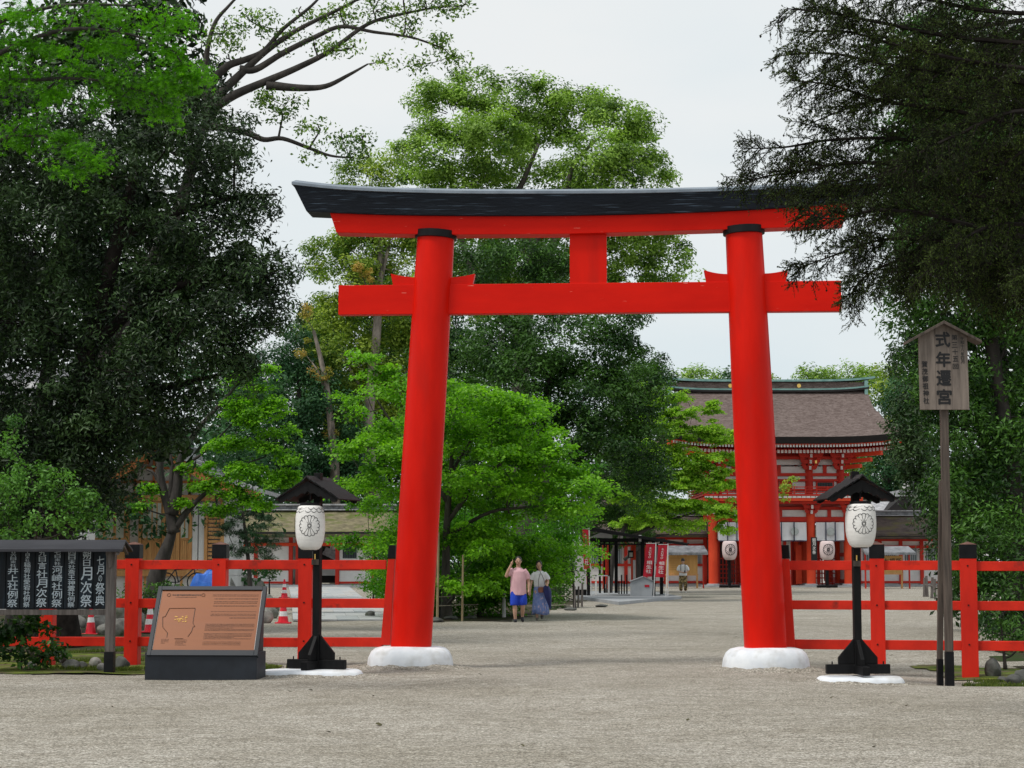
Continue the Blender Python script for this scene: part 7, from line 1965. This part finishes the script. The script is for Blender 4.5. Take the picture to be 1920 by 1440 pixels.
def blob(name, parent, mat, tubes, balls=(), vox=.012, it=3):
    """one continuous skin round tapered limbs: joined, remeshed and smoothed"""
    m = MB()
    for t in tubes:
        pts, rad = t[0], t[1]; sq = t[2] if len(t) > 2 else 1.0
        k = 4
        P = spath(pts, k); Rr = []
        n0 = len(pts)
        for i in range(len(P)):
            u = i / k; a = min(int(u), n0 - 1); b = min(a + 1, n0 - 1); f = u - a; Rr.append(rad[a] + (rad[b] - rad[a]) * f)
        if sq != 1.0:
            b0 = len(m.v); n = 14
            for i, p in enumerate(P):
                for q in range(n):
                    a = 2 * PI * q / n; m.v.append((p.x + Rr[i] * math.cos(a), p.y + Rr[i] * sq * math.sin(a), p.z))
            for i in range(len(P) - 1):
                for q in range(n):
                    q2 = (q + 1) % n; m.f.append((b0 + i * n + q, b0 + i * n + q2, b0 + (i + 1) * n + q2, b0 + (i + 1) * n + q))
            m.f.append(tuple(b0 + q for q in range(n - 1, -1, -1))); m.f.append(tuple(b0 + (len(P) - 1) * n + q for q in range(n)))
        else: m.tube(P, Rr, 12)
    for c, r in balls:
        prof = [(math.sin(PI * i / 10) * 1 + 1e-3, -math.cos(PI * i / 10)) for i in range(11)]
        m.lathe(prof, 14, Matrix.Translation(c) @ Matrix.Diagonal((r[0], r[1], r[2], 1)))
    o = m.build(name, mat, parent)
    o.data.polygons  # winding differs between pieces: made uniform for the remesher
    import bmesh
    bm = bmesh.new(); bm.from_mesh(o.data); bmesh.ops.recalc_face_normals(bm, faces=bm.faces); bm.to_mesh(o.data); bm.free()
    rm = o.modifiers.new("skin", 'REMESH'); rm.mode = 'VOXEL'; rm.voxel_size = vox; rm.use_smooth_shade = True
    sm = o.modifiers.new("soften", 'SMOOTH'); sm.iterations = it; sm.factor = .5
    return o
def hand(wrist, d, side):
    """palm and five bent fingers as tubes; d: direction of the fingers"""
    w_ = Vector(wrist); d = Vector(d).normalized(); x = Vector((0, 1, 0)) if abs(d.y) < .8 else Vector((1, 0, 0))
    x = (x - d * x.dot(d)).normalized(); n = d.cross(x)
    T = [([w_, w_ + d * .05, w_ + d * .085], [.026, .034, .032])]
    for k, (o, L) in enumerate(((-.026, .062), (-.009, .075), (.009, .072), (.026, .056))):
        b = w_ + d * .085 + x * o
        T.append(([b, b + d * L * .5 + n * side * .004, b + d * L * .9 + n * side * .018], [.0095, .009, .0075]))
    b = w_ + d * .035 - x * .028
    T.append(([b, b + d * .03 - x * .018, b + d * .058 - x * .020 + n * side * .01], [.012, .010, .008]))
    return T
def headset(parent, c, s, hair_len, facing_down=0.0, rz=0.0):
    """face features and hair for a head centred at c"""
    M = Matrix.Translation(c) @ Matrix.Rotation(rz, 4, 'Z') @ Matrix.Rotation(facing_down, 4, 'X')
    m = MB()
    for sx in (-1, 1): m.lathe([(.001, -1), (.7, -.7), (1, 0), (.7, .7), (.001, 1)], 8, M @ Matrix.Translation((sx * .032 * s, -.088 * s, .002)) @ Matrix.Diagonal((.012, .006, .006, 1)))
    m.build("eyes", HAIR, parent)
    m = MB(); m.cb((0, 0, 0), (.045 * s, .006, .010), 0, M @ Matrix.Translation((0, -.090 * s, -.060 * s))); m.build("mouth", pm("lips", (.40, .13, .11), (.45, .16, .13), 9, .5) if "lips" not in bpy.data.materials else bpy.data.materials["lips"], parent)
    hp = []; mm_ = MB()
    prof = [(math.sin(PI * i / 14) * 1.0 + 1e-3, math.cos(PI * i / 14)) for i in range(10)]
    mm_.lathe(prof[::-1], 20, M @ Matrix.Translation((0, .022 * s, .024 * s)) @ Matrix.Diagonal((.088 * s, .098 * s, .108 * s, 1)))
    if hair_len: 
        mm_.lathe([(.88, -1), (1.0, -.3), (.98, .4), (.5, 1)], 16, M @ Matrix.Translation((0, .045 * s, -.02)) @ Matrix.Diagonal((.086 * s, .062 * s, hair_len, 1)))
    mm_.v = [(x + .004 * math.sin(z * 190 + x * 90), y + .004 * math.sin(x * 210), z + .004 * math.sin(y * 170)) for x, y, z in mm_.v]
    mm_.build("hair", HAIR, parent, smooth_=True)
    return M
HEADT = lambda c, s: [((Vector(c)), (.076 * s, .092 * s, .112 * s)), (Vector(c) + Vector((0, -.020, -.055)) * s, (.058 * s, .066 * s, .062 * s)), (Vector(c) + Vector((0, -.096, -.018)) * s, (.013, .018, .022)),
                      (Vector(c) + Vector((-.078, .005, -.01)) * s, (.012, .02, .03)), (Vector(c) + Vector((.078, .005, -.01)) * s, (.012, .02, .03))]
# ---- man in pink
p = G(972, 1167, 0); man = thing("person", "man in pink t-shirt and blue shorts walking with one hand raised to his head", "person", (p.x, p.y, 0), R(4), "couple walking from the gate")
V_ = Vector
tb = [([V_((0, .02, .80)), V_((0, .02, .98)), V_((0, .0, 1.18)), V_((0, .01, 1.34)), V_((0, .01, 1.42))], [.155, .150, .165, .175, .08], .66),
      ([V_((0, .02, 1.38)), V_((0, .01, 1.50))], [.062, .056]),
      # his right leg (image left) forward, planted; the other trailing
      ([V_((-.09, .0, .86)), V_((-.10, -.03, .66)), V_((-.10, -.05, .48)), V_((-.095, -.05, .30)), V_((-.085, -.03, .12)), V_((-.085, -.02, .06))], [.10, .088, .062, .058, .040, .042]),
      ([V_((.09, .02, .86)), V_((.11, -.02, .66)), V_((.115, .0, .49)), V_((.12, .10, .32)), V_((.12, .19, .17)), V_((.12, .20, .13))], [.10, .088, .062, .058, .040, .042]),
      # raised arm
      ([V_((-.16, .01, 1.37)), V_((-.27, -.02, 1.27)), V_((-.325, -.06, 1.20)), V_((-.27, -.10, 1.36)), V_((-.20, -.10, 1.50))], [.062, .050, .044, .038, .028]),
      ([V_((.16, .01, 1.37)), V_((.235, .02, 1.22)), V_((.265, .03, 1.09)), V_((.27, -.02, .96)), V_((.265, -.05, .86))], [.062, .050, .043, .037, .027])]
tb += hand((-.20, -.10, 1.50), (.35, .02, .8), 1) + hand((.265, -.05, .86), (0, -.12, -1), -1)
hc = V_((0, -.01, 1.60))
blob("body", man, SKIN, tb, HEADT(hc, 1.0), .0095)
headset(man, hc, 1.0, 0)
blob("pink_t_shirt", man, PINK, [([V_((0, .01, .71)), V_((0, .01, .92)), V_((0, .0, 1.16)), V_((0, .01, 1.33)), V_((0, .01, 1.43))], [.218, .212, .205, .195, .085], .74),
     ([V_((-.13, .01, 1.36)), V_((-.235, -.01, 1.30)), V_((-.29, -.03, 1.235))], [.085, .080, .072]), ([V_((.13, .01, 1.36)), V_((.22, .02, 1.24)), V_((.255, .025, 1.13))], [.085, .080, .074])], (), .014)
blob("blue_shorts", man, BLUE, [([V_((0, .01, .66)), V_((0, .01, .84))], [.190, .190], .72), ([V_((-.09, .0, .80)), V_((-.105, -.03, .60)), V_((-.108, -.05, .44))], [.118, .118, .112]), ([V_((.09, .02, .80)), V_((.11, -.02, .60)), V_((.118, -.01, .46))], [.118, .118, .112])], (), .014)
blob("shoe", man, SHOE, [([V_((-.085, .03, .045)), V_((-.085, -.05, .045)), V_((-.085, -.17, .035))], [.048, .050, .040]), ([V_((-.085, -.0, .05)), V_((-.085, -.0, .12))], [.05, .048])], (), .012)
blob("shoe", man, SHOE, [([V_((.12, .26, .13)), V_((.12, .18, .085)), V_((.12, .07, .030))], [.046, .050, .038]), ([V_((.12, .22, .12)), V_((.12, .20, .20))], [.05, .048])], (), .012)
# ---- woman
p = G(1012, 1163, 0); wom = thing("person", "woman in white top and long blue skirt carrying a folded navy umbrella", "person", (p.x, p.y, 0), R(-4), "couple walking from the gate")
tb = [([V_((0, .02, .78)), V_((0, .01, .98)), V_((0, .0, 1.14)), V_((0, .01, 1.26)), V_((0, .01, 1.33))], [.145, .120, .140, .148, .07], .64), ([V_((0, .02, 1.28)), V_((0, .01, 1.41))], [.05, .045]),
      ([V_((-.07, 0, .80)), V_((-.075, -.03, .45)), V_((-.07, -.04, .10)), V_((-.07, -.03, .06))], [.09, .055, .036, .038]), ([V_((.07, .02, .80)), V_((.07, .03, .45)), V_((.06, .08, .14)), V_((.06, .08, .09))], [.09, .055, .036, .038]),
      ([V_((-.14, .01, 1.28)), V_((-.19, .02, 1.15)), V_((-.225, .02, 1.02)), V_((-.25, -.02, .88)), V_((-.262, -.05, .76))], [.05, .042, .036, .031, .022]),
      ([V_((.14, .01, 1.28)), V_((.205, .0, 1.15)), V_((.225, -.02, 1.03)), V_((.21, -.14, .98)), V_((.20, -.22, .99))], [.05, .042, .036, .031, .022])]
tb += hand((-.262, -.05, .76), (-.03, -.1, -1), 1) + hand((.20, -.22, .99), (.2, -.9, -.3), -1)
hc = V_((-.02, -.01, 1.495))
blob("body", wom, SKIN, tb, HEADT(hc, .94), .009)
headset(wom, hc, .96, .12)
blob("white_top", wom, WSH, [([V_((0, .02, .90)), V_((0, .01, 1.0)), V_((0, .0, 1.14)), V_((0, .01, 1.26)), V_((0, .01, 1.34))], [.165, .165, .165, .165, .075], .68),
     ([V_((-.11, .01, 1.27)), V_((-.20, .01, 1.17)), V_((-.225, .015, 1.09))], [.075, .072, .070]), ([V_((.11, .01, 1.27)), V_((.20, .0, 1.17)), V_((.23, -.01, 1.09))], [.075, .072, .070])], (), .014)
m = MB(); n = 36; zs = [.96, .85, .70, .50, .30, .16]; rs = [.135, .165, .185, .20, .215, .225]
for z, r in zip(zs, rs):
    for k in range(n):
        a = 2 * PI * k / n; f = (1 - (z - .16) / .8); rr = r * (1 + .09 * f * math.sin(a * 9 + .6 * z) + .04 * f * math.sin(a * 4 + 1))
        m.v.append((rr * math.cos(a) + .015 * f, rr * .72 * math.sin(a) + .02, z + (.02 * math.sin(a * 2) if z < .2 else 0)))
for i in range(len(zs) - 1):
    for k in range(n): k2 = (k + 1) % n; m.f.append((i * n + k, (i + 1) * n + k, (i + 1) * n + k2, i * n + k2))
o = m.build("long_skirt", SKRT, wom, smooth_=True); sm = o.modifiers.new("thick", 'SOLIDIFY'); sm.thickness = .006
for x, y, z in ((-.07, -.03, 0), (.06, .08, .035)):
    blob("shoe", wom, SHOEG, [([V_((x, y + .06, z + .04)), V_((x, y - .02, z + .045)), V_((x, y - .12, max(.032, z + .02)))], [.038, .042, .033]), ([V_((x, y + .02, z + .04)), V_((x, y + .01, z + .12))], [.043, .042])], (), .012)
bag = thing("shoulder_bag", "small brown leather bag slung at the woman's hip on a thin strap", "bag", (p.x + .06, p.y - .17, .80))
m = MB(); m.prism([(-.10, -.05), (.10, -.05), (.115, .06), (.07, .10), (-.07, .10), (-.115, .06)], -.035, .035); m.build("pouch", LEAT, bag, bevel=.01)
m = MB(); m.tube(spath([V_((-.10, 0, .08)), V_((-.09, .02, .30)), V_((-.04, .08, .50)), V_((-.10, .17, .55))], 4), .007, 5); m.tube(spath([V_((.10, 0, .08)), V_((.05, .02, .30)), V_((-.02, .08, .47))], 4), .007, 5); m.build("strap", HAIR, bag)
um = thing("umbrella", "folded navy umbrella hanging from the woman's forearm", "umbrella", (p.x + .235, p.y - .22, .30))
m = MB(); n = 16
for z, r in ((.0, .012), (.10, .035), (.30, .075), (.48, .10), (.60, .075), (.66, .02)):
    for k in range(n): a = 2 * PI * k / n; rr = r * (1 + .22 * math.sin(a * 4)); m.v.append((rr * math.cos(a) - (z - .3) * .18, rr * .7 * math.sin(a), z))
for i in range(5):
    for k in range(n): k2 = (k + 1) % n; m.f.append((i * n + k, i * n + k2, (i + 1) * n + k2, (i + 1) * n + k))
m.build("folded_cloth", UMBR, um, smooth_=True)
m = MB(); m.tube([V_((.06, 0, -.04)), V_((-.066, 0, .70))], .006, 6); m.tube(spath([V_((-.066, 0, .69)), V_((-.08, 0, .76)), V_((-.05, 0, .80)), V_((-.02, 0, .76))], 4), .012, 6); m.build("handle", LEAT, um)
# ---- third person
p = G(1281, 1111.5, 0); oth = thing("person", "man in white shirt and patterned trousers standing with head bowed before the notice board", "person", (p.x, p.y, 0), R(-6))
tb = [([V_((0, .02, .84)), V_((0, .01, 1.0)), V_((0, .0, 1.2)), V_((0, .01, 1.36)), V_((0, .01, 1.43))], [.15, .14, .155, .165, .075], .64), ([V_((0, .02, 1.38)), V_((0, -.03, 1.50))], [.055, .052]),
      ([V_((-.09, 0, .86)), V_((-.11, -.02, .48)), V_((-.10, .0, .10)), V_((-.10, .0, .06))], [.10, .062, .040, .04]), ([V_((.09, .0, .86)), V_((.10, -.02, .48)), V_((.12, -.02, .10)), V_((.12, -.02, .06))], [.10, .062, .040, .04]),
      ([V_((-.16, .01, 1.36)), V_((-.22, .02, 1.20)), V_((-.23, -.01, 1.08)), V_((-.12, -.17, 1.05)), V_((.0, -.25, 1.03))], [.055, .046, .040, .034, .025]), ([V_((.16, .01, 1.36)), V_((.22, .02, 1.20)), V_((.24, -.01, 1.08)), V_((.15, -.17, 1.03)), V_((.06, -.24, 1.0))], [.055, .046, .040, .034, .025])]
tb += hand((.0, -.25, 1.03), (.8, -.2, -.1), 1) + hand((.06, -.24, 1.0), (-.4, -.4, .1), -1)
hc = V_((.0, -.07, 1.585))
blob("body", oth, SKIN, tb, HEADT(hc, .97), .0105)
headset(oth, hc + V_((0, .0, .02)), 1.08, 0, R(18))
blob("white_shirt", oth, WSH, [([V_((0, .02, .86)), V_((0, .02, 1.0)), V_((0, .0, 1.2)), V_((0, .01, 1.36)), V_((0, .01, 1.44))], [.205, .20, .20, .19, .08], .68),
     ([V_((-.13, .01, 1.36)), V_((-.225, .01, 1.24)), V_((-.245, .0, 1.12))], [.085, .085, .085]), ([V_((.13, .01, 1.36)), V_((.225, .01, 1.24)), V_((.25, .0, 1.12))], [.085, .085, .085])], (), .016)
blob("patterned_trousers", oth, CAMO, [([V_((0, .02, .80)), V_((0, .02, .90))], [.175, .175], .68), ([V_((-.09, .0, .86)), V_((-.12, -.02, .48)), V_((-.11, .0, .12))], [.115, .105, .085]), ([V_((.09, .0, .86)), V_((.115, -.02, .48)), V_((.125, -.02, .12))], [.115, .105, .085])], (), .016)
for x in (-.11, .125): blob("shoe", oth, SHOEW, [([V_((x, .06, .04)), V_((x, -.02, .045)), V_((x, -.13, .035))], [.042, .046, .036])], (), .014)
m = MB()
for x in (-.11, .11): m.tube(spath([V_((x, -.10, 1.10)), V_((x, -.155, 1.22)), V_((x, -.13, 1.37)), V_((x * .9, .02, 1.45))], 3), .018, 6)
bp_ = thing("backpack", "dark backpack worn by the man in patterned trousers, its straps over his shoulders", "backpack", (p.x, p.y, 0), R(-6)); m.build("strap", HAIR, bp_)
m = MB(); m.box(-.14, .14, .15, .28, 1.0, 1.40); m.build("pack", SHOE, bp_, bevel=.03)
ph = MB(); ph.box(-.035, .035, -.004, .004, -.07, .07); o = ph.build("phone", BLKC); o.location = (p.x + .06, p.y - .34, 1.07); o.rotation_euler = (R(-40), 0, 0); tag(o, "dark phone held before the bowed man in patterned trousers", "phone")
